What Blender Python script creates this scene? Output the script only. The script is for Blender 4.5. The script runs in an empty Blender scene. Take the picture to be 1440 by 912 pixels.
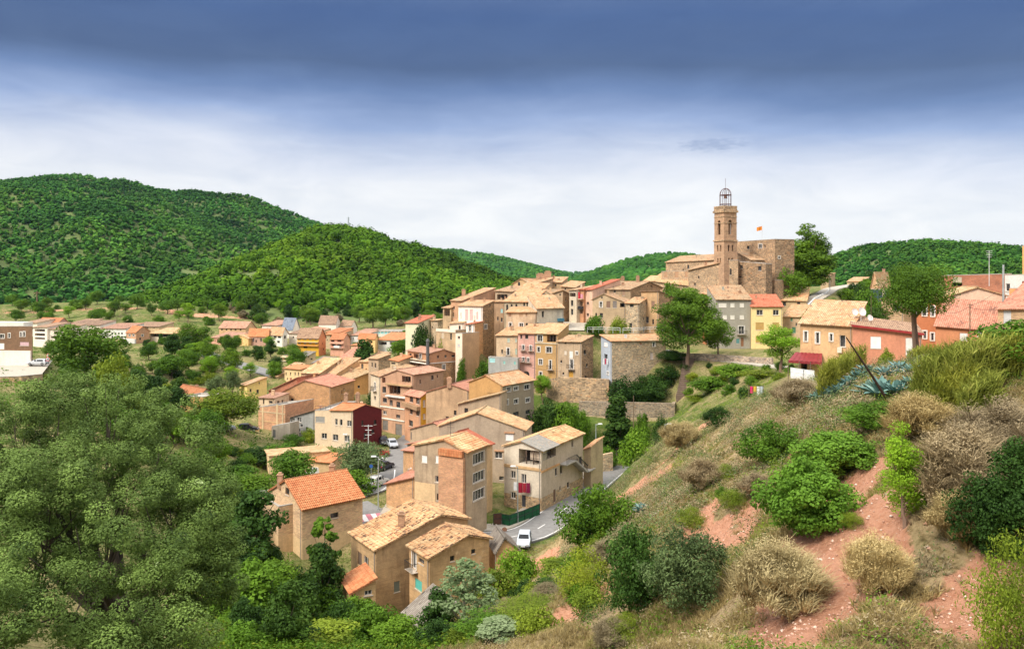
import bpy, math, random
import numpy as np
from math import radians, sin, cos, pi
rnd = random.Random(7)
NR = np.random.RandomState(11)
# ------------------------------------------------------------------ camera, sky, sun
F = 1100.0; HZ = 390.0                     # focal length and horizon row of the photograph, in its own pixels
sc = bpy.context.scene
COL = sc.collection
cam_d = bpy.data.cameras.new('camera'); cam = bpy.data.objects.new('camera', cam_d); COL.objects.link(cam)
cam.location = (0, 0, 0); cam.rotation_euler = (radians(90), 0, 0)
cam_d.sensor_width = 36; cam_d.lens = 36*F/1440; cam_d.shift_y = -(456-HZ)/1440
cam_d.clip_start = .5; cam_d.clip_end = 12000
sc.camera = cam
EXPOSURE = 0.9; HAZE = .00002
sc.view_settings.view_transform = 'Standard'; sc.view_settings.look = 'None'
sc.view_settings.exposure = EXPOSURE; sc.view_settings.gamma = 1; sc.view_settings.use_curve_mapping = False
sc.render.engine = 'CYCLES'; sc.cycles.use_denoising = True
sc.cycles.max_bounces = 5; sc.cycles.diffuse_bounces = 3; sc.cycles.glossy_bounces = 2; sc.cycles.transmission_bounces = 3
sc.cycles.volume_bounces = 0; sc.cycles.transparent_max_bounces = 4
SUN = (-0.62, -0.50, 0.85)
sl = math.sqrt(sum(v*v for v in SUN)); SUN = tuple(v/sl for v in SUN)
sun_el = math.asin(SUN[2]); sun_az = math.atan2(SUN[0], SUN[1])
sd = bpy.data.lights.new('sun', 'SUN'); sd.energy = 2.5; sd.angle = radians(22); sd.color = (1, .92, .80)
so = bpy.data.objects.new('sun', sd); COL.objects.link(so)
from mathutils import Vector
so.rotation_euler = Vector(SUN).to_track_quat('Z', 'Y').to_euler()

def nn(nt, t, **k):
    n = nt.nodes.new(t)
    for a, v in k.items():
        if a == 'inp':
            for i, x in v.items(): n.inputs[i].default_value = x
        else: setattr(n, a, v)
    return n
def ramp(nt, stops, interp='LINEAR'):
    r = nt.nodes.new('ShaderNodeValToRGB'); cr = r.color_ramp; cr.interpolation = interp
    while len(cr.elements) < len(stops): cr.elements.new(.5)
    for e, (p, c) in zip(cr.elements, stops):
        e.position = p; e.color = (c, c, c, 1) if isinstance(c, (int, float)) else (*c, 1)
    return r

w = bpy.data.worlds.new("World"); sc.world = w; w.use_nodes = True
nt = w.node_tree; nt.nodes.clear()
out = nn(nt, 'ShaderNodeOutputWorld')
sky = nn(nt, 'ShaderNodeTexSky', sky_type='NISHITA', sun_disc=False, sun_elevation=sun_el, sun_rotation=sun_az)
bg1 = nn(nt, 'ShaderNodeBackground', inp={1: .1}); nt.links.new(sky.outputs[0], bg1.inputs[0])
tc = nn(nt, 'ShaderNodeTexCoord'); sp = nn(nt, 'ShaderNodeSeparateXYZ'); nt.links.new(tc.outputs['Generated'], sp.inputs[0])
mp = nn(nt, 'ShaderNodeMapping'); mp.inputs['Scale'].default_value = (1.3, 1.3, 6.5); nt.links.new(tc.outputs['Generated'], mp.inputs[0])
n1 = nn(nt, 'ShaderNodeTexNoise', inp={'Scale': 1.6, 'Detail': 5, 'Roughness': .48, 'Distortion': .3}); nt.links.new(mp.outputs[0], n1.inputs['Vector'])
m1 = nn(nt, 'ShaderNodeMath', operation='MULTIPLY_ADD', inp={1: .10, 2: -.050}); nt.links.new(n1.outputs[0], m1.inputs[0])
xr_ = ramp(nt, [(.62, 0.), (.78, .05)]); xm_ = nn(nt, 'ShaderNodeMath', operation='MULTIPLY_ADD', inp={1: .5, 2: .5}); nt.links.new(sp.outputs[0], xm_.inputs[0]); nt.links.new(xm_.outputs[0], xr_.inputs[0])
m1b = nn(nt, 'ShaderNodeMath', operation='ADD'); nt.links.new(m1.outputs[0], m1b.inputs[0]); nt.links.new(xr_.outputs[0], m1b.inputs[1])
m2 = nn(nt, 'ShaderNodeMath', operation='ADD'); nt.links.new(sp.outputs[2], m2.inputs[0]); nt.links.new(m1b.outputs[0], m2.inputs[1])
def lin(c):
    return tuple(((v/255+.055)/1.055)**2.4/(2**EXPOSURE) for v in c)
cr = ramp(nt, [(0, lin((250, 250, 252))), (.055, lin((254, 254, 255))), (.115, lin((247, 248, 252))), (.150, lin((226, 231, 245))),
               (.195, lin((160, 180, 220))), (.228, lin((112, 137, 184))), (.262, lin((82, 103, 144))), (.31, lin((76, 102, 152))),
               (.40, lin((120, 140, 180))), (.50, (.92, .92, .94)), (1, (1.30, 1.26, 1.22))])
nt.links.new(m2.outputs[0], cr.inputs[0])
# wisps of darker cloud
mp2 = nn(nt, 'ShaderNodeMapping'); mp2.inputs['Scale'].default_value = (3.0, 3.0, 11); nt.links.new(tc.outputs['Generated'], mp2.inputs[0])
n2 = nn(nt, 'ShaderNodeTexNoise', inp={'Scale': 2.4, 'Detail': 8, 'Roughness': .6, 'Distortion': .6}); nt.links.new(mp2.outputs[0], n2.inputs['Vector'])
r2 = ramp(nt, [(.30, (.82, .85, .90)), (.64, (1.06, 1.05, 1.03))]); nt.links.new(n2.outputs[0], r2.inputs[0])
mx = nn(nt, 'ShaderNodeMix', data_type='RGBA', blend_type='MULTIPLY'); mx.inputs[0].default_value = .75
nt.links.new(cr.outputs[0], mx.inputs[6]); nt.links.new(r2.outputs[0], mx.inputs[7])
wm = nn(nt, 'ShaderNodeVectorMath', operation='SUBTRACT'); wm.inputs[1].default_value = (.243, .955, .162); nt.links.new(tc.outputs['Generated'], wm.inputs[0])
wn_ = nn(nt, 'ShaderNodeVectorMath', operation='MULTIPLY'); wn_.inputs[1].default_value = (22, 4, 110); nt.links.new(wm.outputs[0], wn_.inputs[0])
wl = nn(nt, 'ShaderNodeVectorMath', operation='LENGTH'); nt.links.new(wn_.outputs[0], wl.inputs[0])
wz_ = nn(nt, 'ShaderNodeTexNoise', inp={'Scale': 26., 'Detail': 6, 'Roughness': .6}); nt.links.new(mp2.outputs[0], wz_.inputs['Vector'])
ws_ = nn(nt, 'ShaderNodeMath', operation='MULTIPLY_ADD', inp={1: -2.2, 2: 1.1}); nt.links.new(wz_.outputs[0], ws_.inputs[0])
wa_ = nn(nt, 'ShaderNodeMath', operation='ADD'); nt.links.new(wl.outputs['Value'], wa_.inputs[0]); nt.links.new(ws_.outputs[0], wa_.inputs[1])
wr = ramp(nt, [(.25, (.66, .71, .80)), (1., (1, 1, 1))]); nt.links.new(wa_.outputs[0], wr.inputs[0])
mx2 = nn(nt, 'ShaderNodeMix', data_type='RGBA', blend_type='MULTIPLY'); mx2.inputs[0].default_value = .8; nt.links.new(mx.outputs[2], mx2.inputs[6]); nt.links.new(wr.outputs[0], mx2.inputs[7])
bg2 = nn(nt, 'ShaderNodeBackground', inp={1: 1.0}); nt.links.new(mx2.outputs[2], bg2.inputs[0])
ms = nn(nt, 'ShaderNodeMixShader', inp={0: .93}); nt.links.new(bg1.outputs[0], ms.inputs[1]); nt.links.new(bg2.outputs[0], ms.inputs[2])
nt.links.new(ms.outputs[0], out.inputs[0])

# ------------------------------------------------------------------ materials
MATS = {}
def newmat(name):
    m = bpy.data.materials.new(name); m.use_nodes = True
    nt = m.node_tree; b = nt.nodes['Principled BSDF']
    return m, nt, b
def objvec(nt, scale=(1, 1, 1), rand=True):
    tc = nn(nt, 'ShaderNodeTexCoord')
    v = tc.outputs['Object']
    if rand:
        oi = nn(nt, 'ShaderNodeObjectInfo'); k = nn(nt, 'ShaderNodeMath', operation='MULTIPLY', inp={1: 57.}); nt.links.new(oi.outputs['Random'], k.inputs[0])
        a = nn(nt, 'ShaderNodeVectorMath', operation='ADD'); nt.links.new(v, a.inputs[0]); nt.links.new(k.outputs[0], a.inputs[1]); v = a.outputs[0]
    mp = nn(nt, 'ShaderNodeMapping'); mp.inputs['Scale'].default_value = scale; nt.links.new(v, mp.inputs[0])
    return mp.outputs[0]
def noise(nt, vec, scale, detail=4, rough=.55):
    n = nn(nt, 'ShaderNodeTexNoise', inp={'Scale': scale, 'Detail': detail, 'Roughness': rough}); nt.links.new(vec, n.inputs['Vector']); return n.outputs[0]
def mixc(nt, fac, a, b, mode='MIX'):
    m = nn(nt, 'ShaderNodeMix', data_type='RGBA', blend_type=mode)
    for i, v in ((0, fac), (6, a), (7, b)):
        if isinstance(v, (int, float)): m.inputs[i].default_value = v
        elif isinstance(v, tuple): m.inputs[i].default_value = (*v, 1)
        else: nt.links.new(v, m.inputs[i])
    return m.outputs[2]
def bump(nt, b, h, strength=.4, dist=.05):
    n = nn(nt, 'ShaderNodeBump', inp={'Strength': strength, 'Distance': dist}); nt.links.new(h, n.inputs['Height']); nt.links.new(n.outputs[0], b.inputs['Normal'])
def sc_(c, k): return tuple(min(1, v*k) for v in c)

def plaster(c, rough=.9, var=.5, band=0):
    key = ('p', c, var, band); c = (min(c[0]*1.14, .82), min(c[1]*1.10, .80), min(c[2]*1.0, .78))
    if key in MATS: return MATS[key]
    m, nt, b = newmat('plaster')
    v = objvec(nt); vs = objvec(nt, (1.3, 1.3, .16))
    big = ramp(nt, [(.36, 0), (.64, 1)]); nt.links.new(noise(nt, v, .35, 5, .65), big.inputs[0])
    col = mixc(nt, big.outputs[0], sc_(c, 1-.30*var), sc_(c, 1+.12*var))
    st = ramp(nt, [(.52, 0), (.72, 1)]); nt.links.new(noise(nt, vs, 1.1, 5, .6), st.inputs[0])
    fm = nn(nt, 'ShaderNodeMath', operation='MULTIPLY', inp={1: .75*var}); nt.links.new(st.outputs[0], fm.inputs[0])
    col = mixc(nt, fm.outputs[0], col, (c[0]*.45, c[1]*.40, c[2]*.38))
    pt = ramp(nt, [(.62, 0), (.66, 1)]); nt.links.new(noise(nt, v, .8, 6, .7), pt.inputs[0])
    fm2 = nn(nt, 'ShaderNodeMath', operation='MULTIPLY', inp={1: .55*var}); nt.links.new(pt.outputs[0], fm2.inputs[0])
    col = mixc(nt, fm2.outputs[0], col, (c[0]*.62+.05, c[1]*.55+.03, c[2]*.5+.02))
    if band:
        vb = objvec(nt, (.22, .22, 2.6)); bb = ramp(nt, [(.50, 0), (.60, 1)]); nt.links.new(noise(nt, vb, 1.5, 6, .65), bb.inputs[0])
        bm = nn(nt, 'ShaderNodeMath', operation='MULTIPLY', inp={1: band}); nt.links.new(bb.outputs[0], bm.inputs[0]); col = mixc(nt, bm.outputs[0], col, (c[0]*.55, c[1]*.47, c[2]*.42))
        vg = objvec(nt); gg = ramp(nt, [(.60, 0), (.70, 1)]); nt.links.new(noise(nt, vg, .5, 6, .7), gg.inputs[0]); col = mixc(nt, gg.outputs[0], col, (c[0]*1.15, c[1]*1.25, c[2]*1.5))
    oiw = nn(nt, 'ShaderNodeObjectInfo'); rw_ = ramp(nt, [(0, (.74, .77, .84)), (.25, (.92, .97, 1.08)), (.5, (1, 1, 1)), (.7, (1.10, 1.02, 1.02)), (.85, (.90, .84, .80)), (1, (1.04, .88, .80))]); nt.links.new(oiw.outputs['Random'], rw_.inputs[0]); col = mixc(nt, 1., col, rw_.outputs[0], 'MULTIPLY')
    fine = ramp(nt, [(.3, .82), (.7, 1.14)]); nt.links.new(noise(nt, v, 3.1, 8, .75), fine.inputs[0]); col = mixc(nt, 1., col, fine.outputs[0], 'MULTIPLY')
    nt.links.new(col, b.inputs['Base Color']); b.inputs['Roughness'].default_value = rough
    bump(nt, b, noise(nt, v, 7, 6, .7), .8, .05)
    MATS[key] = m; return m
def stone(c, size=2.4, mortar=.7, var=1.):
    key = ('s', c, size)
    if key in MATS: return MATS[key]
    m, nt, b = newmat('stone_masonry')
    v = objvec(nt, (1, 1, 1.7))
    vo = nn(nt, 'ShaderNodeTexVoronoi', feature='F1', inp={'Scale': size, 'Randomness': .85}); nt.links.new(v, vo.inputs['Vector'])
    ve = nn(nt, 'ShaderNodeTexVoronoi', feature='DISTANCE_TO_EDGE', inp={'Scale': size, 'Randomness': .85}); nt.links.new(v, ve.inputs['Vector'])
    sp = nn(nt, 'ShaderNodeSeparateColor'); nt.links.new(vo.outputs['Color'], sp.inputs[0])
    r = ramp(nt, [(0, sc_(c, .50)), (.35, sc_(c, .82)), (.6, c), (.85, (min(1, c[0]*1.3), c[1]*1.25, c[2]*1.15)), (1, (c[0]*1.1, c[1]*.85, c[2]*.7))]); nt.links.new(sp.outputs[0], r.inputs[0])
    big = ramp(nt, [(.3, .6), (.7, 1.2)]); nt.links.new(noise(nt, v, .4, 5, .65), big.inputs[0])
    col = mixc(nt, 1., r.outputs[0], big.outputs[0], 'MULTIPLY')
    e = ramp(nt, [(0, 1), (.07, 0)]); nt.links.new(ve.outputs[0], e.inputs[0])
    fm = nn(nt, 'ShaderNodeMath', operation='MULTIPLY', inp={1: mortar}); nt.links.new(e.outputs[0], fm.inputs[0])
    col = mixc(nt, fm.outputs[0], col, sc_(c, .55))
    nt.links.new(col, b.inputs['Base Color']); b.inputs['Roughness'].default_value = .95
    bump(nt, b, ve.outputs[0], .9, .12)
    MATS[key] = m; return m
def brick(c, mort=(.42, .34, .26), patch=.5):
    key = ('b', c, patch)
    if key in MATS: return MATS[key]
    m, nt, b = newmat('brickwork')
    tc = nn(nt, 'ShaderNodeTexCoord')
    br = nn(nt, 'ShaderNodeTexBrick', inp={'Scale': 1.0, 'Brick Width': .29, 'Row Height': .075, 'Mortar Size': .008, 'Color1': (*sc_(c, .75), 1), 'Color2': (*sc_(c, 1.2), 1), 'Mortar': (*mort, 1)})
    nt.links.new(tc.outputs['UV'], br.inputs['Vector'])
    v = objvec(nt, (1, 1, 1.5))
    big = ramp(nt, [(.3, .68), (.7, 1.2)]); nt.links.new(noise(nt, v, .7, 6, .65), big.inputs[0])
    col = mixc(nt, 1., br.outputs[0], big.outputs[0], 'MULTIPLY')
    vs = objvec(nt, (1, 1, 4))
    pt = ramp(nt, [(.54, 0), (.6, 1)]); nt.links.new(noise(nt, vs, 1.1, 6, .7), pt.inputs[0])
    fm = nn(nt, 'ShaderNodeMath', operation='MULTIPLY', inp={1: patch}); nt.links.new(pt.outputs[0], fm.inputs[0])
    col = mixc(nt, fm.outputs[0], col, (c[0]*1.05+.05, c[1]*1.15+.08, c[2]*1.1+.06))
    nt.links.new(col, b.inputs['Base Color']); b.inputs['Roughness'].default_value = .92
    bump(nt, b, br.outputs['Fac'], .3, .02)
    MATS[key] = m; return m
TILE = {  # light / mid / warm / dark barrel tile colours
 'old': ((.70, .50, .28), (.60, .37, .18), (.50, .27, .13), (.15, .085, .05)),
 'cream': ((.74, .57, .33), (.62, .45, .235), (.52, .33, .16), (.24, .15, .08)),
 'tan': ((.66, .49, .30), (.55, .37, .20), (.44, .26, .135), (.20, .125, .08)),
 'orange': ((.60, .27, .12), (.56, .21, .085), (.48, .16, .06), (.30, .10, .04)),
 'red': ((.58, .20, .11), (.52, .14, .07), (.46, .11, .05), (.28, .08, .04)),
 'pink': ((.60, .30, .20), (.54, .23, .15), (.46, .18, .11), (.28, .13, .09)),
 'rose': ((.62, .36, .25), (.54, .29, .19), (.44, .22, .14), (.26, .14, .10)),
 'brown': ((.46, .30, .19), (.37, .23, .145), (.30, .18, .11), (.16, .10, .07)),
 'grey': ((.30, .27, .23), (.23, .20, .17), (.19, .16, .13), (.09, .08, .07)),
}
def tiles(kind, dark=.16):
    key = ('t', kind)
    if key in MATS: return MATS[key]
    m, nt, b = newmat('clay_roof_tiles')
    if kind in ('old',): dark = .24
    if kind in ('orange', 'red'): dark = .04
    tc = nn(nt, 'ShaderNodeTexCoord')
    sc1 = nn(nt, 'ShaderNodeVectorMath', operation='MULTIPLY'); nt.links.new(tc.outputs['UV'], sc1.inputs[0]); sc1.inputs[1].default_value = (1/.26, 1/.42, 1)
    fl = nn(nt, 'ShaderNodeVectorMath', operation='FLOOR'); nt.links.new(sc1.outputs[0], fl.inputs[0])
    wn = nn(nt, 'ShaderNodeTexWhiteNoise', noise_dimensions='2D'); nt.links.new(fl.outputs[0], wn.inputs['Vector'])
    L, M, Wm, D = TILE[kind]
    nz = nn(nt, 'ShaderNodeTexNoise', inp={'Scale': .55, 'Detail': 5, 'Roughness': .6}); nt.links.new(objvec(nt), nz.inputs['Vector'])
    add = nn(nt, 'ShaderNodeMath', operation='MULTIPLY_ADD', inp={1: .62}); nt.links.new(wn.outputs['Value'], add.inputs[0])
    k = nn(nt, 'ShaderNodeMath', operation='MULTIPLY_ADD', inp={1: .9, 2: -.26}); nt.links.new(nz.outputs[0], k.inputs[0]); nt.links.new(k.outputs[0], add.inputs[2])
    r = ramp(nt, [(0, D), (dark, D), (dark+.05, Wm), (.45, M), (.85, L)]); nt.links.new(add.outputs[0], r.inputs[0])
    lich = ramp(nt, [(.55, 0), (.70, .8)]); nt.links.new(noise(nt, objvec(nt), 1.1, 7, .75), lich.inputs[0])
    fr = nn(nt, 'ShaderNodeVectorMath', operation='FRACTION'); nt.links.new(sc1.outputs[0], fr.inputs[0])
    sp = nn(nt, 'ShaderNodeSeparateXYZ'); nt.links.new(fr.outputs[0], sp.inputs[0])
    s = nn(nt, 'ShaderNodeMath', operation='PINGPONG', inp={1: .5}); nt.links.new(sp.outputs[0], s.inputs[0])
    gap = ramp(nt, [(.0, .42), (.14, .62), (.26, 1)]); nt.links.new(s.outputs[0], gap.inputs[0])
    oib = nn(nt, 'ShaderNodeObjectInfo'); rb_ = ramp(nt, [(0, (.74, .72, .72)), (.5, (.92, .90, .88)), (1, (1.04, 1.02, 1.0))]); nt.links.new(oib.outputs['Random'], rb_.inputs[0])
    col = mixc(nt, .8, r.outputs[0], gap.outputs[0], 'MULTIPLY'); col = mixc(nt, 1., col, rb_.outputs[0], 'MULTIPLY')
    wp = ramp(nt, [(.44, 0), (.60, 1)]); nt.links.new(noise(nt, objvec(nt, (1, 1, 2)), .45, 6, .7), wp.inputs[0])
    oi2 = nn(nt, 'ShaderNodeObjectInfo'); orr_ = nn(nt, 'ShaderNodeMath', operation='MULTIPLY_ADD', inp={1: .75 if kind in ('tan', 'cream') else 0., 2: .25 if kind in ('old', 'tan', 'cream') else 0.}); nt.links.new(oi2.outputs['Random'], orr_.inputs[0])
    wf = nn(nt, 'ShaderNodeMath', operation='MULTIPLY', inp={1: .55}); nt.links.new(wp.outputs[0], wf.inputs[0]); nt.links.new(orr_.outputs[0], wf.inputs[1])
    col = mixc(nt, wf.outputs[0], col, (.56, .25, .11))
    if kind in ('old', 'tan', 'cream', 'rose'): col = mixc(nt, lich.outputs[0], col, (.27, .21, .14))
    st = ramp(nt, [(.42, 1), (.68, .55)]); nt.links.new(noise(nt, objvec(nt), 1.9, 5, .7), st.inputs[0])
    col = mixc(nt, .7 if kind in ('old', 'tan', 'cream', 'rose', 'brown') else .25, col, st.outputs[0], 'MULTIPLY')
    nt.links.new(col, b.inputs['Base Color']); b.inputs['Roughness'].default_value = .9
    hh = nn(nt, 'ShaderNodeMath', operation='MULTIPLY_ADD', inp={1: .35}); nt.links.new(sp.outputs[1], hh.inputs[0]); nt.links.new(s.outputs[0], hh.inputs[2])
    bump(nt, b, hh.outputs[0], .8, .10)
    MATS[key] = m; return m
def plain(name, c, rough=.6, metal=0., var=.15, spec=.3):
    key = ('q', name, c)
    if key in MATS: return MATS[key]
    m, nt, b = newmat(name)
    v = objvec(nt)
    r = ramp(nt, [(.35, sc_(c, 1-var)), (.65, sc_(c, 1+var))]); nt.links.new(noise(nt, v, 1.6, 4), r.inputs[0])
    nt.links.new(r.outputs[0], b.inputs['Base Color'])
    b.inputs['Roughness'].default_value = rough; b.inputs['Metallic'].default_value = metal; b.inputs['Specular IOR Level'].default_value = spec
    MATS[key] = m; return m
def glass():
    if 'glass' in MATS: return MATS['glass']
    m, nt, b = newmat('window_glass')
    r = ramp(nt, [(.3, (.012, .013, .015)), (.55, (.05, .05, .055)), (.72, (.20, .19, .17))]); nt.links.new(noise(nt, objvec(nt), .8, 2), r.inputs[0])
    nt.links.new(r.outputs[0], b.inputs['Base Color']); b.inputs['Roughness'].default_value = .15; b.inputs['Specular IOR Level'].default_value = .5
    MATS['glass'] = m; return m
def leafmat(name, dark, light, trans=.3, hue2=None, ns=.6):
    key = ('l', name)
    if key in MATS: return MATS[key]
    m, nt, b = newmat(name)
    at = nn(nt, 'ShaderNodeAttribute', attribute_name='tint')
    v = objvec(nt)
    nz = noise(nt, v, ns, 4, .6)
    a = nn(nt, 'ShaderNodeMath', operation='MULTIPLY_ADD', inp={1: .45}); nt.links.new(at.outputs['Fac'], a.inputs[0])
    k = nn(nt, 'ShaderNodeMath', operation='MULTIPLY_ADD', inp={1: 1.3, 2: -.38}); nt.links.new(nz, k.inputs[0]); nt.links.new(k.outputs[0], a.inputs[2])
    st = [(.1, dark), (.8, light)]
    if hue2: st.append((1., hue2))
    r = ramp(nt, st); nt.links.new(a.outputs[0], r.inputs[0])
    oi = nn(nt, 'ShaderNodeObjectInfo'); rr = ramp(nt, [(0, (.82, .86, .8)), (.5, (1, 1, 1)), (1, (1.18, 1.08, .9))]); nt.links.new(oi.outputs['Random'], rr.inputs[0])
    col = mixc(nt, 1., r.outputs[0], rr.outputs[0], 'MULTIPLY')
    nt.links.new(col, b.inputs['Base Color']); b.inputs['Roughness'].default_value = .65; b.inputs['Specular IOR Level'].default_value = .12
    if trans:
        t = nn(nt, 'ShaderNodeBsdfTranslucent'); nt.links.new(col, t.inputs[0])
        mx = nn(nt, 'ShaderNodeMixShader', inp={0: trans}); o = nt.nodes['Material Output']
        nt.links.new(b.outputs[0], mx.inputs[1]); nt.links.new(t.outputs[0], mx.inputs[2]); nt.links.new(mx.outputs[0], o.inputs[0])
    MATS[key] = m; return m

# ------------------------------------------------------------------ mesh helpers
class MB:
    """collects polygons of one mesh"""
    def __init__(s): s.v = []; s.f = []; s.uv = []; s.mi = []; s.n = 0
    def face(s, pts, uv=None, mi=0):
        i = s.n; s.v.extend(pts); k = len(pts); s.n += k
        s.f.append(list(range(i, i+k))); s.uv.extend(uv if uv else [(0, 0)]*k); s.mi.append(mi)
    def box(s, o, x, y, z, mi=0):
        """box from corner o with edge vectors x, y, z"""
        o, x, y, z = (np.array(t, float) for t in (o, x, y, z))
        lx, ly, lz = (np.linalg.norm(t) for t in (x, y, z))
        c = [o, o+x, o+x+y, o+y, o+z, o+x+z, o+x+y+z, o+y+z]
        for q, (a, b_) in (((0, 3, 2, 1), (ly, lx)), ((4, 5, 6, 7), (lx, ly)), ((0, 1, 5, 4), (lx, lz)), ((1, 2, 6, 5), (ly, lz)), ((2, 3, 7, 6), (lx, lz)), ((3, 0, 4, 7), (ly, lz))):
            s.face([tuple(c[k]) for k in q], [(0, 0), (a, 0), (a, b_), (0, b_)], mi)
    def tube(s, pts, rad, seg=8, mi=0, cap=True):
        pts = [np.array(p, float) for p in pts]
        rings = []
        for i, p in enumerate(pts):
            d = pts[min(i+1, len(pts)-1)]-pts[max(i-1, 0)]; d = d/(np.linalg.norm(d)+1e-9)
            a = np.cross(d, (0, 0, 1.) if abs(d[2]) < .9 else (1., 0, 0)); a /= np.linalg.norm(a); b_ = np.cross(d, a)
            r = rad[i] if hasattr(rad, '__len__') else rad
            rings.append([tuple(p+r*(cos(2*pi*k/seg)*a+sin(2*pi*k/seg)*b_)) for k in range(seg)])
        for i in range(len(rings)-1):
            for k in range(seg):
                s.face([rings[i][k], rings[i][(k+1) % seg], rings[i+1][(k+1) % seg], rings[i+1][k]], None, mi)
        if cap: s.face(rings[0][::-1], None, mi); s.face(rings[-1], None, mi)
    def build(s, name, mats, parent=None, off=(0, 0, 0), smooth=False):
        if not s.v: return None
        me = bpy.data.meshes.new(name)
        V = np.array(s.v, float)-np.array(off, float)
        me.from_pydata(V.tolist(), [], s.f)
        uvl = me.uv_layers.new(name='UVMap'); uvl.data.foreach_set('uv', np.array(s.uv, np.float32).ravel())
        for m in (mats if isinstance(mats, (list, tuple)) else [mats]): me.materials.append(m)
        me.polygons.foreach_set('material_index', s.mi)
        if smooth: me.polygons.foreach_set('use_smooth', [True]*len(s.f))
        o = bpy.data.objects.new(name, me); COL.objects.link(o)
        if parent: o.parent = parent
        return o
def npmesh(name, V, Q, mat, tint=None, parent=None, smooth=False, attrs=None):
    """mesh straight from numpy arrays, Q is (n,3) or (n,4)"""
    me = bpy.data.meshes.new(name); V = np.asarray(V, np.float32); Q = np.asarray(Q, np.int32)
    n, k = Q.shape
    me.vertices.add(len(V)); me.vertices.foreach_set('co', V.ravel())
    me.loops.add(n*k); me.loops.foreach_set('vertex_index', Q.ravel())
    me.polygons.add(n); me.polygons.foreach_set('loop_start', np.arange(0, n*k, k, dtype=np.int32)); me.polygons.foreach_set('loop_total', np.full(n, k, np.int32))
    if smooth: me.polygons.foreach_set('use_smooth', np.ones(n, bool))
    me.update(calc_edges=True)
    if tint is not None:
        a = me.attributes.new('tint', 'FLOAT', 'FACE'); a.data.foreach_set('value', np.asarray(tint, np.float32))
    for kk, arr in (attrs or {}).items():
        a = me.attributes.new(kk, 'FLOAT', 'POINT'); a.data.foreach_set('value', np.asarray(arr, np.float32))
    me.materials.append(mat)
    o = bpy.data.objects.new(name, me); COL.objects.link(o)
    if parent: o.parent = parent
    return o
def empty(name, loc=(0, 0, 0), rz=0):
    o = bpy.data.objects.new(name, None); COL.objects.link(o); o.location = loc; o.rotation_euler = (0, 0, rz); o.empty_display_size = .3
    return o
def tag(o, label=None, cat=None, group=None, kind=None):
    for k, v in (('label', label), ('category', cat), ('group', group), ('kind', kind)):
        if v: o[k] = v
    return o
def copy_tree(o, parent=None):
    c = o.copy(); COL.objects.link(c); c.parent = parent
    for ch in list(o.children): copy_tree(ch, c)
    return c
# windows into the photograph used when measuring: x0, y0, scale
FR = {'0': (0, 0, 1), 'A': (0, 420, 5.54), 'B': (230, 420, 5.54), 'C': (230, 520, 5.54), 'D': (430, 440, 5.54), 'E': (550, 480, 5.54), 'F': (590, 370, 5.54),
      'G': (740, 370, 5.54), 'H': (910, 250, 5.54), 'I': (900, 370, 5.54), 'J': (1060, 370, 5.54), 'K': (1180, 320, 5.54), 'L': (340, 620, 5.54),
      'M': (540, 570, 5.54), 'N': (660, 570, 5.54), 'P': (700, 500, 4.8), 'Q': (420, 560, 5.7), 'S': (460, 680, 4.147),
      'T': (560, 440, 10.136), 'U': (380, 470, 10.136), 'V': (620, 380, 10.136), 'W': (1300, 380, 10.136), 'X': (500, 480, 6.51), 'Y': (780, 560, 3.8), 'Z': (1060, 640, 3.353)}
def P2(fr, x, y=0):
    a, b, s = FR[fr]; return a+x/s, b+y/s
def wx(px, Y): return (px-720)/F*Y
def wz(py, Y): return (HZ-py)/F*Y
# ------------------------------------------------------------------ the houses, measured
HOUSES = []
def H(fr, label, L, C, R, roof, wall, tile='tan', W=(), pk=None, bz=None, cat='house', name='house', **o):
    cx, cy = P2(fr, C[0], C[2]); YC = C[1]; zC = wz(cy, YC)
    lx, ly = P2(fr, L[0], L[2] if len(L) > 2 else 0); YL = L[1]; zL = wz(ly, YL) if len(L) > 2 else zC
    c = np.array([wx(cx, YC), YC]); l = np.array([wx(lx, YL), YL])
    d = (c-l)/np.linalg.norm(c-l); p = np.array([-d[1], d[0]])
    if isinstance(R, (int, float)): r = c+p*R; zR = zC
    else:
        rx, ry = P2(fr, R[0], R[1])
        if len(R) > 2: r = np.array([wx(rx, R[2]), R[2]]); zR = wz(ry, R[2])
        else:
            k = (rx-720)/F; t = (k*c[1]-c[0])/(p[0]-k*p[1]); r = c+p*t; zR = wz(ry, r[1])
        if roof in ('ga', 'h', 'f'): zR = zC
        if roof == 'gb' and abs(zR-zC) > 2.5: zR = zC
    b = l+r-c; zB = zL+zR-zC
    if roof == 'gb': zB = zR; 
    if YC > 250 and 'rise' in o: o['rise'] *= .6
    h = dict(fr=fr, label=label, L=l, C=c, R=r, B=b, z=[zL, zC, zR, zB], roof=roof, wall=wall, tile=tile, W=W, pk=pk, bz=bz, cat=cat, name=name, o=o)
    HOUSES.append(h); return h
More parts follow.
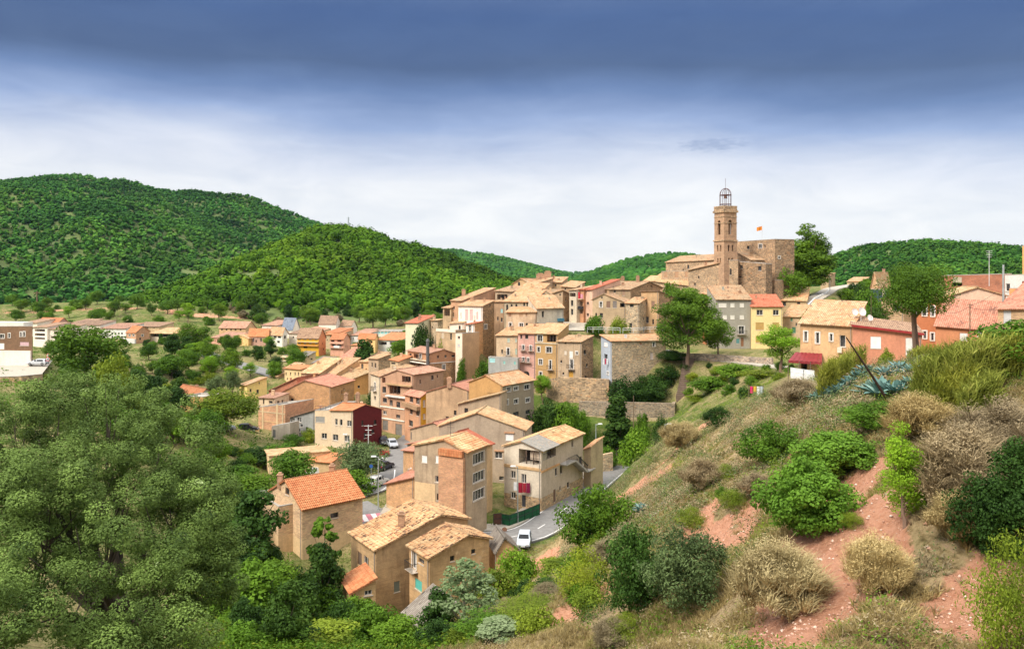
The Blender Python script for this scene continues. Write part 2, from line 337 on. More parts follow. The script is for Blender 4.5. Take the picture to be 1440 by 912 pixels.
# wall colours
CREAM = plaster((.56, .42, .26)); TANW = plaster((.44, .325, .215), var=.8); OCHRE = plaster((.54, .35, .18), var=.9, band=.34); GREYW = plaster((.42, .36, .28)); PALE = plaster((.60, .50, .37))
WHITE = plaster((.74, .70, .66), var=.25); BEIGE = plaster((.50, .40, .27)); PINK = plaster((.56, .33, .25)); YEL = plaster((.68, .48, .22), var=.25); MUST = plaster((.58, .34, .03), var=.3)
SALM = plaster((.60, .25, .12), var=.3); ORNG = plaster((.60, .34, .13), var=.4); BROWNW = plaster((.30, .20, .12)); BLUEW = plaster((.48, .53, .60), var=.3); CONC = plaster((.40, .40, .38))
GREYB = plaster((.38, .37, .34), var=.6); YGRN = plaster((.60, .60, .36), var=.25); OLDW = plaster((.46, .37, .25), var=.9); PINKB = plaster((.50, .29, .18), var=.6)
STN = stone((.50, .36, .22), 3.); STND = stone((.40, .26, .145), 3.2, .5); STNR = stone((.42, .26, .15), 2.6); STNG = stone((.58, .45, .30), 3.2, .4); STNT = stone((.48, .30, .165), 4., .3)
BRK = brick((.56, .27, .135)); BRKO = brick((.58, .29, .11), patch=.3); BRKR = brick((.44, .12, .05), patch=.15); BRKM = brick((.60, .37, .20), (.5, .42, .32), patch=.9); BRKT = brick((.52, .31, .16), patch=.7)
MAROON = plain('maroon_cladding', (.115, .012, .016), .55, var=.1); WOODC = plain('brown_cladding', (.20, .115, .065), .7)
# ---- foreground brown pair
H('S', 'ochre rural house with a long patched clay roof, beside the ravine', (140, 94), (285, 88, 385), (820, 205), 'gb', OCHRE, 'old', pk=(660, 185), bz=-38.5, ribs=1, chim=[('s', 430, 262, .7, 1.5)],
  W=[('a', 190, 437, 24, 78, 'd:.16,.11,.08'), ('a', 228, 452, 28, 58, 'w'), ('b', 407, 598, 34, 62, 's:.20,.22,.18'), ('a', 175, 337, 12, 10, 'k'), ('a', 235, 378, 12, 10, 'k')])
H('S', 'smaller ochre house with grey gable edge and a teal shutter over the ravine', (480, 88), (598, 84, 432), (945, 320), 'gb', OCHRE, 'old', pk=(820, 302), bz=-38, ribs=1, band='b',
  W=[('b', 730, 434, 27, 32, 'k'), ('b', 853, 393, 25, 28, 'k'), ('a', 549, 450, 34, 30, 'k'), ('a', 533, 588, 40, 60, 's:.10,.42,.36'), ('a', 508, 440, 22, 110, 'b')])
H('S', 'low lean-to with orange tiles and a white window against the ochre house', (92, 86), (150, 82, 635), (283, 555), 'm', OCHRE, 'orange', bz=-37.5, ribs=1, W=[('b', 240, 634, 44, 30, 'w')])
H('S', 'small grey roofed outhouse between the ochre house and the road', (945, 92), (990, 88, 392), (1112, 380), 'gb', OCHRE, 'grey', pk=(1035, 318), bz=-36.5, W=[('b', 1062, 460, 18, 20, 'k')])
H('S', 'ruined shed with a weathered grey plank roof in the ravine', (455, 73), (578, 69, 858), (745, 700), 'm', OLDW, 'grey', bz=-33.2, cat='shed', name='shed', planks=1)
# ---- orange roof brick house
H('L', 'unfinished brick house with a bright orange tiled roof beside the crosswalk', (212, 108), (470, 100, 528), (941, 440), 'ga', BRKM, 'orange', pk=(345, 308), bz=-36, ribs=1, plinth=(CREAM, -33.6), chim=[('s', 700, 262, .7, 1.2), ('s', 300, 330, .6, 1.3)],
  W=[('b', 722, 577, 62, 40, 'k'), ('a', 355, 390, 30, 55, 'k')], ext=[dict(fr='L', L=(115, 108), C=(285, 101, 508), R=(440, 478), roof='f', par=1.0, plinth=(CREAM, -33.4))])
# ---- houses round the street
H('M', 'tall tan house with a red brick shaft and three glazed bays', (237, 108), (640, 104, 362), (800, 330), 'ga', TANW, 'cream', pk=(470, 268), bz=-35, ribs=1, aerial=1,
  W=[('a', 315, 416, 42, 55, 's:.75,.73,.70'), ('a', 420, 420, 36, 58, 's:.75,.73,.70'), ('a', 418, 572, 36, 50, 'w'), ('a', 424, 712, 26, 52, 'k'), ('b', 737, 408, 88, 82, 'z'), ('b', 737, 552, 88, 78, 'z'), ('b', 737, 690, 88, 78, 'z')],
  boxes=[('a', 442, 632, 392, 900, .55, BRK), ('a', 446, 628, 338, 388, .75, tiles('orange')), ('a', 240, 400, 602, 900, .05, CREAM)])
H('M', 'house with a smooth red roof and pale yellow side wall', (425, 121, 262), (783, 116, 312), (845, 266), 'ga', TANW, 'red', pk=(585, 205), bz=-35, wb=CREAM)
H('M', 'broad house with a low pinkish gable and one white shutter under a brick lintel', (430, 136, 158), (1095, 133, 190), 7., 'ga', plaster((.47, .36, .26)), 'cream', pk=(725, 58), bz=-35, chim=[('s', 1320, 130, .1, .1)],
  W=[('a', 978, 246, 62, 52, 's:.78,.75,.73'), ('a', 893, 386, 56, 50, 'w'), ('a', 915, 565, 36, 30, 'k')], boxes=[('a', 938, 1016, 203, 216, .15, BRK), ('a', 860, 934, 345, 356, .15, BRK)])
H('E', 'pale house under a pink hipped roof at the street bend', (148, 146, 682), (388, 142, 662), 9., 'ga', GREYW, 'pink', pk=(332, 632), bz=-35, W=[('a', 152, 735, 16, 60, 'd:.1,.1,.12')])
H('M', 'low street house with a narrow pink tiled eave', (182, 131, 300), (372, 127, 272), 5., 'm', GREYW, 'pink', bz=-35)
H('M', 'orange brick shed wall with a pale mono pitch roof along the street', (150, 125, 345), (240, 119, 352), 5., 'm', BRKO, 'pink', bz=-35, rise=1.5)
H('M', 'low orange brick shed with a sloping pink roof by the lamp post', (18, 119, 606), (235, 113, 556), 4., 'm', BRKO, 'pink', bz=-35, rise=1.2, plinth=(CREAM, -34.4))
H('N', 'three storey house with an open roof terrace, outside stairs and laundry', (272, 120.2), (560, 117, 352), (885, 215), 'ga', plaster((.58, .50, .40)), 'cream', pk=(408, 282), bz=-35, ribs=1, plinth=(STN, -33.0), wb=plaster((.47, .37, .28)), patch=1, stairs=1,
  W=[('a', 470, 400, 170, 115, 'o'), ('b', 625, 372, 100, 76, 'o'), ('a', 342, 537, 36, 58, 'w'), ('a', 425, 568, 38, 72, 'w'), ('a', 342, 697, 36, 50, 'w'), ('a', 424, 742, 30, 92, 'd:.05,.05,.06'),
     ('b', 803, 292, 14, 58, 'k'), ('b', 676, 516, 18, 58, 'k'), ('b', 716, 498, 18, 60, 'k'), ('b', 707, 643, 12, 34, 'k'), ('b', 770, 616, 18, 42, 'k'), ('b', 663, 702, 18, 100, 'd:.16,.09,.06'), ('b', 835, 442, 17, 50, 'k'), ('b', 866, 452, 20, 110, 'd:.06,.05,.05')],
  boxes=[('a', 272, 560, 470, 492, .12, OCHRE), ('b', 560, 700, 478, 492, .12, OCHRE)])
H('N', 'small pale annex with a tiled lean roof at the end of the terrace house', (889, 131, 342), (947, 130, 320), 3.5, 'm', CREAM, 'tan', bz=-34, rise=1)
# ---- second line
H('E', 'four storey grey house with white window surrounds and an old tiled roof', (608, 155), (866, 150, 342), (1112, 302), 'ga', plaster((.42, .335, .235)), 'tan', pk=(738, 265), bz=-34.5, wa=ORNG,
  W=[('b', 915, 373, 32, 38, 'W'), ('b', 972, 366, 34, 28, 'W'), ('b', 1058, 354, 40, 38, 'W'), ('b', 900, 474, 26, 40, 'W'), ('b', 974, 466, 32, 36, 'W'), ('b', 1063, 457, 32, 34, 'W'), ('b', 903, 576, 28, 28, 'W'), ('b', 973, 568, 42, 42, 'k'), ('b', 1066, 548, 35, 32, 'k'), ('b', 1057, 658, 30, 26, 'k')])
H('E', 'pale side building with a ramped tile edge below the four storey house', (522, 149, 485), (858, 146, 402), 3., 'm', GREYW, 'cream', bz=-34.5, W=[('a', 585, 541, 28, 46, 'k'), ('a', 655, 536, 12, 18, 'k'), ('a', 830, 560, 10, 22, 'k')])
H('E', 'blank tan gable house with a pink tiled roof and a brick chimney', (272, 160, 392), (606, 156, 384), 9., 'ga', TANW, 'pink', pk=(470, 336), bz=-34.5, chim=[('s', 452, 330, .9, 1.3)])
H('E', 'narrow house with brown balconies and a mustard side wall', (108, 169, 408), (232, 162, 432), (272, 402), 'm', PINKB, 'pink', bz=-35, wb=MUST,
  W=[('a', 158, 450, 28, 44, 'k'), ('a', 207, 462, 28, 48, 'k'), ('a', 157, 546, 22, 38, 'k'), ('a', 207, 558, 25, 42, 'k'), ('a', 155, 636, 30, 46, 'k'), ('b', 258, 482, 20, 54, 's:.6,.5,.45'), ('b', 258, 582, 20, 42, 's:.6,.5,.45')], boxes=[('a', 110, 230, 486, 516, .9, BROWNW)])
H('X', 'pink rendered apartment house with stacked loggias and two garage doors', (228, 177, 322), (528, 171, 304), 10., 'ga', PINKB, 'rose', pk=(385, 262), bz=-35,
  W=[('a', 258, 352, 30, 50, 'o'), ('a', 262, 440, 34, 55, 'k'), ('a', 360, 440, 100, 82, 'o'), ('a', 268, 536, 38, 42, 'k'), ('a', 326, 560, 28, 52, 'k'), ('a', 391, 577, 35, 52, 'k'), ('a', 268, 650, 34, 34, 'w'), ('a', 390, 686, 36, 34, 'k'), ('a', 465, 345, 80, 56, 'o'),
     ('a', 272, 765, 50, 90, 'g'), ('a', 395, 810, 60, 110, 'g')], boxes=[('a', 228, 450, 600, 610, .15, WHITE), ('a', 228, 450, 708, 718, .15, WHITE), ('a', 290, 525, 500, 512, .7, WHITE), ('a', 290, 525, 390, 402, .7, OCHRE)])
H('X', 'narrow white rendered house with iron balconies left of the pink apartment house', (140, 184, 292), (228, 180, 318), 9., 'm', PALE, 'tan', bz=-34, rise=1.6, W=[('a', 178, 410, 14, 70, 'b'), ('a', 178, 515, 16, 34, 'k')])
H('T', 'pink and stone house with a rose roof and a tall dark flue pipe', (132, 193), (455, 185, 578), (858, 592), 'gb', STNT, 'rose', pk=(645, 520), bz=-30, band2=(PINKB, 700),
  W=[('b', 568, 622, 25, 40, 'k'), ('b', 675, 613, 30, 36, 'k'), ('b', 785, 608, 50, 30, 'k'), ('b', 650, 772, 40, 76, 'W'), ('a', 175, 595, 30, 40, 'k'), ('a', 318, 612, 30, 62, 'b'), ('a', 230, 755, 26, 50, 'k'), ('a', 290, 765, 26, 50, 'k'), ('a', 355, 752, 20, 40, 'k'), ('a', 250, 610, 60, 60, 'o')],
  boxes=[('a', 135, 450, 690, 702, .9, WHITE), ('a', 135, 450, 655, 664, .9, PALE), ('b', 455, 858, 695, 706, .06, WHITE)], pipe=1)
H('X', 'low ochre block joining the flue pipe house and the pink apartments', (520, 183, 322), (672, 180, 305), 5., 'm', ORNG, 'orange', bz=-34, rise=.6)
H('X', 'small white roof room with an orange chimney block on the terrace', (318, 190, 165), (400, 188, 180), 4., 'm', CREAM, 'orange', bz=-33, rise=.8, W=[('a', 345, 200, 40, 16, 'k')])
H('X', 'tan roofed stone house between the gable wall and the white roof room', (118, 206, 152), (210, 200, 158), (322, 118), 'm', plaster((.45, .32, .2)), 'tan', bz=-32, wb=STN, W=[('a', 152, 212, 12, 40, 'k'), ('a', 182, 218, 14, 44, 'k')])
H('D', 'cream facade house with rows of small balcony windows and an ochre gable wall', (217, 216, 458), (320, 205, 530), (503, 460), 'm', CREAM, 'cream', bz=-30.5, wb=ORNG,
  W=[('a', x, y, 10, h, 'k') for x, y, h in ((232, 488, 30), (252, 492, 30), (240, 565, 36), (272, 572, 38), (305, 580, 38), (236, 635, 30), (272, 642, 34), (305, 648, 34))])
H('D', 'cream dormer block with a single tall opening behind the ochre gable wall', (420, 213, 378), (490, 210, 380), 6., 'm', CREAM, 'cream', bz=-30, rise=.9, W=[('a', 440, 420, 18, 50, 'k')])
H('D', 'cream house with two dormer windows under its long tiled roof', (325, 217, 430), (420, 213, 432), 7., 'm', PALE, 'cream', bz=-30, rise=2.2, W=[('a', 357, 446, 18, 26, 'k'), ('a', 393, 448, 18, 26, 'k')])
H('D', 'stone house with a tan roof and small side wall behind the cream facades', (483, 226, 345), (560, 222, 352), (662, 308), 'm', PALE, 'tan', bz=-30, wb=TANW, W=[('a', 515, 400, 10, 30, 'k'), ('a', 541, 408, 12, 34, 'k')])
H('C', 'large warehouse with a blank orange brick gable and pale pink roof edge', (918, 190, 172), (1305, 187, 132), 13., 'ga', BRKO, 'pink', pk=(1100, 82), bz=-33.5, W=[('a', 1112, 252, 12, 22, 'k')])
H('C', 'dark red brick block with a sloping parapet left of the orange warehouse', (820, 203, 162), (1040, 200, 62), 9., 'm', BRKR, 'pink', bz=-33)
H('C', 'red brick block with white window strip behind the large tree', (738, 178, 288), (948, 174, 268), 9., 'f', BRK, 'pink', bz=-34.5, boxes=[('a', 740, 948, 327, 336, .06, CREAM), ('a', 768, 780, 288, 560, .07, CREAM), ('a', 878, 892, 268, 560, .07, CREAM), ('a', 924, 934, 268, 560, .08, CREAM), ('a', 740, 948, 400, 408, .06, CREAM)])
H('C', 'white terrace room with a balustrade on top of the red brick block', (745, 186, 215), (865, 184, 220), 5., 'm', PALE, 'rose', bz=-31, rise=.5, W=[('a', 780, 240, 12, 50, 'k'), ('a', 835, 250, 30, 20, 'k')])
H('C', 'grey rendered house with small blue windows under a mottled pink roof', (985, 172, 368), (1178, 169, 312), 7., 'm', CONC, 'rose', bz=-34.8, W=[('a', 1005, 392, 35, 36, 'w'), ('a', 1056, 388, 34, 36, 'w'), ('a', 1010, 470, 28, 24, 'w'), ('a', 1050, 468, 28, 28, 'w')])
H('C', 'white walled stair house with a tiled landing beside the grey house', (842, 168, 438), (985, 166, 412), 3., 'f', GREYB, 'rose', bz=-34.8, W=[('a', 862, 495, 22, 60, 'd:.12,.12,.12')])
H('Q', 'modern cream house with a maroon clad end wall and an orange roof', (130, 163, 95), (262, 162, 92), 12., 'f', plaster((.66, .52, .38), var=.2), 'orange', bz=-35, rail=1, W=[('a', 172, 168, 74, 46, 's:.3,.29,.27'), ('a', 205, 300, 42, 45, 'w')],
  ext=[dict(fr='Q', L=(262, 162, 92), C=(435, 160, 95), R=(666, 88, 165), roof='gb', pk=(532, 50), wb=MAROON, W=[('a', 302, 187, 20, 50, 'w'), ('a', 340, 192, 22, 50, 'w'), ('a', 405, 200, 35, 48, 'w'), ('a', 295, 312, 44, 50, 'w'), ('a', 387, 322, 42, 50, 'w')])], chim=[('s', 380, -10, .8, 1.6), ('s', 470, 5, .8, 1.6)])
H('L', 'long low cream building with a tiled roof below the modern house', (192, 146, 70), (222, 138, 118), (678, 80), 'm', plaster((.70, .54, .33), var=.2), 'cream', bz=-36)
H('L', 'little brick topped store room behind the parked white vans', (530, 140, 150), (700, 138, 165), 3., 'm', CREAM, 'orange', bz=-35.5, rise=.8)
H('C', 'white house with an orange roof among the ravine trees', (95, 196), (270, 188, 212), (405, 112), 'gb', WHITE, 'orange', pk=(330, 150), bz=-31.5, W=[('a', 165, 236, 24, 20, 'k'), ('b', 318, 165, 8, 16, 'w'), ('b', 338, 160, 8, 16, 'w')])
H('C', 'ochre lower block with an orange roof edge below the white ravine house', (130, 181, 205), (310, 178, 208), 6., 'f', ORNG, 'orange', bz=-33.5)
H('B', 'plain yellow house with a pale roof beside the silvery trees', (592, 209, 668), (650, 203, 672), (804, 614), 'm', plaster((.72, .56, .22), var=.15), 'tan', bz=-31.5, W=[('b', 745, 655, 8, 16, 'k')])
H('U', 'cream house with four windows and a smooth orange roof', (205, 226, 482), (440, 220, 500), (606, 450), 'm', plaster((.64, .48, .28), var=.2), 'orange', bz=-31, W=[('a', x, 560, 16, 44, 'k') for x in (226, 290, 355, 403)] + [('b', 573, 494, 16, 20, 'k')])
H('U', 'low salmon roofed sheds left of the four window house', (0, 228, 590), (110, 226, 600), 9., 'm', TANW, 'tan', bz=-31, rise=3., W=[('a', 70, 610, 10, 10, 'k')])
H('U', 'tan roofed cottages tucked behind the orange warehouse ridge', (445, 213, 545), (700, 210, 560), 9., 'm', TANW, 'cream', bz=-31, rise=3.2)
H('U', 'cream cottages with a broad tan roof right of the four window house', (700, 213, 580), (905, 209, 592), 9., 'm', CREAM, 'tan', bz=-31, rise=4.)
H('U', 'brick red house with dark solar panels on its roof', (600, 240, 402), (790, 234, 418), (942, 332), 'm', SALM, 'grey', bz=-29, W=[('a', 650, 455, 50, 34, 'k'), ('a', 715, 458, 34, 30, 'k'), ('b', 858, 445, 12, 44, 'k')])
H('U', 'yellow green house with an open gallery under an orange roof', (892, 238, 405), (1132, 234, 418), 9., 'm', YGRN, 'pink', bz=-29, rise=4, W=[('a', 980, 435, 110, 45, 'o')])
H('U', 'white house under a wide grey roof in the lower village', (345, 257, 320), (495, 251, 330), (650, 250), 'm', CREAM, 'grey', bz=-28, W=[('b', 548, 320, 14, 26, 'k'), ('b', 590, 350, 30, 20, 'k')])
H('U', 'beige block with three stacked balconies left of the grey roof', (172, 259, 300), (345, 256, 300), 8., 'f', CREAM, 'grey', bz=-28, W=[('a', 230, 345, 80, 26, 'o'), ('a', 230, 400, 80, 26, 'o')], boxes=[('a', 170, 345, 318, 330, .8, PALE), ('a', 170, 345, 372, 386, .8, PALE)])
H('U', 'mustard apartment house with blue shuttered balconies', (385, 277, 48), (690, 274, 52), (792, 42, 280), 'gb', MUST, 'brown', pk=3.2, bz=-27.5, wb=SALM,
  W=[('a', x, y, 40, 26, 's:.30,.33,.36') for x in (415, 495, 570, 655) for y in (68, 126)] + [('a', 500, 182, 60, 26, 'k')], boxes=[('a', 385, 690, 100, 112, .7, YEL), ('a', 385, 690, 152, 164, .7, ORNG)])
H('U', 'rose brick apartment house with laundry on its balconies', (858, 275, 70), (1045, 272, 72), (1142, 68, 280), 'gb', PINK, 'orange', pk=2., bz=-27.5, W=[('a', 890, 90, 50, 30, 'k'), ('a', 985, 90, 60, 30, 'o'), ('a', 905, 150, 50, 30, 'k'), ('a', 985, 160, 60, 40, 'o')], boxes=[('a', 858, 1045, 120, 132, .8, PINK), ('a', 858, 1045, 185, 195, .8, PINK), ('a', 930, 1010, 160, 190, .9, WHITE)])
H('D', 'yellow house with a red hipped roof behind the cypress', (410, 285, 200), (540, 281, 200), (562, 195, 285), 'gb', YEL, 'orange', pk=1.6, bz=-27, W=[('a', 430, 215, 30, 18, 'k'), ('a', 500, 225, 40, 18, 'o')])
H('D', 'white house with a wide orange roof and blue shaded porch', (562, 285, 208), (745, 281, 212), 9., 'm', WHITE, 'orange', bz=-27, rise=3.4, W=[('a', 600, 235, 60, 24, 'o'), ('a', 680, 235, 50, 24, 'o')])
H('D', 'long flat roofed sports pavilion with turquoise glazing', (492, 322, 140), (772, 318, 140), 12., 'f', plaster((.62, .66, .66), var=.1), 'grey', bz=-24, cat='pavilion', name='pavilion', W=[('a', 512+28*k, 152, 24, 20, 's:.22,.50,.50') for k in range(10)])
H('D', 'orange roofed low house below the two white gabled houses', (150, 292, 168), (272, 290, 168), 8., 'm', CREAM, 'orange', bz=-26.5, rise=2, W=[('a', 200, 180, 20, 12, 'k')])
H('D', 'tall white gabled house with a brown roof, the larger of a pair', (100, 318, 85), (235, 312, 85), (268, 128, 325), 'gb', WHITE, 'brown', pk=2.8, bz=-25.5)
H('D', 'smaller white gabled house right of the tall white one', (268, 320, 98), (355, 315, 100), (400, 110, 322), 'gb', WHITE, 'brown', pk=2.4, bz=-25.5, W=[('a', 300, 118, 12, 12, 'k'), ('a', 330, 118, 12, 12, 'k'), ('a', 312, 148, 50, 10, 'k')])
H('D', 'low white house with a pinkish roof right of the mustard apartments', (350, 296, 172), (470, 293, 172), 8., 'm', WHITE, 'rose', bz=-26.5, rise=2)
# ---- far hamlet
H('B', 'long beige row house with a brown roof below the terraced slope', (432, 322, 225), (640, 318, 228), (722, 225, 326), 'gb', CREAM, 'rose', pk=2.6, bz=-24.5, W=[('a', x, 240, 14, 12, 'k') for x in (455, 490, 525, 560, 600)])
H('B', 'white house with a brick red roof left of the slate roof', (768, 324, 205), (895, 320, 208), 9., 'm', WHITE, 'rose', bz=-24.5, rise=2.6, W=[('a', 812, 232, 14, 14, 'k')])
H('B', 'white chalet with a steep blue slate roof', (918, 320, 240), (1005, 316, 240), (1062, 232, 322), 'gb', WHITE, 'slate', pk=4.5, bz=-24.5, W=[('a', 940, 230, 10, 12, 'k')])
H('B', 'house with a salmon roof and shaded rose wall above the park trees', (665, 300, 290), (818, 296, 292), (830, 285, 301), 'gb', PINK, 'orange', pk=2.6, bz=-26, W=[('a', 700, 320, 14, 26, 'k'), ('a', 760, 320, 14, 26, 'k')])
H('B', 'white house with an arched window and grey tiled roof', (826, 298, 278), (925, 294, 285), (965, 262, 300), 'gb', WHITE, 'tan', pk=2.4, bz=-26, W=[('a', 868, 297, 26, 16, 'k'), ('a', 902, 298, 26, 16, 'k'), ('b', 945, 296, 18, 28, 'a'), ('a', 895, 335, 22, 18, 'k')])
H('B', 'cream house with a pointed gable near the park trees', (528, 302, 312), (660, 298, 310), 9., 'ga', YEL, 'cream', pk=(590, 280), bz=-26, W=[('a', 570, 340, 14, 20, 'k')])
H('B', 'low house with purplish roof half hidden by ravine trees', (372, 306, 300), (520, 302, 310), 9., 'm', PINK, 'rose', bz=-26, rise=2.6, W=[('a', 430, 325, 30, 14, 'k')])
H('B', 'house with a wide brown roof behind the mustard apartments', (975, 302, 270), (1095, 298, 275), 9., 'm', WHITE, 'brown', bz=-26, rise=2.6, W=[('a', 1010, 300, 12, 16, 'k')])
H('B', 'white end house with a red mono roof near the slate chalet', (1085, 312, 250), (1205, 308, 262), 8., 'm', PALE, 'rose', bz=-25.5, rise=2.2)
H('A', 'white apartment block with brown roof beyond the big pine', (782, 330, 232), (982, 326, 232), 10., 'm', WHITE, 'rose', bz=-25.5, rise=2.8, W=[('a', x, y, 14, 16, 'k') for x in (875, 900, 925, 950) for y in (270, 298)])
H('A', 'brick red and white house with a curved terrace in the far row', (985, 318, 262), (1060, 314, 262), (1166, 252, 318), 'gb', BRK, 'orange', pk=2.2, bz=-26.5, W=[('a', 1010, 285, 14, 16, 'W'), ('a', 1040, 285, 14, 16, 'W'), ('b', 1110, 285, 16, 16, 'W')], boxes=[('a', 985, 1060, 310, 345, .6, WHITE)])
H('A', 'cream building with a long shaded porch at the end of the far row', (1168, 320, 268), (1365, 316, 272), 10., 'm', PALE, 'cream', bz=-26, rise=2.8, W=[('a', 1265, 285, 180, 24, 'o')])
H('A', 'grey roofed terrace houses under the winding track', (1020, 338, 215), (1240, 335, 218), 10., 'm', CREAM, 'brown', bz=-24.5, rise=2.2, W=[('a', x, 225, 12, 8, 'k') for x in (1060, 1100, 1150, 1200)])
H('A', 'white house with stacked balconies next to the brown clad building', (258, 305, 222), (368, 302, 222), 10., 'm', WHITE, 'brown', bz=-27, rise=2.2, W=[('a', 310, 245, 80, 18, 'o'), ('a', 310, 278, 80, 18, 'o'), ('a', 310, 308, 80, 14, 'o')])
H('A', 'second white terrace house with awnings left of the big pine', (372, 303, 235), (505, 300, 240), 10., 'm', WHITE, 'brown', bz=-27, rise=2.6, W=[('a', 450, 262, 60, 20, 'o'), ('a', 440, 300, 90, 18, 'o')])
H('A', 'wide orange roofed house at the foot of the terraced slope', (288, 335, 190), (450, 332, 190), (542, 195, 338), 'gb', PINK, 'orange', pk=2.4, bz=-24.5)
H('A', 'far house with a dark grey roof hidden behind the big pine', (520, 335, 205), (780, 332, 205), 10., 'm', WHITE, 'brown', bz=-25, rise=2.4, W=[('a', 560, 222, 14, 14, 'k'), ('a', 640, 222, 14, 14, 'k'), ('a', 720, 222, 14, 14, 'k')])
H('A', 'modern brown clad building with small white windows', (-160, 188, 215), (250, 186, 212), (254, 212, 198), 'f', WOODC, 'grey', bz=-21.5, cat='building', name='building', par=.3,
  W=[('a', 15, 292, 36, 32, 'W'), ('a', 72, 286, 14, 36, 'W'), ('a', 163, 276, 12, 36, 'W'), ('a', 188, 275, 14, 38, 'W'), ('a', 8, 368, 50, 46, 's:.75,.73,.7'), ('a', 190, 350, 70, 28, 's:.6,.4,.42')],
  boxes=[('a', -160, 245, 402, 520, .4, WHITE), ('a', -160, 170, 182, 213, -.5, WHITE)])
# ---- upper town
H('T', 'pale green plastered house with a red roof at the foot of the old town', (104, 228, 140), (288, 225, 142), 7., 'm', plaster((.62, .60, .44), var=.15), 'red', bz=-22, rise=1.8)
H('T', 'stone house with a tan hipped roof at the left tip of the old town', (398, 232, 105), (562, 224, 106), (652, 90), 'm', STNG, 'cream', bz=-21, W=[('a', 435, 135, 36, 44, 'k'), ('a', 488, 205, 16, 36, 'k'), ('a', 430, 270, 34, 40, 'k')], chim=[('s', 500, 50, .8, 1.2)])
H('F', 'tall narrow house with wooden balconies at the town edge', (182, 214, 346), (246, 211, 348), 7., 'm', OLDW, 'tan', bz=-16, rise=1.4, W=[('a', 214, 385, 44, 50, 'o')])
H('F', 'tall tan house with the highest left roof of the old town', (248, 212, 290), (332, 208, 292), (590, 195), 'm', PINKB, 'tan', bz=-18, W=[('a', 268, 345, 12, 24, 'k'), ('a', 262, 400, 14, 34, 'k')], chim=[('s', 345, 232, 1., 1.6)])
H('F', 'white fronted tower house with pink shutters and a rough stone side', (303, 200, 330), (492, 196, 334), (582, 292), 'm', WHITE, 'tan', bz=-24, wb=STND, chim=[('s', 410, 295, 1., .8)],
  W=[('a', 368, 400, 24, 82, 's:.60,.40,.37'), ('a', 403, 400, 26, 82, 's:.60,.40,.37'), ('a', 450, 405, 14, 54, 's:.60,.40,.37'), ('a', 323, 405, 12, 40, 's:.55,.5,.45'), ('b', 515, 495, 22, 36, 'W'), ('b', 550, 328, 10, 14, 'k')])
H('F', 'small brick annex with a red tiled eave below the white tower house', (362, 193, 475), (428, 191, 470), (494, 455, 193), 'm', WHITE, 'red', bz=-18, wb=BRKO, W=[('a', 393, 506, 22, 50, 'w')])
H('F', 'flat topped block with white front strip and bare beige side wall', (280, 188, 545), (333, 186, 545), (466, 545, 190), 'f', WHITE, 'grey', bz=-27, wb=plaster((.47, .36, .24)), W=[('a', 306, 577, 18, 20, 'k'), ('a', 306, 640, 18, 20, 's:.5,.5,.5')])
H('F', 'stained cream terrace walls with white parapets and climbing plants', (130, 196, 525), (282, 191, 520), 8., 'f', OLDW, 'grey', bz=-25, W=[('a', 180, 560, 20, 40, 's:.5,.42,.3'), ('a', 245, 570, 14, 50, 'k')], boxes=[('a', 130, 282, 512, 535, .12, WHITE)])
H('F', 'white cabin with a blue tarpaulin on the cream terrace', (235, 200, 470), (345, 198, 462), 4., 'm', WHITE, 'tan', bz=-20, rise=.8, W=[('a', 312, 500, 16, 30, 'k')])
H('F', 'beige house with three arched loggia windows', (658, 196, 298), (878, 193, 302), 9., 'm', OLDW, 'tan', bz=-18, rise=2.6, W=[('a', 683, 345, 17, 50, 'a'), ('a', 717, 334, 16, 32, 'a'), ('a', 754, 331, 16, 28, 'a'), ('a', 815, 318, 14, 30, 'k'), ('a', 850, 322, 34, 36, 'o')])
H('F', 'beige house with a lean-to roof and wooden shutters below the arches', (676, 189, 382), (908, 187, 380), 5., 'm', plaster((.49, .40, .29), var=.9), 'tan', bz=-20.5, rise=1.,
  W=[('a', 705, 402, 20, 30, 's:.35,.2,.12'), ('a', 790, 404, 32, 32, 's:.5,.33,.2'), ('a', 833, 400, 14, 24, 's:.35,.2,.12'), ('a', 708, 480, 20, 34, 'W'), ('a', 792, 488, 30, 46, 'W'), ('a', 835, 480, 17, 30, 'k')])
H('F', 'long beige house with a blue awning and a broad orange roof', (914, 187, 352), (1122, 189, 346), 7., 'm', plaster((.52, .45, .34), var=.7), 'tan', bz=-20.5, rise=2.8, W=[('a', 961, 397, 18, 46, 'k'), ('a', 972, 488, 16, 32, 'k'), ('a', 1080, 388, 22, 50, 's:.4,.35,.28'), ('a', 920, 468, 14, 14, 'k')], boxes=[('a', 1073, 1118, 428, 450, .9, plain('blue_canvas', (.05, .16, .22), .8))])
H('F', 'tan house with greenish shutters at the left of the lower facade row', (598, 182, 562), (768, 180, 562), 8., 'm', plaster((.50, .40, .28)), 'tan', bz=-26, rise=1.5,
  W=[('a', 693, 598, 20, 32, 's:.42,.5,.42'), ('a', 752, 600, 14, 28, 's:.42,.5,.42'), ('a', 643, 686, 13, 30, 'k'), ('a', 690, 688, 20, 56, 'b'), ('a', 752, 686, 12, 44, 's:.36,.5,.42')])
H('F', 'pale grey terrace block with turquoise shutters under the tan house', (536, 178.5, 728), (764, 176.5, 740), 1.6, 'f', GREYB, 'grey', bz=-26.5, W=[('a', 566, 755, 44, 36, 's:.35,.62,.62'), ('a', 660, 773, 16, 24, 's:.25,.5,.45'), ('a', 742, 777, 16, 26, 's:.25,.5,.45')])
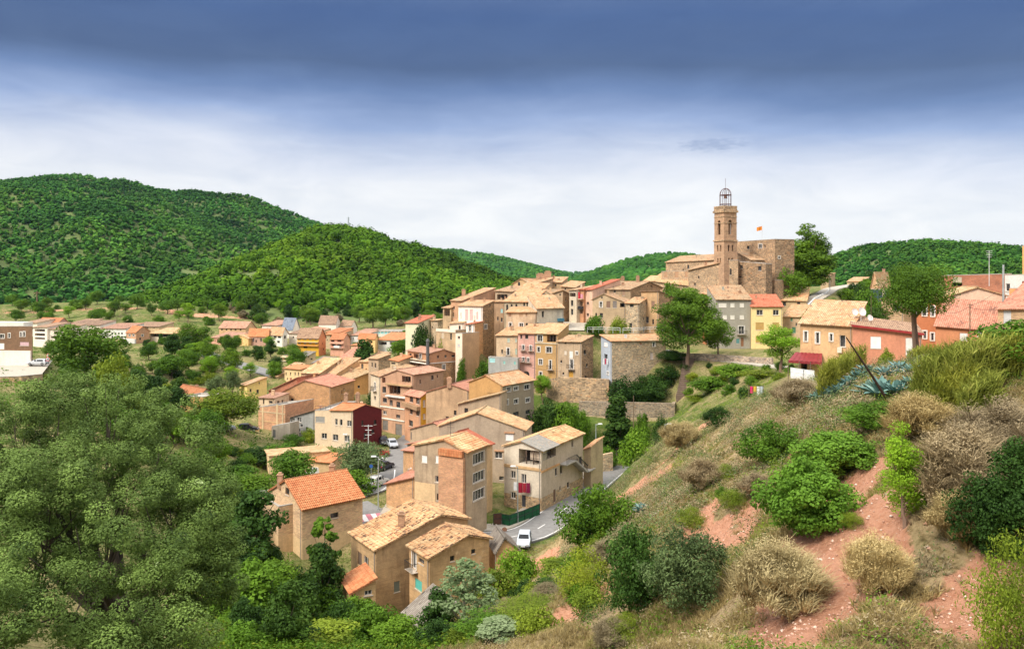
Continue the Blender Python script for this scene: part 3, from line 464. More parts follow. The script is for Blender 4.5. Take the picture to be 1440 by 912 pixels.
H('F', 'narrow rose pink house with small balconies in the facade row', (768, 179, 545), (904, 177.5, 548), 8., 'm', plaster((.60, .34, .29), var=.4), 'tan', bz=-26, rise=1.6,
  W=[('a', 792, 572, 14, 30, 'k'), ('a', 835, 572, 24, 30, 'k'), ('a', 808, 655, 14, 38, 'b'), ('a', 866, 660, 14, 38, 'b'), ('a', 808, 748, 12, 32, 'b'), ('a', 846, 752, 12, 32, 'b'), ('a', 833, 862, 44, 44, 'a')])
H('F', 'ochre house with white surrounds and a covered roof terrace', (904, 177.5, 546), (1076, 175.5, 552), 8., 'm', plaster((.47, .34, .17), var=.4), 'cream', bz=-26, rise=1.8,
  W=[('a', 938, 585, 38, 48, 'W'), ('a', 1028, 585, 70, 56, 'o'), ('a', 928, 672, 20, 42, 'W'), ('a', 1008, 674, 42, 46, 'W'), ('a', 943, 768, 28, 44, 'W'), ('a', 1019, 790, 17, 70, 'b'), ('a', 943, 862, 20, 34, 'W'), ('a', 1019, 875, 22, 44, 's:.5,.3,.1')], boxes=[('a', 900, 1078, 618, 628, .12, plaster((.62, .5, .34)))])
H('F', 'old stone house with a white balcony door and rough side wall', (1076, 175, 608), (1264, 170, 612), (1352, 566), 'm', plaster((.47, .34, .22), var=.9), 'tan', bz=-25.5, wb=STND,
  W=[('a', 1137, 696, 20, 30, 's:.6,.52,.42'), ('a', 1180, 710, 28, 54, 's:.7,.68,.62'), ('a', 1225, 700, 16, 24, 'W'), ('a', 1104, 765, 14, 20, 'k'), ('a', 1185, 785, 26, 70, 'b'), ('a', 1120, 858, 14, 18, 'k'), ('a', 1180, 865, 34, 46, 'd:.5,.27,.05'), ('a', 1137, 622, 12, 14, 'k')])
H('G', 'white street house with dark shutters and red laundry balconies', (335, 204, 210), (392, 202, 208), 8., 'm', PALE, 'tan', bz=-15.5, rise=1, W=[('a', 357, 310, 18, 44, 'k'), ('a', 357, 378, 18, 44, 'k'), ('a', 360, 245, 50, 30, 'o')])
H('G', 'house with iron balconies and red washing beside the pink house', (392, 203.5, 206), (448, 202, 206), 8., 'm', PINKB, 'red', bz=-15.5, rise=1, W=[('a', 418, 262, 44, 40, 'o'), ('a', 418, 315, 44, 36, 'o'), ('a', 418, 372, 44, 40, 'o')], boxes=[('a', 392, 446, 334, 356, .8, plain('dark_iron', (.03, .03, .035), .5)), ('a', 392, 446, 276, 282, .8, PALE)])
H('G', 'pink plastered house under a faded red roof at the street corner', (448, 203, 208), (516, 201, 206), 12., 'm', plaster((.60, .42, .33), var=.4), 'red', bz=-15.5, rise=2.6, W=[('a', 480, 310, 16, 18, 'k'), ('a', 480, 400, 16, 22, 'k')])
H('G', 'large stone house with a wide tan roof and two gable vents', (516, 207, 206), (812, 201, 205), (1062, 192), 'gb', plaster((.46, .33, .20), var=.8), 'tan', pk=(955, 145), bz=-15.5, wb=STNT, chim=[('s', 750, 148, .9, 1.4), ('s', 868, 150, .8, 1.6)],
  W=[('a', 602, 218, 12, 20, 'k'), ('a', 690, 218, 14, 20, 'k'), ('a', 760, 230, 18, 42, 's:.35,.22,.15'), ('b', 945, 178, 8, 12, 'k'), ('b', 975, 178, 8, 12, 'k')])
H('G', 'tan gable fronted house with a vine covered porch', (516, 192, 284), (776, 189, 308), 9., 'ga', plaster((.47, .34, .21), var=.7), 'tan', pk=(604, 240), bz=-15,
  W=[('a', 640, 320, 30, 50, 's:.22,.13,.09'), ('a', 690, 320, 32, 54, 's:.20,.17,.15'), ('a', 582, 322, 20, 44, 'W'), ('a', 545, 400, 14, 26, 'k'), ('a', 585, 405, 24, 34, 'k'), ('a', 750, 325, 40, 34, 'o'), ('a', 590, 268, 12, 14, 'k')])
H('G', 'squat stone turret with a lean-to roof beside the vine porch', (776, 188, 310), (880, 186, 312), 5., 'm', STNG, 'tan', bz=-15, rise=1.2, W=[('a', 822, 330, 30, 22, 'k')])
H('G', 'tan stone house with a brown shutter and sloped verge left of the tall pine', (896, 190, 222), (1032, 187, 218), (1152, 268), 'm', plaster((.50, .36, .22), var=.8), 'brown', bz=-15.5, wb=STNT, W=[('a', 988, 322, 26, 56, 's:.25,.15,.1'), ('a', 943, 440, 24, 46, 'k'), ('a', 988, 455, 14, 40, 'k')])
H('G', 'rubble stone house with a pale blue end wall and laundry', (583, 171, 560), (667, 166, 608), (1087, 603), 'm', BLUEW, 'tan', bz=-25.5, wb=STNG, wbase='b',
  W=[('a', 620, 632, 28, 32, 's:.75,.72,.68'), ('a', 620, 724, 26, 34, 'k'), ('a', 637, 856, 14, 22, 'W'), ('b', 892, 628, 18, 20, 's:.35,.17,.1'), ('b', 995, 632, 18, 34, 'W'), ('b', 845, 725, 24, 44, 's:.4,.3,.2'), ('b', 977, 723, 24, 52, 's:.6,.5,.45'), ('b', 890, 842, 10, 12, 'k'), ('b', 780, 840, 10, 12, 'k')])
# skyline roofs of the old town
H('F', 'skyline house with an arched attic window', (728, 226, 160), (850, 223, 155), 8., 'ga', CREAM, 'tan', pk=(790, 122), bz=-6, W=[('a', 775, 160, 18, 30, 'a'), ('a', 830, 182, 12, 20, 'k')])
H('F', 'skyline house with an orange parapet wall', (845, 222, 158), (935, 220, 152), 8., 'm', TANW, 'tan', bz=-6, rise=1.2, boxes=[('a', 912, 938, 155, 205, .5, ORNG)])
H('F', 'topmost clustered house with a small roof aerial', (930, 228, 148), (1105, 226, 150), 8., 'm', plaster((.45, .32, .2)), 'tan', bz=-6, rise=1.5, aerial=1, chim=[('s', 1000, 110, 2., 1.6), ('s', 940, 108, 2.4, 2.)], W=[('a', 980, 170, 12, 14, 'k'), ('a', 1060, 172, 12, 14, 'k')])
H('F', 'skyline house with a stepped tan roof at the street end', (1105, 222, 180), (1212, 220, 190), 7., 'm', TANW, 'tan', bz=-6, rise=1.5, W=[('a', 1135, 200, 12, 14, 'k')])
H('F', 'attic house with a shaded roof terrace between two tan roofs', (590, 213, 215), (725, 210, 222), 8., 'm', TANW, 'tan', bz=-14, rise=1.2, W=[('a', 645, 262, 80, 40, 'o')])
H('F', 'house with a broad sloping roof in the middle of the old town', (725, 209, 248), (905, 206, 258), 9., 'm', CREAM, 'tan', bz=-12, rise=3.2)
H('F', 'rear house with a small brown shutter and tan verge', (905, 208, 262), (1030, 205, 245), 8., 'ga', CREAM, 'tan', pk=(960, 205), bz=-12, W=[('a', 975, 252, 18, 30, 's:.4,.16,.1'), ('a', 1000, 285, 14, 22, 'k')])
H('F', 'beige stone house closing the upper lane', (1030, 206, 240), (1115, 204, 215), (1168, 240), 'm', plaster((.48, .38, .27), var=.8), 'tan', bz=-16, wb=STNT, W=[('a', 1060, 280, 14, 14, 'k'), ('b', 1140, 280, 8, 24, 'k'), ('a', 1095, 245, 12, 14, 'k')])
H('F', 'dim narrow house with blue shutters in the gap beside the stone tower house', (582, 209, 300), (655, 208, 300), 6., 'm', plaster((.36, .28, .2), var=.9), 'tan', bz=-22, rise=.6, W=[('a', 640, 370, 18, 30, 's:.3,.5,.5'), ('a', 610, 430, 12, 26, 'k'), ('a', 640, 440, 14, 30, 'k')])
# right of the pine
H('I', 'grey stuccoed four storey house with white blinds', (594, 190, 282), (866, 190, 282), 9., 'm', plaster((.34, .35, .33), var=.35), 'tan', bz=-17.2, rise=3.2, chim=[('s', 782, 238, .6, .6)],
  W=[('a', 643, 326, 62, 34, 's:.72,.68,.6'), ('a', 720, 326, 34, 34, 's:.72,.68,.6'), ('a', 793, 326, 34, 34, 's:.72,.68,.6'), ('a', 660, 419, 34, 34, 's:.72,.68,.6'), ('a', 720, 419, 34, 34, 's:.72,.68,.6'), ('a', 793, 419, 34, 34, 's:.72,.68,.6'), ('a', 790, 520, 44, 62, 'b'), ('a', 762, 606, 24, 36, 's:.1,.25,.25'), ('a', 797, 613, 22, 68, 'd:.25,.12,.06')])
H('I', 'light yellow house with brown shutters and a red roof', (868, 189, 338), (1111, 188, 337), 9., 'm', plaster((.74, .58, .30), var=.12), 'red', bz=-17.2, rise=2.6,
  W=[('a', 933, 383, 50, 42, 'w'), ('a', 1059, 383, 46, 42, 'w'), ('a', 933, 490, 64, 58, 's:.48,.30,.10'), ('a', 1058, 490, 50, 58, 's:.48,.30,.10'), ('a', 933, 592, 64, 54, 's:.48,.30,.10')])
H('I', 'tan house with two black openings under a cream roof', (1012, 212, 288), (1296, 208, 292), 9., 'm', plaster((.50, .35, .19), var=.5), 'cream', bz=-13, rise=3.4, W=[('a', 1125, 316, 24, 30, 'k'), ('a', 1236, 317, 24, 30, 'k')])
H('I', 'grey tan house with green windows and a sagging tile roof', (1111, 192, 415), (1330, 188, 418), 8., 'm', plaster((.43, .34, .24), var=.6), 'tan', bz=-15, rise=2.6, W=[('a', 1181, 438, 16, 26, 's:.08,.2,.12'), ('a', 1199, 520, 28, 46, 's:.08,.2,.12'), ('a', 1295, 430, 14, 14, 's:.1,.2,.15')])
H('I', 'salmon plastered garden wall house behind the tall pine', (488, 200, 235), (594, 198, 262), 5., 'm', SALM, 'tan', bz=-17.2, rise=.6)
H('J', 'orange plastered house with a maroon porch awning', (362, 112, 466), (772, 108, 490), 9., 'm', plaster((.60, .37, .19), var=.7), 'tan', bz=-13.6, rise=3.,
  W=[('a', 405, 570, 24, 78, 'W'), ('a', 497, 582, 26, 86, 'W'), ('a', 603, 578, 22, 58, 'W'), ('a', 692, 606, 46, 92, 'w'), ('a', 370, 800, 90, 100, 'o')], boxes=[('a', 655, 690, 655, 695, .4, WHITE)], awning=1, dish=1)
H('J', 'salmon red garage house with a white shutter beside the tree trunk', (772, 107, 484), (1312, 104, 552), 8., 'm', plaster((.60, .28, .19), var=.45), 'brown', bz=-14, rise=.9, fascia=(.30, .03, .03), W=[('a', 950, 616, 82, 92, 's:.8,.78,.76'), ('a', 1232, 650, 98, 140, 's:.72,.7,.66')])
H('K', 'red brick house front with white framed windows by the pine trunk', (566, 119, 582), (760, 117, 572), 8., 'f', plaster((.55, .19, .08), var=.2), 'pink', bz=-12, par=.2, W=[('a', 595, 642, 22, 84, 'W'), ('a', 666, 645, 30, 84, 'W'), ('a', 730, 652, 24, 80, 'W'), ('a', 594, 830, 22, 70, 'W'), ('a', 668, 835, 24, 60, 'W'), ('a', 727, 850, 24, 60, 'W')])
H('K', 'broad pale pink gable wall with overhead cables', (764, 124, 562), (1300, 121, 530), 10., 'ga', plaster((.62, .47, .37), var=.35), 'cream', pk=(1078, 468), bz=-12)
H('K', 'low orange tiled house with a small canopy under the pink gable', (752, 113, 762), (1245, 108, 800), 7., 'm', SALM, 'pink', bz=-13.5, rise=3.6, W=[('a', 970, 850, 60, 60, 's:.7,.68,.66'), ('a', 1120, 825, 90, 50, 's:.66,.66,.64')])
H('K', 'flat roofed red brick flats behind the gable', (820, 150, 372), (1345, 146, 358), 12., 'f', BRKR, 'pink', bz=-12, par=.3, W=[('a', 920, 440, 80, 30, 'o')], boxes=[('a', 885, 955, 385, 428, .1, PALE)])
H('K', 'white house with a metal terrace frame at the picture edge', (1292, 132, 368), (1560, 128, 360), 9., 'f', WHITE, 'tan', bz=-12, par=.2, W=[('a', 1316, 465, 34, 60, 'w'), ('a', 1440, 438, 30, 44, 's:.3,.08,.06')])
H('K', 'plain orange block beside the white house', (1326, 119, 472), (1560, 116, 468), 5., 'f', plaster((.66, .31, .13), var=.2), 'tan', bz=-12, par=.1)
H('K', 'nearest right hand house with a red tiled roof and brick pillar', (1236, 106, 632), (1560, 102, 628), 9., 'm', BRKT, 'pink', bz=-12, rise=3.4, W=[('a', 1310, 700, 60, 110, 's:.5,.5,.5')], boxes=[('a', 1244, 1400, 552, 600, -4, plaster((.38, .3, .22)))])
H('K', 'tall tan chimney tower at the right edge', (1428, 150, 140), (1500, 149, 140), 5., 'f', plaster((.62, .36, .16), var=.2), 'tan', bz=-8, par=.2, cat='tower', name='tower')
H('K', 'tan house with an orange roof far up the right slope', (248, 205, 470), (300, 202, 472), (402, 470, 210), 'ga', plaster((.55, .36, .22)), 'cream', pk=4., bz=-12, W=[('b', 335, 430, 14, 20, 'k')])
H('K', 'dark blue shaded terrace house under the tan one', (246, 190, 480), (410, 188, 482), 5., 'f', plain('blue_shade_cloth', (.04, .07, .09), .8), 'tan', bz=-14, W=[('a', 345, 505, 20, 50, 's:.5,.4,.3')])
H('K', 'unfinished brick house with an open window by the embankment', (330, 150, 560), (505, 146, 545), 7., 'ga', BRKT, 'tan', pk=(430, 528), bz=-13, W=[('a', 450, 620, 60, 50, 'k'), ('a', 432, 548, 14, 20, 'k')])
H('K', 'isolated tan house low on the far right hill', (62, 330, 420), (180, 326, 420), 9., 'm', CREAM, 'tan', bz=-11, rise=3, W=[('a', 130, 405, 14, 14, 'k')])
H('J', 'far tan cottage beside the road lamp', (520, 300, 100), (580, 298, 102), 7., 'm', TANW, 'tan', bz=-10, rise=2)

H('B', 'small orange roofed house beside the larger white gabled one', (1262, 296, 262), (1375, 293, 262), 8., 'm', CREAM, 'orange', bz=-26.5, rise=2, W=[('a', 1300, 275, 12, 14, 'k'), ('a', 1340, 275, 12, 14, 'k')])
H('B', 'pale cottage wedged between the long beige row and the white porch house', (655, 312, 262), (760, 308, 262), 7., 'm', PALE, 'rose', bz=-25.5, rise=2, W=[('a', 690, 275, 12, 10, 'k'), ('a', 730, 275, 12, 10, 'k')])
H('D', 'white rendered house in front of the turquoise pavilion', (395, 305, 150), (490, 303, 152), 7., 'm', WHITE, 'rose', bz=-26, rise=1.6, W=[('a', 430, 165, 12, 12, 'k')])
H('A', 'cream house with a brown roof half behind the far orange roof', (560, 350, 186), (690, 347, 186), 8., 'm', CREAM, 'brown', bz=-24, rise=2, W=[('a', 600, 195, 12, 8, 'k')])
H('A', 'low white house left of the far orange roofed one', (180, 330, 188), (290, 327, 188), 8., 'm', WHITE, 'brown', bz=-24.5, rise=2, W=[('a', 220, 205, 12, 12, 'k')])
H('D', 'cream cottage between the rose apartments and the cypress', (352, 262, 250), (405, 260, 252), 6., 'm', CREAM, 'orange', bz=-28, rise=1.4)
# ------------------------------------------------------------------ terrain
GP = []   # control points (x, y, z)
def gp(px, py, Y): GP.append((wx(px, Y), Y, wz(py, Y)))
for t in [(1440,912,17),(1300,912,18),(1150,912,20),(1000,912,24),(850,912,30),(760,912,38),(1440,800,20),(1300,800,22),(1180,800,24),(1040,800,30),(940,860,31),(860,870,35),
 (1440,700,25),(1320,700,27),(1220,700,29),(1120,740,30),(1000,760,38),(900,790,45),(830,800,52),(800,850,42),(1440,620,30),(1330,620,33),(1240,620,36),(1150,640,42),(1080,660,50),(980,690,58),(900,720,66),(840,752,76),(790,785,84),
 (1440,560,33),(1330,560,37),(1240,570,41),(1150,590,50),(1080,600,62),(1000,630,75),(930,660,90),(875,672,106),(1340,527,48),(1240,533,55),(1150,552,68),(1100,562,80),(1060,569,92),(1010,584,98),(960,602,104),(915,628,108),
 (1440,514,46),(1380,513,52),(1440,500,60),(1440,478,85),(1330,508,78),(1380,495,88),
 (350,912,48),(450,912,66),(560,912,62),(640,912,52),(450,880,76),(380,850,82),(350,780,96),(330,700,116),(330,640,140),(330,600,165),(400,790,98),(200,912,44),(0,912,34),(0,700,62),(100,700,62),(200,700,75),(280,700,95),(0,600,100),(120,600,110),(200,620,120),(100,540,150),(0,542,160),(200,560,150),(260,620,140),
 (-150,800,45),(-250,600,90),(230,540,200),(330,560,200),(300,500,250),(350,510,240),(400,535,232),(200,490,300),(420,498,275),(500,495,268),(600,480,262),(0,482,320),(200,474,350),(400,470,350),(600,468,340),(0,446,420),(100,440,430),(200,437,420),(300,447,420),(450,452,450),(600,457,420),(720,450,400),
 (0,430,480),(200,424,480),(350,432,480),(500,440,490),(680,440,460),
 (750,400,232),(850,408,234),(950,402,236),(967,523,166.5),(1010,509,168.5),(985,521,164),(950,524,168),(1100,415,228),(1180,412,240),(1150,440,195),(1250,445,150),(1200,402,350),(1300,402,350),(1420,400,200),(690,470,225),(650,540,200),(660,560,185),(620,540,212),
 (850,600,150),(900,622,140),(840,645,140),(780,572,165),(755,592,160),(820,592,158),(930,592,158),(945,590,157),(870,592,159),(830,562,170),(870,562,169),(910,560,168),(950,562,168),(965,545,168),(1000,548,150),(1050,524,148),(1030,507,165),(1080,507,160),(990,497,174),(920,497,182),(840,462,186),(1100,530,130),(1150,535,108),(1100,512,150),(730,545,172),(790,585,165),
 (1500,380,260),(1350,395,180),(1250,405,260)]: gp(*t)
GP += [(0, 0, -1.8), (0, 12, -5.6), (-8, 0, -7), (-25, 0, -15), (-60, 0, -16), (15, 0, -2.5), (40, 10, 2), (8, 9, -6.3), (11, 13, -8.2), (5, 5, -3.6), (3, 14, -7.6), (80, 20, 4), (60, 60, -3), (120, 100, -3), (8, -20, 6), (-60, 60, -14), (-120, 60, -12), (-150, 150, -14), (-200, 250, -20), (200, 200, 4), (250, 350, 0), (-300, 450, -18), (0, 520, -22), (300, 520, -4), (120, 480, -8), (-400, 250, -16), (400, 100, 10), (-200, -60, -8), (200, -60, 20), (0, -80, 14)]
for h in HOUSES:
    o = h['o']
    if 'rise' in o and h['roof'] == 'm': h['z'][2] = h['z'][1]+o['rise']; h['z'][3] = h['z'][0]+o['rise']
    for k in 'LCRB':
        GP.append((h[k][0], h[k][1], h['bz']))
GP.append((wx(1035, 215), 215, -8)); GP.append((wx(960, 225), 225, -6)); GP.append((wx(1110, 232), 232, -7)); GP.append((wx(940, 208), 208, -10)); GP.append((wx(1010, 205), 205, -11))
GPA = np.array(GP)
# drop control points that sit closer than 1.2 m to an earlier one
keep = []
for i, p in enumerate(GPA):
    if all((p[0]-GPA[j, 0])**2+(p[1]-GPA[j, 1])**2 > 1.5**2 for j in keep): keep.append(i)
GPA = GPA[keep]
def _solve():
    P = GPA[:, :2]; n = len(P)
    D = np.sqrt(((P[:, None]-P[None])**2).sum(-1))
    A = np.zeros((n+3, n+3)); A[:n, :n] = -D + np.eye(n)*.25; A[:n, n] = 1; A[:n, n+1:] = P/100; A[n, :n] = 1; A[n+1:, :n] = P.T/100
    return np.linalg.solve(A, np.concatenate([GPA[:, 2], [0, 0, 0]]))
RW = _solve()
# roads: list of (points (x, y, z), width, kind)
def flat(px, py, z=-35.): Y = -z*F/(py-HZ); return (wx(px, Y), Y, z)
ROADS = {
 'main': ([flat(868, 654), flat(852, 665), flat(826, 686), flat(786, 722), flat(745, 748), flat(690, 757), flat(620, 755), flat(560, 744), flat(520, 724), flat(492, 708)], 6.0),
 'street': ([flat(470, 702), flat(505, 691), flat(536, 680), flat(556, 664), flat(562, 648), flat(566, 634), flat(572, 622), (wx(585, 176), 176, -34.6), (wx(560, 190), 190, -33.5)], 5.6),
 'upper': ([(wx(285, 262), 262, wz(495, 262)), (wx(300, 254), 254, wz(501, 254)), (wx(322, 246), 246, wz(508, 246)), (wx(345, 240), 240, wz(514, 240)), (wx(368, 234), 234, wz(521, 234)), (wx(392, 230), 230, wz(528, 230))], 6.0),
 'lane': ([(wx(905, 174), 174, wz(500, 174)), (wx(960, 172), 172, wz(502, 172)), (wx(1010, 168), 168, wz(505, 168)), (wx(1060, 160), 160, wz(510, 160)), (wx(1110, 148), 148, wz(517, 148))], 4.5),
 'church_road': ([(wx(1128, 205), 205, wz(432, 205)), (wx(1145, 215), 215, wz(420, 215)), (wx(1160, 228), 228, wz(411, 228)), (wx(1172, 245), 245, wz(405, 245)), (wx(1200, 270), 270, wz(400, 270))], 4.5),
 'old_town': ([(wx(805, 186), 186, wz(464, 186)), (wx(812, 194), 194, wz(458, 194)), (wx(806, 205), 205, wz(452, 205))], 6),
}
def seg_dist(X, Y, pts):
    best = np.full(X.shape, 1e9); bz = np.zeros(X.shape)
    for a, b in zip(pts[:-1], pts[1:]):
        dx, dy = b[0]-a[0], b[1]-a[1]; L2 = dx*dx+dy*dy+1e-9
        t = np.clip(((X-a[0])*dx+(Y-a[1])*dy)/L2, 0, 1)
        d = np.hypot(X-a[0]-t*dx, Y-a[1]-t*dy); m = d < best
        best = np.where(m, d, best); bz = np.where(m, a[2]+t*(b[2]-a[2]), bz)
    return best, bz
def base_z(X, Y):
    X = np.asarray(X, float); Y = np.asarray(Y, float); sh = X.shape; x = X.ravel(); y = Y.ravel(); out = np.empty(len(x))
    n = len(GPA)
    for i in range(0, len(x), 20000):
        xx = x[i:i+20000]; yy = y[i:i+20000]
        D = np.sqrt((xx[:, None]-GPA[None, :, 0])**2+(yy[:, None]-GPA[None, :, 1])**2)
        out[i:i+20000] = -D@RW[:n]+RW[n]+RW[n+1]*xx/100+RW[n+2]*yy/100
    return out.reshape(sh)
def gz(X, Y):
    X = np.asarray(X, float); Y = np.asarray(Y, float)
    z = base_z(X, Y)
    far = np.clip((np.hypot(X, Y)-600)/500, 0, 1); z = z*(1-far)+(-22)*far
    for k, (pts, w_) in ROADS.items():
        d, rz = seg_dist(X, Y, pts)
        pad = 3.4 if k in ('main', 'street') else 1.0
        f = np.clip((d-w_/2-pad)/4.5, 0, 1); f = f*f*(3-2*f)
        z = np.where(f < 1, (rz-.25)*(1-f)+z*f, z)
    # the small square between the two roads
    d, rz = seg_dist(X, Y, [flat(545, 700), flat(575, 722), flat(640, 740)])
    f = np.clip((d-3)/4., 0, 1); z = np.where(f < 1, -35.25*(1-f)+z*f, z)
    return z
def vnoise(X, Y, s, seed=0):
    """smooth value noise on a lattice, vectorised"""
    X = X/s+seed*17.3; Y = Y/s+seed*9.1
    ix = np.floor(X).astype(np.int64); iy = np.floor(Y).astype(np.int64); fx = X-ix; fy = Y-iy
    fx = fx*fx*(3-2*fx); fy = fy*fy*(3-2*fy)
    def hsh(a, b):
        h_ = (a*374761393+b*668265263+seed*144665) & 0x7fffffff; h_ = ((h_ ^ (h_ >> 13))*1274126177) & 0x7fffffff
        return ((h_ ^ (h_ >> 16)) & 0xffff)/65535.
    return (hsh(ix, iy)*(1-fx)+hsh(ix+1, iy)*fx)*(1-fy)+(hsh(ix, iy+1)*(1-fx)+hsh(ix+1, iy+1)*fx)*fy
def axis(lo, hi, step, g, end0, end1):
    a = list(np.arange(lo, hi, step)); s = step; x = a[-1]
    while x < end1: s *= g; x += s; a.append(x)
    s = step; x = lo; pre = []
    while x > end0: s *= g; x -= s; pre.append(x)
    return np.array(pre[::-1]+a)
xs = axis(-45, 46, .5, 1.035, -4500, 4500); ys = axis(8, 112, .5, 1.022, -300, 5500)
GX, GY = np.meshgrid(xs, ys)
GZ = gz(GX, GY)
_slope = np.clip((60-np.hypot(GX-8, (GY-45)*.6))/25, 0, 1)*np.clip((GX+8)/10, 0, 1)
rdist = np.minimum(seg_dist(GX, GY, ROADS['main'][0])[0], seg_dist(GX, GY, ROADS['street'][0])[0])
mic = (vnoise(GX, GY, 7, 1)-.5)*1.3+(vnoise(GX, GY, 2.6, 2)-.5)*.7+(vnoise(GX, GY, 1.1, 3)-.5)*.45
nearm = np.clip((rdist-6)/6, 0, 1)*np.clip((130-GY)/30, 0, 1)*np.clip((GY-5)/8, 0, 1)
GZ = GZ+mic*(.35+.65*_slope)*nearm
nx_, ny_ = len(xs), len(ys)
def bilin(x, y):
    i = np.clip(np.searchsorted(xs, x)-1, 0, nx_-2); j = np.clip(np.searchsorted(ys, y)-1, 0, ny_-2)
    fx = (x-xs[i])/(xs[i+1]-xs[i]); fy = (y-ys[j])/(ys[j+1]-ys[j])
    return (GZ[j, i]*(1-fx)+GZ[j, i+1]*fx)*(1-fy)+(GZ[j+1, i]*(1-fx)+GZ[j+1, i+1]*fx)*fy
def hit(px, py, Y0=14., Y1=700.):
    """point of the ground seen at a pixel of the photograph"""
    t = Y0*(Y1/Y0)**np.linspace(0, 1, 900)
    x = (px-720)/F*t; z = (HZ-py)/F*t
    g = bilin(x, t); k = np.nonzero(z < g)[0]
    if len(k) == 0 or k[0] == 0: k = [int(np.argmin(np.abs(z-g)))]
    i = k[0]; return float(x[i]), float(t[i]), float(g[i])
# what grows where: attributes on the sheet
def zone(poly_px, width, soft):
    pts = [hit(*p, 380. if width in (5, 6, 8) and soft == 6 else 14.) for p in poly_px]; d, _ = seg_dist(GX, GY, pts); wv = width+ (vnoise(GX, GY, 3, 5)-.5)*width*1.1 + (vnoise(GX, GY, 1, 6)-.5)*width*.5
    return np.clip((wv-d)/soft+.5, 0, 1)
soil = np.zeros(GX.shape)
for pl, wd in (([(1215, 660), (1190, 700), (1150, 780), (1120, 840), (1080, 905)], 1.45), ([(1300, 640), (1270, 690), (1240, 740), (1200, 800), (1150, 870)], 1.0), ([(1225, 690), (1240, 760), (1230, 830)], .9),
               ([(990, 770), (1040, 740), (1060, 700)], .7), ([(930, 650), (960, 620), (990, 600), (1000, 590)], 1.2), ([(870, 700), (900, 680), (940, 660)], 1.2), ([(820, 860), (850, 820), (790, 870)], .9), ([(1020, 770), (1000, 740)], 1.0),
               ([(1110, 640), (1160, 620), (1080, 660)], .7), ([(1380, 800), (1330, 850), (1400, 880)], .8), ([(745, 800), (770, 780), (800, 770)], 1.6), ([(1010, 700), (990, 730), (960, 760)], .8), ([(1300, 650), (1330, 640)], .9)):
    soil = np.maximum(soil, zone(pl, wd, .8))
for pl, wd in (([(250, 443), (330, 447), (500, 448)], 6), ([(20, 440), (110, 436), (250, 440)], 6)):
    soil = np.maximum(soil, .6*zone(pl, wd, 6))
green = np.clip((vnoise(GX, GY, 9, 8)*.6+vnoise(GX, GY, 3, 9)*.4-.45)*3, 0, 1)*.75
inslope = np.clip((GX+4)/8, 0, 1)*np.clip((104-GY)/10, 0, 1)
green = green*inslope*.45+(1-inslope)*np.clip(.55+green*.6, 0, 1)
_t = np.clip((GY-340)/30, 0, 1)*np.clip((560-GY)/60, 0, 1)*np.clip((150-GX)/60, 0, 1); green = green*(1-_t)+_t*np.clip(green*.8+.30, 0, 1); _terr = _t
for pl, wd in (([(960, 600), (900, 610), (850, 630), (860, 590)], 7), ([(800, 590), (780, 570), (940, 590)], 8)): green = np.maximum(green, zone(pl, wd, 4))
soil = np.maximum(soil, _terr*np.clip((vnoise(GX, GY*3, 40, 71)-.5)*1.2, 0, .32))
GZ = GZ+_terr*.9*(np.floor((GY+vnoise(GX, GY, 60, 70)*30)/11.)%2)
GZ = GZ-.35*np.clip(soil, 0, 1)*(GY < 110)*(.5+vnoise(GX, GY, .9, 44))
rock = zone([(905, 742), (925, 722), (940, 700)], .7, .4)+zone([(985, 668), (975, 684)], .5, .3)
V = np.stack([GX.ravel(), GY.ravel(), GZ.ravel()], 1)
ii = (np.arange(ny_-1)[:, None]*nx_+np.arange(nx_-1)[None]).ravel()
Qg = np.stack([ii, ii+1, ii+1+nx_, ii+nx_], 1)
m, nt, b = newmat('hillside_ground')
v = objvec(nt, rand=False)
a1 = nn(nt, 'ShaderNodeAttribute', attribute_name='soil'); a2 = nn(nt, 'ShaderNodeAttribute', attribute_name='green'); a3 = nn(nt, 'ShaderNodeAttribute', attribute_name='rock')
nzf = noise(nt, v, 3.2, 7, .7); nzm = noise(nt, v, .55, 5, .6)
dry = ramp(nt, [(.30, (.17, .115, .055)), (.44, (.33, .24, .125)), (.56, (.48, .36, .20)), (.66, (.40, .27, .18)), (.8, (.58, .47, .31))]); nt.links.new(nzf, dry.inputs[0])
grn = ramp(nt, [(.3, (.045, .075, .015)), (.55, (.10, .15, .03)), (.75, (.20, .22, .06))]); nt.links.new(nzf, grn.inputs[0])
so_ = ramp(nt, [(.28, (.32, .14, .09)), (.42, (.52, .25, .15)), (.55, (.62, .33, .215)), (.66, (.52, .23, .14)), (.78, (.70, .47, .35))]); nt.links.new(nzf, so_.inputs[0])
f1 = nn(nt, 'ShaderNodeMath', operation='MULTIPLY_ADD', inp={1: 1.7, 2: -.85}); nt.links.new(nzm, f1.inputs[0])
f2 = nn(nt, 'ShaderNodeMath', operation='ADD', use_clamp=True); nt.links.new(a2.outputs['Fac'], f2.inputs[0]); nt.links.new(f1.outputs[0], f2.inputs[1])
c1 = mixc(nt, f2.outputs[0], dry.outputs[0], grn.outputs[0])
f3 = ramp(nt, [(.42, 0), (.58, 1)]); f4 = nn(nt, 'ShaderNodeMath', operation='MULTIPLY_ADD', inp={1: .9}); nt.links.new(a1.outputs['Fac'], f4.inputs[0])
f5 = nn(nt, 'ShaderNodeMath', operation='MULTIPLY_ADD', inp={1: 1.5, 2: -.66}); nt.links.new(noise(nt, v, .8, 9, .75), f5.inputs[0]); nt.links.new(f5.outputs[0], f4.inputs[2]); nt.links.new(f4.outputs[0], f3.inputs[0])
c2 = mixc(nt, f3.outputs[0], c1, so_.outputs[0])
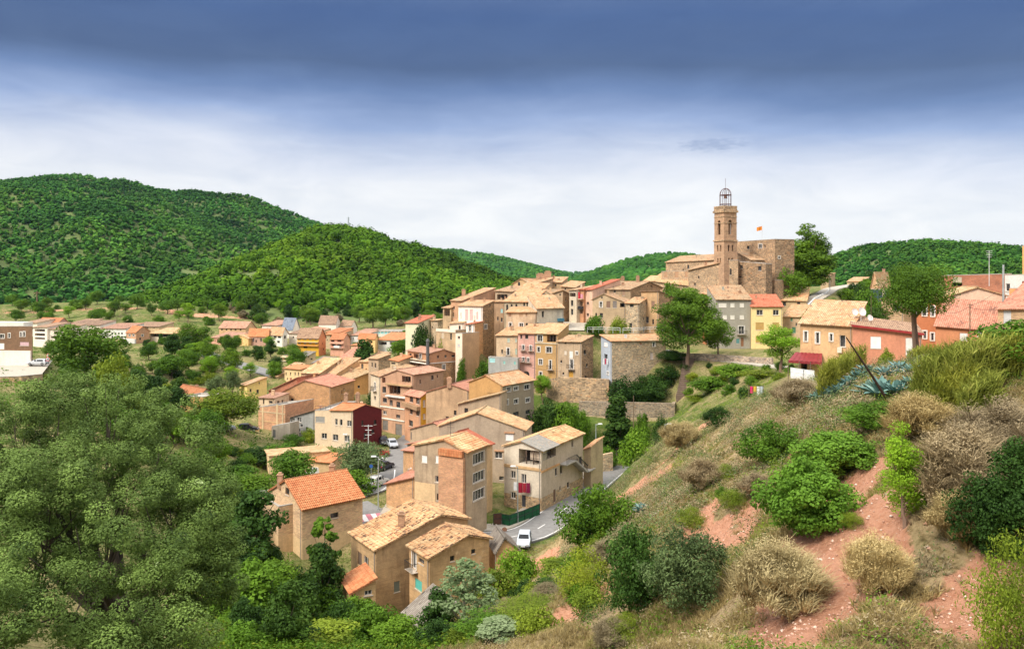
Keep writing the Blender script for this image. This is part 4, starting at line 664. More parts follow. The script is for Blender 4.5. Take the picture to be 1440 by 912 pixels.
c3 = mixc(nt, a3.outputs['Fac'], c2, (.50, .47, .42))
nt.links.new(c3, b.inputs['Base Color']); b.inputs['Roughness'].default_value = 1; b.inputs['Specular IOR Level'].default_value = .1
vo = nn(nt, 'ShaderNodeTexVoronoi', inp={'Scale': 2.6}); nt.links.new(v, vo.inputs['Vector'])
hb = nn(nt, 'ShaderNodeMath', operation='MULTIPLY_ADD', inp={1: .5}); nt.links.new(vo.outputs[0], hb.inputs[0]); nt.links.new(noise(nt, v, 5, 8, .75), hb.inputs[2])
bump(nt, b, hb.outputs[0], 1., .25)
g_ = npmesh('ground', V, Qg, m, smooth=True, attrs={'soil': soil.ravel(), 'green': green.ravel(), 'rock': np.clip(rock, 0, 1).ravel()})
tag(g_, kind='structure')

# ------------------------------------------------------------------ roads
asph = plain('asphalt', (.20, .195, .19), .9, var=.12); pave = plain('concrete_paving', (.40, .36, .30), .9, var=.12); paint = plain('road_paint', (.75, .74, .72), .7, var=.05)
pinkp = plain('pink_road_paint', (.55, .20, .24), .8, var=.1); kerbm = plain('kerb_stone', (.45, .43, .40), .9)
def offs(pts, d):
    out = []
    for i, p in enumerate(pts):
        a = np.array(pts[max(i-1, 0)][:2]); b_ = np.array(pts[min(i+1, len(pts)-1)][:2]); t = b_-a; t /= np.linalg.norm(t)
        out.append((p[0]-t[1]*d, p[1]+t[0]*d, p[2]))
    return out
def smoothp(pts, n=4):
    P_ = [np.array(p, float) for p in pts]; out = []
    for i in range(len(P_)-1):
        p0, p1, p2, p3 = P_[max(i-1, 0)], P_[i], P_[i+1], P_[min(i+2, len(P_)-1)]
        for k in range(n):
            t = k/n; out.append(tuple(.5*(2*p1+(p2-p0)*t+(2*p0-5*p1+4*p2-p3)*t*t+(3*p1-p0-3*p2+p3)*t**3)))
    out.append(tuple(P_[-1])); return out
def strip(mb, pts, d0, d1, dz, thick=0):
    A = offs(pts, d0); B = offs(pts, d1)
    for i in range(len(pts)-1):
        q = [(*A[i][:2], A[i][2]+dz), (*B[i][:2], B[i][2]+dz), (*B[i+1][:2], B[i+1][2]+dz), (*A[i+1][:2], A[i+1][2]+dz)]
        if d1 > d0: q = q[::-1]
        mb.face(q)
        if thick:
            for X_, s in ((A, 1), (B, -1)):
                e = [(*X_[i][:2], X_[i][2]+dz-thick), (*X_[i+1][:2], X_[i+1][2]+dz-thick), (*X_[i+1][:2], X_[i+1][2]+dz), (*X_[i][:2], X_[i][2]+dz)]
                mb.face(e[::s])
for k, (pts, w_) in ROADS.items():
    sp_ = smoothp(pts); mb = MB()
    strip(mb, sp_, -w_/2, w_/2, .0 if k != 'street' else .004, .3)
    o = mb.build('road', asph if k in ('main', 'street', 'upper') else pave); tag(o, kind='structure')
    if k == 'main':
        mb = MB(); strip(mb, sp_[:28], w_/2-.35, w_/2-.22, .012); strip(mb, sp_[:28], -w_/2+.22, -w_/2+.35, .012)
        for i in range(2, 26, 3): strip(mb, sp_[i:i+2], -.07, .07, .012)
        tag(mb.build('road_markings', paint), kind='structure')
        mb = MB(); strip(mb, sp_[:34], -w_/2-3.0, -w_/2-.02, .13, .4)
        tag(mb.build('pavement', pave), kind='structure')
mb = MB()
sq = [flat(512, 762), flat(548, 700), flat(566, 690), flat(583, 700), flat(590, 722), flat(650, 738), flat(650, 757), flat(560, 757)]
sq = [(p[0], p[1], -34.86) for p in sq]; mb.face(sq); 
for a, b_ in zip(sq, sq[1:]+sq[:1]): mb.face([a, b_, (b_[0], b_[1], -35.3), (a[0], a[1], -35.3)])
tag(mb.build('pavement', pave), kind='structure')
# zebra crossing, parking bay lines
mb = MB(); mp_ = MB()
c0 = np.array(flat(524, 727)[:2]); du = np.array([.93, .35]); dv = np.array([-.35, .93])
for i in range(7):
    o_ = c0+du*(i-3)*.75-dv*1.6; q = [(*(o_), -34.98), (*(o_+du*.72), -34.98), (*(o_+du*.72+dv*3.4), -34.98), (*(o_+dv*3.4), -34.98)]
    (mb if i % 2 else mp_).face(q)
st = ROADS['street'][0]
strip(mb, smoothp(st)[:9], -2.6, -2.45, .016); strip(mb, smoothp(st)[:6], 2.1, 2.3, .016)
strip(mb, smoothp([flat(512, 696), flat(535, 690), flat(553, 676), flat(556, 660)]), 0, .18, .022)
tag(mb.build('road_markings', paint), kind='structure'); tag(mp_.build('road_markings', pinkp), kind='structure')

# ------------------------------------------------------------------ house builder
TILE['slate'] = ((.26, .31, .38), (.20, .25, .33), (.16, .20, .27), (.08, .1, .14))
FRM = plain('window_frame', (.72, .69, .64), .6); FRMD = plain('dark_frame', (.16, .11, .08), .6); SILL = plain('sill_stone', (.55, .48, .40), .9); IRON = plain('black_iron', (.025, .025, .027), .5)
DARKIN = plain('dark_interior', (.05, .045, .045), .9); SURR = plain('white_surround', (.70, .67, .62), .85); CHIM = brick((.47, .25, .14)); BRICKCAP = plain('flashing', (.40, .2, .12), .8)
CONCW = plain('concrete_edge', (.38, .35, .31), .9)
def colmat(c):
    return plain('painted_shutter', tuple(float(t) for t in c.split(',')), .7, var=.08)
def hitface(P0, P1, px):
    d = P1-P0; k = (px-720)/F; t = (k*P0[1]-P0[0])/(d[0]-k*d[1]); L = np.linalg.norm(d); return t*L, P0[1]+t*d[1]
def top_at(prof, u):
    for (u0, z0), (u1, z1) in zip(prof[:-1], prof[1:]):
        if u0 <= u <= u1: return z0+(z1-z0)*(u-u0)/(u1-u0+1e-9)
    return prof[-1][1] if u > prof[-1][0] else prof[0][1]
def wall_face(mb, P0, P1, zb, prof, wins, mi, off, zsplit=None, mi2=0, depth=.2):
    """one wall with real openings; P0->P1 seen from outside left to right"""
    L = np.linalg.norm(P1-P0); d = (P1-P0)/L; n = np.array([d[1], -d[0]])
    def p3(u, z, dep=0): q = P0+d*u-n*dep; return (q[0], q[1], z)
    us = sorted(set([0, L]+[u for u, _ in prof if 0 < u < L]+[u for w_ in wins for u in (w_['u0'], w_['u1'])]))
    us = [u for i, u in enumerate(us) if i == 0 or u-us[i-1] > 1e-4]
    for u0, u1 in zip(us[:-1], us[1:]):
        um = (u0+u1)/2; t0, t1 = top_at(prof, u0), top_at(prof, u1)
        holes = sorted([(w_['z0'], w_['z1']) for w_ in wins if w_['u0'] < um < w_['u1']])
        cuts = [zb]; segs = []
        z = zb
        for a, b_ in holes: segs.append((z, a)); z = b_
        for a, b_ in segs:
            if b_-a > 1e-3:
                parts = [(a, b_)]
                if zsplit is not None and a < zsplit < b_: parts = [(a, zsplit), (zsplit, b_)]
                for q0, q1 in parts:
                    mb.face([p3(u0, q0), p3(u1, q0), p3(u1, q1), p3(u0, q1)], [(u0, q0), (u1, q0), (u1, q1), (u0, q1)], mi2 if zsplit is not None and q1 <= zsplit+1e-6 else mi)
        if zsplit is not None and z < zsplit < min(t0, t1):
            mb.face([p3(u0, z), p3(u1, z), p3(u1, zsplit), p3(u0, zsplit)], [(u0, z), (u1, z), (u1, zsplit), (u0, zsplit)], mi2); z = zsplit
        if t0 > z+1e-3 or t1 > z+1e-3:
            mb.face([p3(u0, z), p3(u1, z), p3(u1, max(t1, z)), p3(u0, max(t0, z))], [(u0, z), (u1, z), (u1, t1), (u0, t0)], mi)
    for w_ in wins:
        u0, u1, a, b_ = w_['u0'], w_['u1'], w_['z0'], w_['z1']; dp = w_.get('dep', depth)
        for q in ([(u0, a, 0), (u0, a, dp), (u0, b_, dp), (u0, b_, 0)], [(u1, a, dp), (u1, a, 0), (u1, b_, 0), (u1, b_, dp)], [(u0, b_, 0), (u0, b_, dp), (u1, b_, dp), (u1, b_, 0)], [(u0, a, dp), (u0, a, 0), (u1, a, 0), (u1, a, dp)]):
            mb.face([p3(*t) for t in q], [(t[0]+t[2], t[1]) for t in q], mi)
        if w_['t'] == 'a':
            r = (u1-u0)/2; cu = (u0+u1)/2; zc = b_-r; N = 8
            for s in (0, 1):
                arc = [(cu-r*cos(pi/2*k/N)*(1 if s == 0 else -1), zc+r*sin(pi/2*k/N)) for k in range(N+1)]
                cor = (u0, b_) if s == 0 else (u1, b_)
                for k in range(N):
                    tri = [cor, arc[k], arc[k+1]] if s == 0 else [cor, arc[k+1], arc[k]]
                    mb.face([p3(u, z, .002) for u, z in tri], [(u, z) for u, z in tri], mi)
    return p3, d, n
def bx(mb, p3, u0, u1, z0, z1, d0, d1, mi=0):
    """box on a face between depths d0 (outer) and d1 (inner)"""
    o = np.array(p3(u0, z0, d1)); mb.box(o, np.array(p3(u1, z0, d1))-o, np.array(p3(u0, z0, d0))-o, (0, 0, z1-z0), mi)
def make_window(root, off, p3, w_, far):
    u0, u1, a, b_, t = w_['u0'], w_['u1'], w_['z0'], w_['z1'], w_['t']; arg = w_['arg']; W_, Hh = u1-u0, b_-a
    dp = w_.get('dep', .2)
    g = lambda: MB()
    if t in 'ks' and far or t == 'k':
        mb = g(); mb.face([p3(u0, a, dp-.01), p3(u1, a, dp-.01), p3(u1, b_, dp-.01), p3(u0, b_, dp-.01)])
        o = mb.build('window' if t == 'k' else 'shutter', glass() if t == 'k' else colmat(arg), root, off)
        if t == 'k' and not far and Hh > .5:
            mf = g(); bx(mf, p3, u0, u1, a-.10, a-.002, -.07, dp-.03); mf.build('sill', SILL, root, off)
        return o
    if t == 's':
        mb = g(); bx(mb, p3, u0+.002, u1-.002, a+.002, b_-.002, .05, dp); o = mb.build('shutter', colmat(arg), root, off)
        mf = g(); bx(mf, p3, u0-.05, u1+.05, a-.10, a-.002, -.06, -.001); mf.build('sill', SILL, root, off); return o
    if t == 'g':
        mb = g(); n_ = max(3, int(Hh/.5))
        for i in range(n_): bx(mb, p3, u0+.002, u1-.002, a+Hh*i/n_+.01, a+Hh*(i+1)/n_-.02, .08, dp)
        return mb.build('garage_door', plain('garage_metal', (.20, .18, .16), .6), root, off)
    if t == 'd':
        mb = g(); bx(mb, p3, u0+.002, u1-.002, a+.002, b_-.002, .10, dp); o = mb.build('door', colmat(arg), root, off); return o
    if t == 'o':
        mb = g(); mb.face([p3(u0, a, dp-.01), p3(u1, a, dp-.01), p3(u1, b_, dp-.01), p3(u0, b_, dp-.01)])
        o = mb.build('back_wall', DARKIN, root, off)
        if W_ > 2:
            mf = g()
            for s in ((.33, .66) if W_ < 5 else (.25, .5, .75)): mf = g(); bx(mf, p3, u0+W_*s-.07, u0+W_*s+.07, a, b_, .1, .24); mf.build('post', FRMD, root, off)
        mr = g(); bx(mr, p3, u0, u1, a+.95, a+1.0, .03, .07)
        for i in range(1, int(W_/.25)): bx(mr, p3, u0+i*.25-.012, u0+i*.25+.012, a, a+.95, .04, .06)
        mr.build('railing', IRON, root, off); return o
    # framed windows
    fm = FRM if t != 'a' else FRMD
    mb = g(); fw = .07 if t != 'z' else .06; d0, d1 = dp-.09, dp-.03
    bx(mb, p3, u0, u0+fw, a, b_, d0, d1); bx(mb, p3, u1-fw, u1, a, b_, d0, d1)
    bx(mb, p3, u0+fw, u1-fw, a, a+fw, d0, d1); bx(mb, p3, u0+fw, u1-fw, b_-fw, b_, d0, d1)
    k = 4 if t == 'z' else (2 if W_ > .8 else 1)
    for i in range(1, k): bx(mb, p3, u0+W_*i/k-.035, u0+W_*i/k+.035, a+fw, b_-fw, d0+.01, d1-.01)
    fr = mb.build('window', fm, root, off)
    mp2 = g(); mp2.face([p3(u0, a, dp-.02), p3(u1, a, dp-.02), p3(u1, b_, dp-.02), p3(u0, b_, dp-.02)]); mp2.build('pane', glass(), fr)
    if fr: mp2o = fr.children[0]; mp2o.location = (-off[0], -off[1], -off[2])
    if t in 'Wbz':
        ms = g(); e = .16 if t != 'z' else .08
        bx(ms, p3, u0-e, u0-.002, a-.0, b_+e, -.035, -.001); bx(ms, p3, u1+.002, u1+e, a, b_+e, -.035, -.001); bx(ms, p3, u0, u1, b_+.002, b_+e, -.035, -.001)
        so2 = ms.build('surround', SURR, fr); so2.location = (-off[0], -off[1], -off[2])
    ml = g(); bx(ml, p3, u0-.12, u1+.12, a-.10, a-.002, -.08, -.001); s_ = ml.build('sill', SILL, fr); s_.location = (-off[0], -off[1], -off[2])
    if t == 'b':
        mk = g(); bx(mk, p3, u0-.5, u1+.5, a-.14, a-.12+.0, -.75, -.002); bk = mk.build('balcony', SILL, root, off)
        mr = g(); bx(mr, p3, u0-.5, u1+.5, a+.85, a+.9, -.75, -.70)
        n_ = int((W_+1)/.13)
        for i in range(n_+1): x_ = u0-.5+(W_+1)*i/n_; bx(mr, p3, x_-.012, x_+.012, a-.12, a+.85, -.735, -.71)
        for s in (u0-.5, u1+.46):
            bx(mr, p3, s, s+.04, a+.85, a+.9, -.70, -.002)
        r_ = mr.build('railing', IRON, bk); r_.location = (-off[0], -off[1], -off[2])
    return fr
def slope(mb, e0, e1, r1, r0, oe=.4, os_=.25, th=.14, ribs=False, orr=0., mi=0):
    """tiled roof plane: eave e0->e1 (left to right seen from outside), ridge r0->r1"""
    e0, e1, r1, r0 = (np.array(p, float) for p in (e0, e1, r1, r0))
    ue = (e1-e0); ue /= np.linalg.norm(ue)
    d0 = e0-r0; d0 /= np.linalg.norm(d0); d1 = e1-r1; d1 /= np.linalg.norm(d1)
    e0 = e0+d0*oe-ue*os_; e1 = e1+d1*oe+ue*os_; r0 = r0-ue*os_-d0*orr; r1 = r1+ue*os_-d1*orr
    nrm = np.cross(e1-e0, r0-e0); nrm /= np.linalg.norm(nrm)
    if nrm[2] < 0: nrm = -nrm
    W0 = np.linalg.norm(e1-e0); L0 = np.linalg.norm(r0-e0); up = nrm*th
    def T(s, t): return (e0*(1-s)+e1*s)*(1-t)+(r0*(1-s)+r1*s)*t
    if ribs:
        nu = max(2, int(W0/.26)); sub = 4; nv = max(2, int(L0/.42)); rr = np.random.RandomState(int(abs(e0[0]*100)) % 9999)
        jit = rr.rand(nu, nv)*.035; rows = []
        for j in range(nv):
            for e in (0, 1):
                t = (j+e)/nv; row = []
                for i in range(nu*sub+1):
                    s = i/(nu*sub); c = min(i//sub, nu-1)
                    hgt = .055*abs(sin(pi*i/sub))+(.05 if e == 0 else .0)+jit[c, j]
                    row.append((tuple(T(s, t)+nrm*(th+hgt)), (s*W0, t*L0)))
                rows.append(row)
        for j in range(len(rows)-1):
            A, B = rows[j], rows[j+1]
            for i in range(len(A)-1): mb.face([A[i][0], A[i+1][0], B[i+1][0], B[i][0]], [A[i][1], A[i+1][1], (B[i+1][1][0], B[i+1][1][1]-.001), (B[i][1][0], B[i][1][1]-.001)], mi)
        up = nrm*(th-.02)
    q = [e0+up, e1+up, r1+up, r0+up]
    mb.face([tuple(p) for p in q], [(0, 0), (W0, 0), (W0, L0), (0, L0)], mi)
    mb.face([tuple(p) for p in (r0, r1, e1, e0)], None, mi)
    for a, b_ in ((e0, e1), (e1, r1), (r1, r0), (r0, e0)):
        l_ = np.linalg.norm(b_-a); mb.face([tuple(a), tuple(b_), tuple(b_+up), tuple(a+up)], [(0, 0), (l_, 0), (l_, .1), (0, .1)], mi)
def build_house(h, root=None, off=None):
    o = h['o']; Lp, Cp, Rp, Bp = h['L'], h['C'], h['R'], h['B']; zL, zC, zR, zB = h['z']; zb = h['bz']-4.
    ctr = (Lp+Cp+Rp+Bp)/4
    if root is None:
        root = empty(h['name'], (ctr[0], ctr[1], h['bz'])); tag(root, h['label'], h['cat'], None); off = (ctr[0], ctr[1], h['bz'])
    far = Cp[1] > 225
    fa = [('a', Lp, Cp, zL, zC), ('b', Cp, Rp, zC, zR), ('c', Rp, Bp, zR, zB), ('d', Bp, Lp, zB, zL)]
    La, Lb = np.linalg.norm(Cp-Lp), np.linalg.norm(Rp-Cp)
    prof = {k: [(0, z0), (np.linalg.norm(q-p), z1)] for k, p, q, z0, z1 in fa}
    roof = h['roof']; pk = None
    if roof in ('ga', 'gb'):
        P0, P1, LL, za, zb_ = (Lp, Cp, La, zL, zC) if roof == 'ga' else (Cp, Rp, Lb, zC, zR)
        if isinstance(h['pk'], (int, float)): u = LL/2; zp = (za+zb_)/2+h['pk']
        else:
            px, py = P2(h['fr'], *h['pk']); u, Yp = hitface(P0, P1, px); u = min(max(u, LL*.12), LL*.88); Yp = P0[1]+(P1[1]-P0[1])*u/LL
            zp = max(wz(py, Yp), max(za, zb_)+.25)
        pk = (u, zp)
        ka, kc = ('a', 'c') if roof == 'ga' else ('b', 'd')
        prof[ka] = [(0, za), (u, zp), (LL, zb_)]
        zc0, zc1 = (prof[kc][0][1], prof[kc][1][1]); prof[kc] = [(0, zc0), (LL-u, zp), (LL, zc1)]
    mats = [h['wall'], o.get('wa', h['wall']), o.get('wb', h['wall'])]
    zs = None; flip = False
    if 'plinth' in o: mats.append(o['plinth'][0]); zs = o['plinth'][1]
    if 'band2' in o: mats.append(h['wall']); mats[0] = mats[1] = mats[2] = o['band2'][0]; zs = wz(P2(h['fr'], 0, o['band2'][1])[1], (Cp[1]+Rp[1])/2)
    wins = {k: [] for k in 'abcd'}
    for wv in o.get('W', ()) or h['W']:
        f, x, y, ww, hh, t = wv; t, _, arg = t.partition(':')
        P0, P1 = (Lp, Cp) if f == 'a' else (Cp, Rp); LL = np.linalg.norm(P1-P0)
        pxa, pya = P2(h['fr'], x-ww/2, y-hh/2); pxb, pyb = P2(h['fr'], x+ww/2, y+hh/2)
        ua, _1 = hitface(P0, P1, pxa); ub, _2 = hitface(P0, P1, pxb)
        if not (-50 < ua < 90 and -50 < ub < 90): continue
        if ua > ub: ua, ub = ub, ua
        ua = max(ua, .12); ub = min(ub, LL-.12)
        if ub-ua < .18: continue
        Ym = P0[1]+(P1[1]-P0[1])*(ua+ub)/2/LL; z1, z0 = wz(pya, Ym), wz(pyb, Ym)
        tm = min(top_at(prof[f], ua), top_at(prof[f], ub))-.12
        z1 = min(z1, tm)
        if z1-z0 < .25: continue
        if any(not (ub <= q['u0'] or ua >= q['u1'] or z1 <= q['z0'] or z0 >= q['z1']) for q in wins[f]): continue
        dep = .2
        if t == 'o': dep = min(2.2, (Lb if f == 'a' else La)*.4)
        wins[f].append(dict(u0=ua, u1=ub, z0=z0, z1=z1, t=t, arg=arg, dep=dep))
    rz_ = random.Random(int(abs(ctr[0]*13+ctr[1]*5)))
    if 150 < Cp[1] < 352 and h['name'] == 'house' and roof != 'f':
        for f, LL, zt_ in (('a', La, min(zL, zC)), ('b', Lb, min(zC, zR))):
            if LL < 3.5 or len(wins[f]) > 5 or (f == 'b' and (Rp[0]/Rp[1]-Cp[0]/Cp[1]) < .004): continue
            for kk in range(2 if len(wins[f]) else 4):
                ww, hh = rz_.uniform(.35, .8), rz_.uniform(.5, 1.2); ua = rz_.uniform(.4, LL-1.3); z1 = zt_-rz_.uniform(.7, max(1., zt_-h['bz']-2)); ub, z0 = ua+ww, z1-hh
                if z0 < h['bz']+.5 or any(not (ub <= q['u0']-.3 or ua >= q['u1']+.3 or z1 <= q['z0']-.3 or z0 >= q['z1']+.3) for q in wins[f]): continue
                wins[f].append(dict(u0=ua, u1=ub, z0=z0, z1=z1, t='k', arg='', dep=.22))
    mb = MB(); info = {}
    for k, P0, P1, _a, _b in fa:
        if roof == 'f' and k in 'abcd': pass
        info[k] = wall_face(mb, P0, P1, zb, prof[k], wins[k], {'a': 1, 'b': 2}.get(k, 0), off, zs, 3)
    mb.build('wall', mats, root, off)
    tm = tiles(h['tile'])
    def P3(p, z): return (p[0], p[1], z)
    mr = MB(); ribs = bool(o.get('ribs'))
    if roof == 'f':
        par = o.get('par', .3); zt = zC-par
        i_ = .22; cc = ctr
        def ins(p): return p+(cc-p)/np.linalg.norm(cc-p)*i_*1.4
        zmin = min(zL, zC, zR, zB)-par
        mr.face([P3(ins(p), zmin) for p in (Lp, Cp, Rp, Bp)], [(0, 0), (La, 0), (La, Lb), (0, Lb)])
        pts = [(Lp, zL), (Cp, zC), (Rp, zR), (Bp, zB)]
        for (p, z), (q, z2) in zip(pts, pts[1:]+pts[:1]):
            pi_, qi = ins(p), ins(q)
            mr.face([P3(p, z+.04), P3(q, z2+.04), P3(qi, z2+.04), P3(pi_, z+.04)]); mr.face([P3(pi_, zmin), P3(qi, zmin), P3(qi, z2+.04), P3(pi_, z+.04)][::-1])
            n_ = (p-ctr)*.0; mr.face([P3(p+(p-cc)*.006, z-.06), P3(q+(q-cc)*.006, z2-.06), P3(q+(q-cc)*.006, z2+.04), P3(p+(p-cc)*.006, z+.04)])
        mr.build('roof', CONCW, root, off)
        if o.get('rail'):
            mq = MB(); p3, d, n = info['a']; bx(mq, p3, 0, La, zL+.9, zL+.95, .05, .1); bx(mq, p3, 0, La, zL+.4, zL+.43, .05, .1)
            for i in range(int(La/1.2)+1): bx(mq, p3, i*1.2, i*1.2+.05, zL, zL+.95, .05, .1)
            mq.build('railing', IRON, root, off)
    elif roof == 'm':
        slope(mr, P3(Lp, zL), P3(Cp, zC), P3(Rp, zR), P3(Bp, zB), ribs=ribs, orr=.25)
    else:
        u, zp = pk
        if roof == 'ga':
            Pk = Lp+(Cp-Lp)*u/La; Pk2 = Pk+(Rp-Cp)
            slope(mr, P3(Cp, zC), P3(Rp, zR), P3(Pk2, zp), P3(Pk, zp), ribs=ribs); slope(mr, P3(Bp, zB), P3(Lp, zL), P3(Pk, zp), P3(Pk2, zp), ribs=ribs)
            rg = (Pk, Pk2)
        else:
            Pk = Cp+(Rp-Cp)*u/Lb; Pk2 = Pk+(Lp-Cp)
            slope(mr, P3(Lp, zL), P3(Cp, zC), P3(Pk, zp), P3(Pk2, zp), ribs=ribs); slope(mr, P3(Rp, zR), P3(Bp, zB), P3(Pk2, zp), P3(Pk, zp), ribs=ribs)
            rg = (Pk, Pk2)
        d_ = rg[1]-rg[0]; d_ = d_/np.linalg.norm(d_)
        if not far: mr.tube([P3(rg[0]-d_*.3, zp+.17), P3(rg[1]+d_*.3, zp+.17)], .12, 6)
    if roof != 'f': mr.build('roof', tm, root, off)
    for k in 'ab':
        p3, d, n = info[k]
        for w_ in wins[k]: make_window(root, off, p3, w_, far)
    rw = random.Random(int(abs(ctr[0]*31+ctr[1]*7)))
    if 155 < Cp[1] < 230 and h['name'] == 'house' and roof != 'f':
        for kk in range(rw.choice((0, 1, 1, 2))):
            fi, fj = rw.uniform(.2, .8), rw.uniform(.25, .75); p = Lp+(Cp-Lp)*fi+(Bp-Lp)*fj
            if pk and roof == 'gb': zt_ = top_at(prof['b'], fj*Lb)
            elif pk: zt_ = top_at(prof['a'], fi*La)
            else: zt_ = zL+(zC-zL)*fi+(zB-zL)*fj
            s = rw.uniform(.4, .7); hg = rw.uniform(.6, 1.2); mq = MB(); mq.box((p[0]-s/2, p[1]-s/2, zt_-.4), (s, 0, 0), (0, s*.8, 0), (0, 0, hg+.4)); mq.box((p[0]-s/2-.06, p[1]-s/2-.06, zt_+hg), (s+.12, 0, 0), (0, s*.8+.12, 0), (0, 0, .1)); mq.build('chimney', rw.choice((CHIM, h['wall'])), root, off)
        if rw.random() < .45:
            p = Lp+(Cp-Lp)*.5+(Bp-Lp)*.5; zt_ = max(zL, zC, pk[1] if pk else 0 if zC > 0 else zC); mq = MB(); mq.tube([(p[0], p[1], zt_-1), (p[0], p[1], zt_+1.9)], .03, 4)
            for k in range(4): mq.tube([(p[0]-.45, p[1]+.1*k, zt_+1.1+k*.22), (p[0]+.45, p[1]-.1*k, zt_+1.1+k*.22)], .018, 4)
            mq.build('aerial', IRON, root, off)
    for f, x0, x1, y0, y1, ot, mt in o.get('boxes', ()):
        P0, P1 = (Lp, Cp) if f == 'a' else (Cp, Rp); p3 = info[f][0]; LL = np.linalg.norm(P1-P0)
        a0, _ = hitface(P0, P1, P2(h['fr'], x0)[0]); a1, _ = hitface(P0, P1, P2(h['fr'], x1)[0]); Ym = P0[1]+(P1[1]-P0[1])*(a0+a1)/2/LL
        if a0 > a1: a0, a1 = a1, a0
        z1, z0 = wz(P2(h['fr'], 0, y0)[1], Ym), wz(P2(h['fr'], 0, y1)[1], Ym)
        mq = MB()
        if ot < 0: bx(mq, p3, a0, a1, z0, z1, -ot, -ot+3.)
        else: bx(mq, p3, a0, a1, z0, z1, -ot, -.003)
        mq.build('balcony' if .6 <= ot < 2 else ('trim' if 0 <= ot < .2 else 'wall_panel'), mt, root, off)
    for ch in o.get('chim', ()):
        _, x, y, s, hg = ch
        px, py = P2(h['fr'], x, y)
        # find where the pixel ray meets the roof: search over the footprint
        best = None
        for i in range(21):
            for j in range(21):
                p = Lp+(Cp-Lp)*i/20+(Bp-Lp)*j/20
                if pk and roof == 'gb': s_ = j/20*Lb; zt = top_at(prof['b'], s_)
                elif pk: s_ = i/20*La; zt = top_at(prof['a'], s_)
                else: zt = zL+(zC-zL)*i/20+(zB-zL)*j/20
                e = abs(720+p[0]/p[1]*F-px)+abs(HZ-zt/p[1]*F-py)
                if best is None or e < best[0]: best = (e, p, zt)
        p, zt = best[1], best[2]
        mq = MB(); mq.box((p[0]-s/2, p[1]-s/2, zt-.5), (s, 0, 0), (0, s, 0), (0, 0, hg+.5)); mq.box((p[0]-s/2-.08, p[1]-s/2-.08, zt+hg), (s+.16, 0, 0), (0, s+.16, 0), (0, 0, .12)); mq.box((p[0]-s/3, p[1]-s/3, zt+hg+.12), (s/1.5, 0, 0), (0, s/1.5, 0), (0, 0, .25))
        mq.build('chimney', CHIM, root, off)
    if Cp[1] < 200 and roof != 'f' and h['name'] == 'house' and La > 2.5:
        p3 = info['a'][0]; mq = MB(); q0 = np.array(p3(La-.25, h['bz'], -.1)); q1 = np.array(p3(La-.25, zC-.1, -.1)); mq.tube([tuple(q0), tuple(q1), tuple(np.array(p3(La-.25, zC+.0, -.35)))], .05, 5); mq.build('downpipe', plain('zinc_pipe', (.30, .27, .24), .6), root, off)
    if o.get('fascia'):
        p3 = info['a'][0]; mq = MB(); A_ = p3(-.2, 0, -.42); B_ = p3(La+.2, 0, -.42)
        mq.box((A_[0], A_[1], zL-.14), (B_[0]-A_[0], B_[1]-A_[1], zC-zL), (.04, .08, 0), (0, 0, .3)); mq.build('fascia', plain('maroon_fascia', o['fascia'], .6), root, off)
    if o.get('pipe'):
        mq = MB(); mq.tube([(Cp[0]-.5, Cp[1]-.7, zC-8), (Cp[0]-.5, Cp[1]-.7, zC+3)], .38, 10); mq.tube([(Cp[0]-.5, Cp[1]-.7, zC+3), (Cp[0]-.5, Cp[1]-.7, zC+3.6)], [.5, .2], 10); mq.build('flue_pipe', plain('dark_flue', (.10, .10, .10), .6), root, off)
    if o.get('aerial'):
        q = (Lp+Cp+Rp+Bp)/4; zt = max(zL, zC)+1.2; mq = MB(); mq.tube([(q[0], q[1], zt-1), (q[0], q[1], zt+2.2)], .035, 5)
        for k in range(5): mq.tube([(q[0]-.5, q[1], zt+1.1+k*.22), (q[0]+.5, q[1], zt+1.1+k*.22)], .02, 4)
        mq.build('aerial', IRON, root, off)
    if o.get('planks'):
        pass
    if o.get('patch'):   # plain fibre cement sheet over the terrace corner of the roof
        u, zp = pk; Pk = Lp+(Cp-Lp)*u/La; f2 = .33; mq = MB()
        slope(mq, (*Cp, zC+.12), (*(Cp+(Rp-Cp)*f2), zC+.12), (*(Pk+(Rp-Cp)*f2), zp+.12), (*Pk, zp+.12), oe=.6, os_=.35)
        mq.build('roof_sheet', plain('fibre_cement', (.25, .235, .21), .9), root, off)
    if o.get('stairs'):
        p3 = info['b'][0]; mq = MB(); u0, _ = hitface(Cp, Rp, P2('N', 700)[0]); u1, _ = hitface(Cp, Rp, P2('N', 778)[0]); u2, _ = hitface(Cp, Rp, P2('N', 870)[0]); u3, _ = hitface(Cp, Rp, P2('N', 920)[0])
        Ym = Cp[1]+(Rp[1]-Cp[1])*.5; zt = wz(P2('N', 0, 440)[1], Ym); z2 = wz(P2('N', 0, 535)[1], Ym+3)
        bx(mq, p3, u0, u1, zt-.15, zt, -1.3, -.003); bx(mq, p3, u2, u3, z2-.15, z2, -1.5, -.003)
        n_ = 12
        for i in range(n_):
            ua = u1+(u2-u1)*i/n_; zz = zt+(z2-zt)*(i+.5)/n_; bx(mq, p3, ua, ua+(u2-u1)/n_, zz-.25, zz, -1.3, -.003)
        st_ = mq.build('staircase', CONCW, root, off); mq = MB()
        bx(mq, p3, u0, u1, zt+.9, zt+.95, -1.3, -1.25)
        for i in range(14):
            ua = u0+(u1-u0)*i/13; bx(mq, p3, ua, ua+.03, zt, zt+.9, -1.3, -1.27)
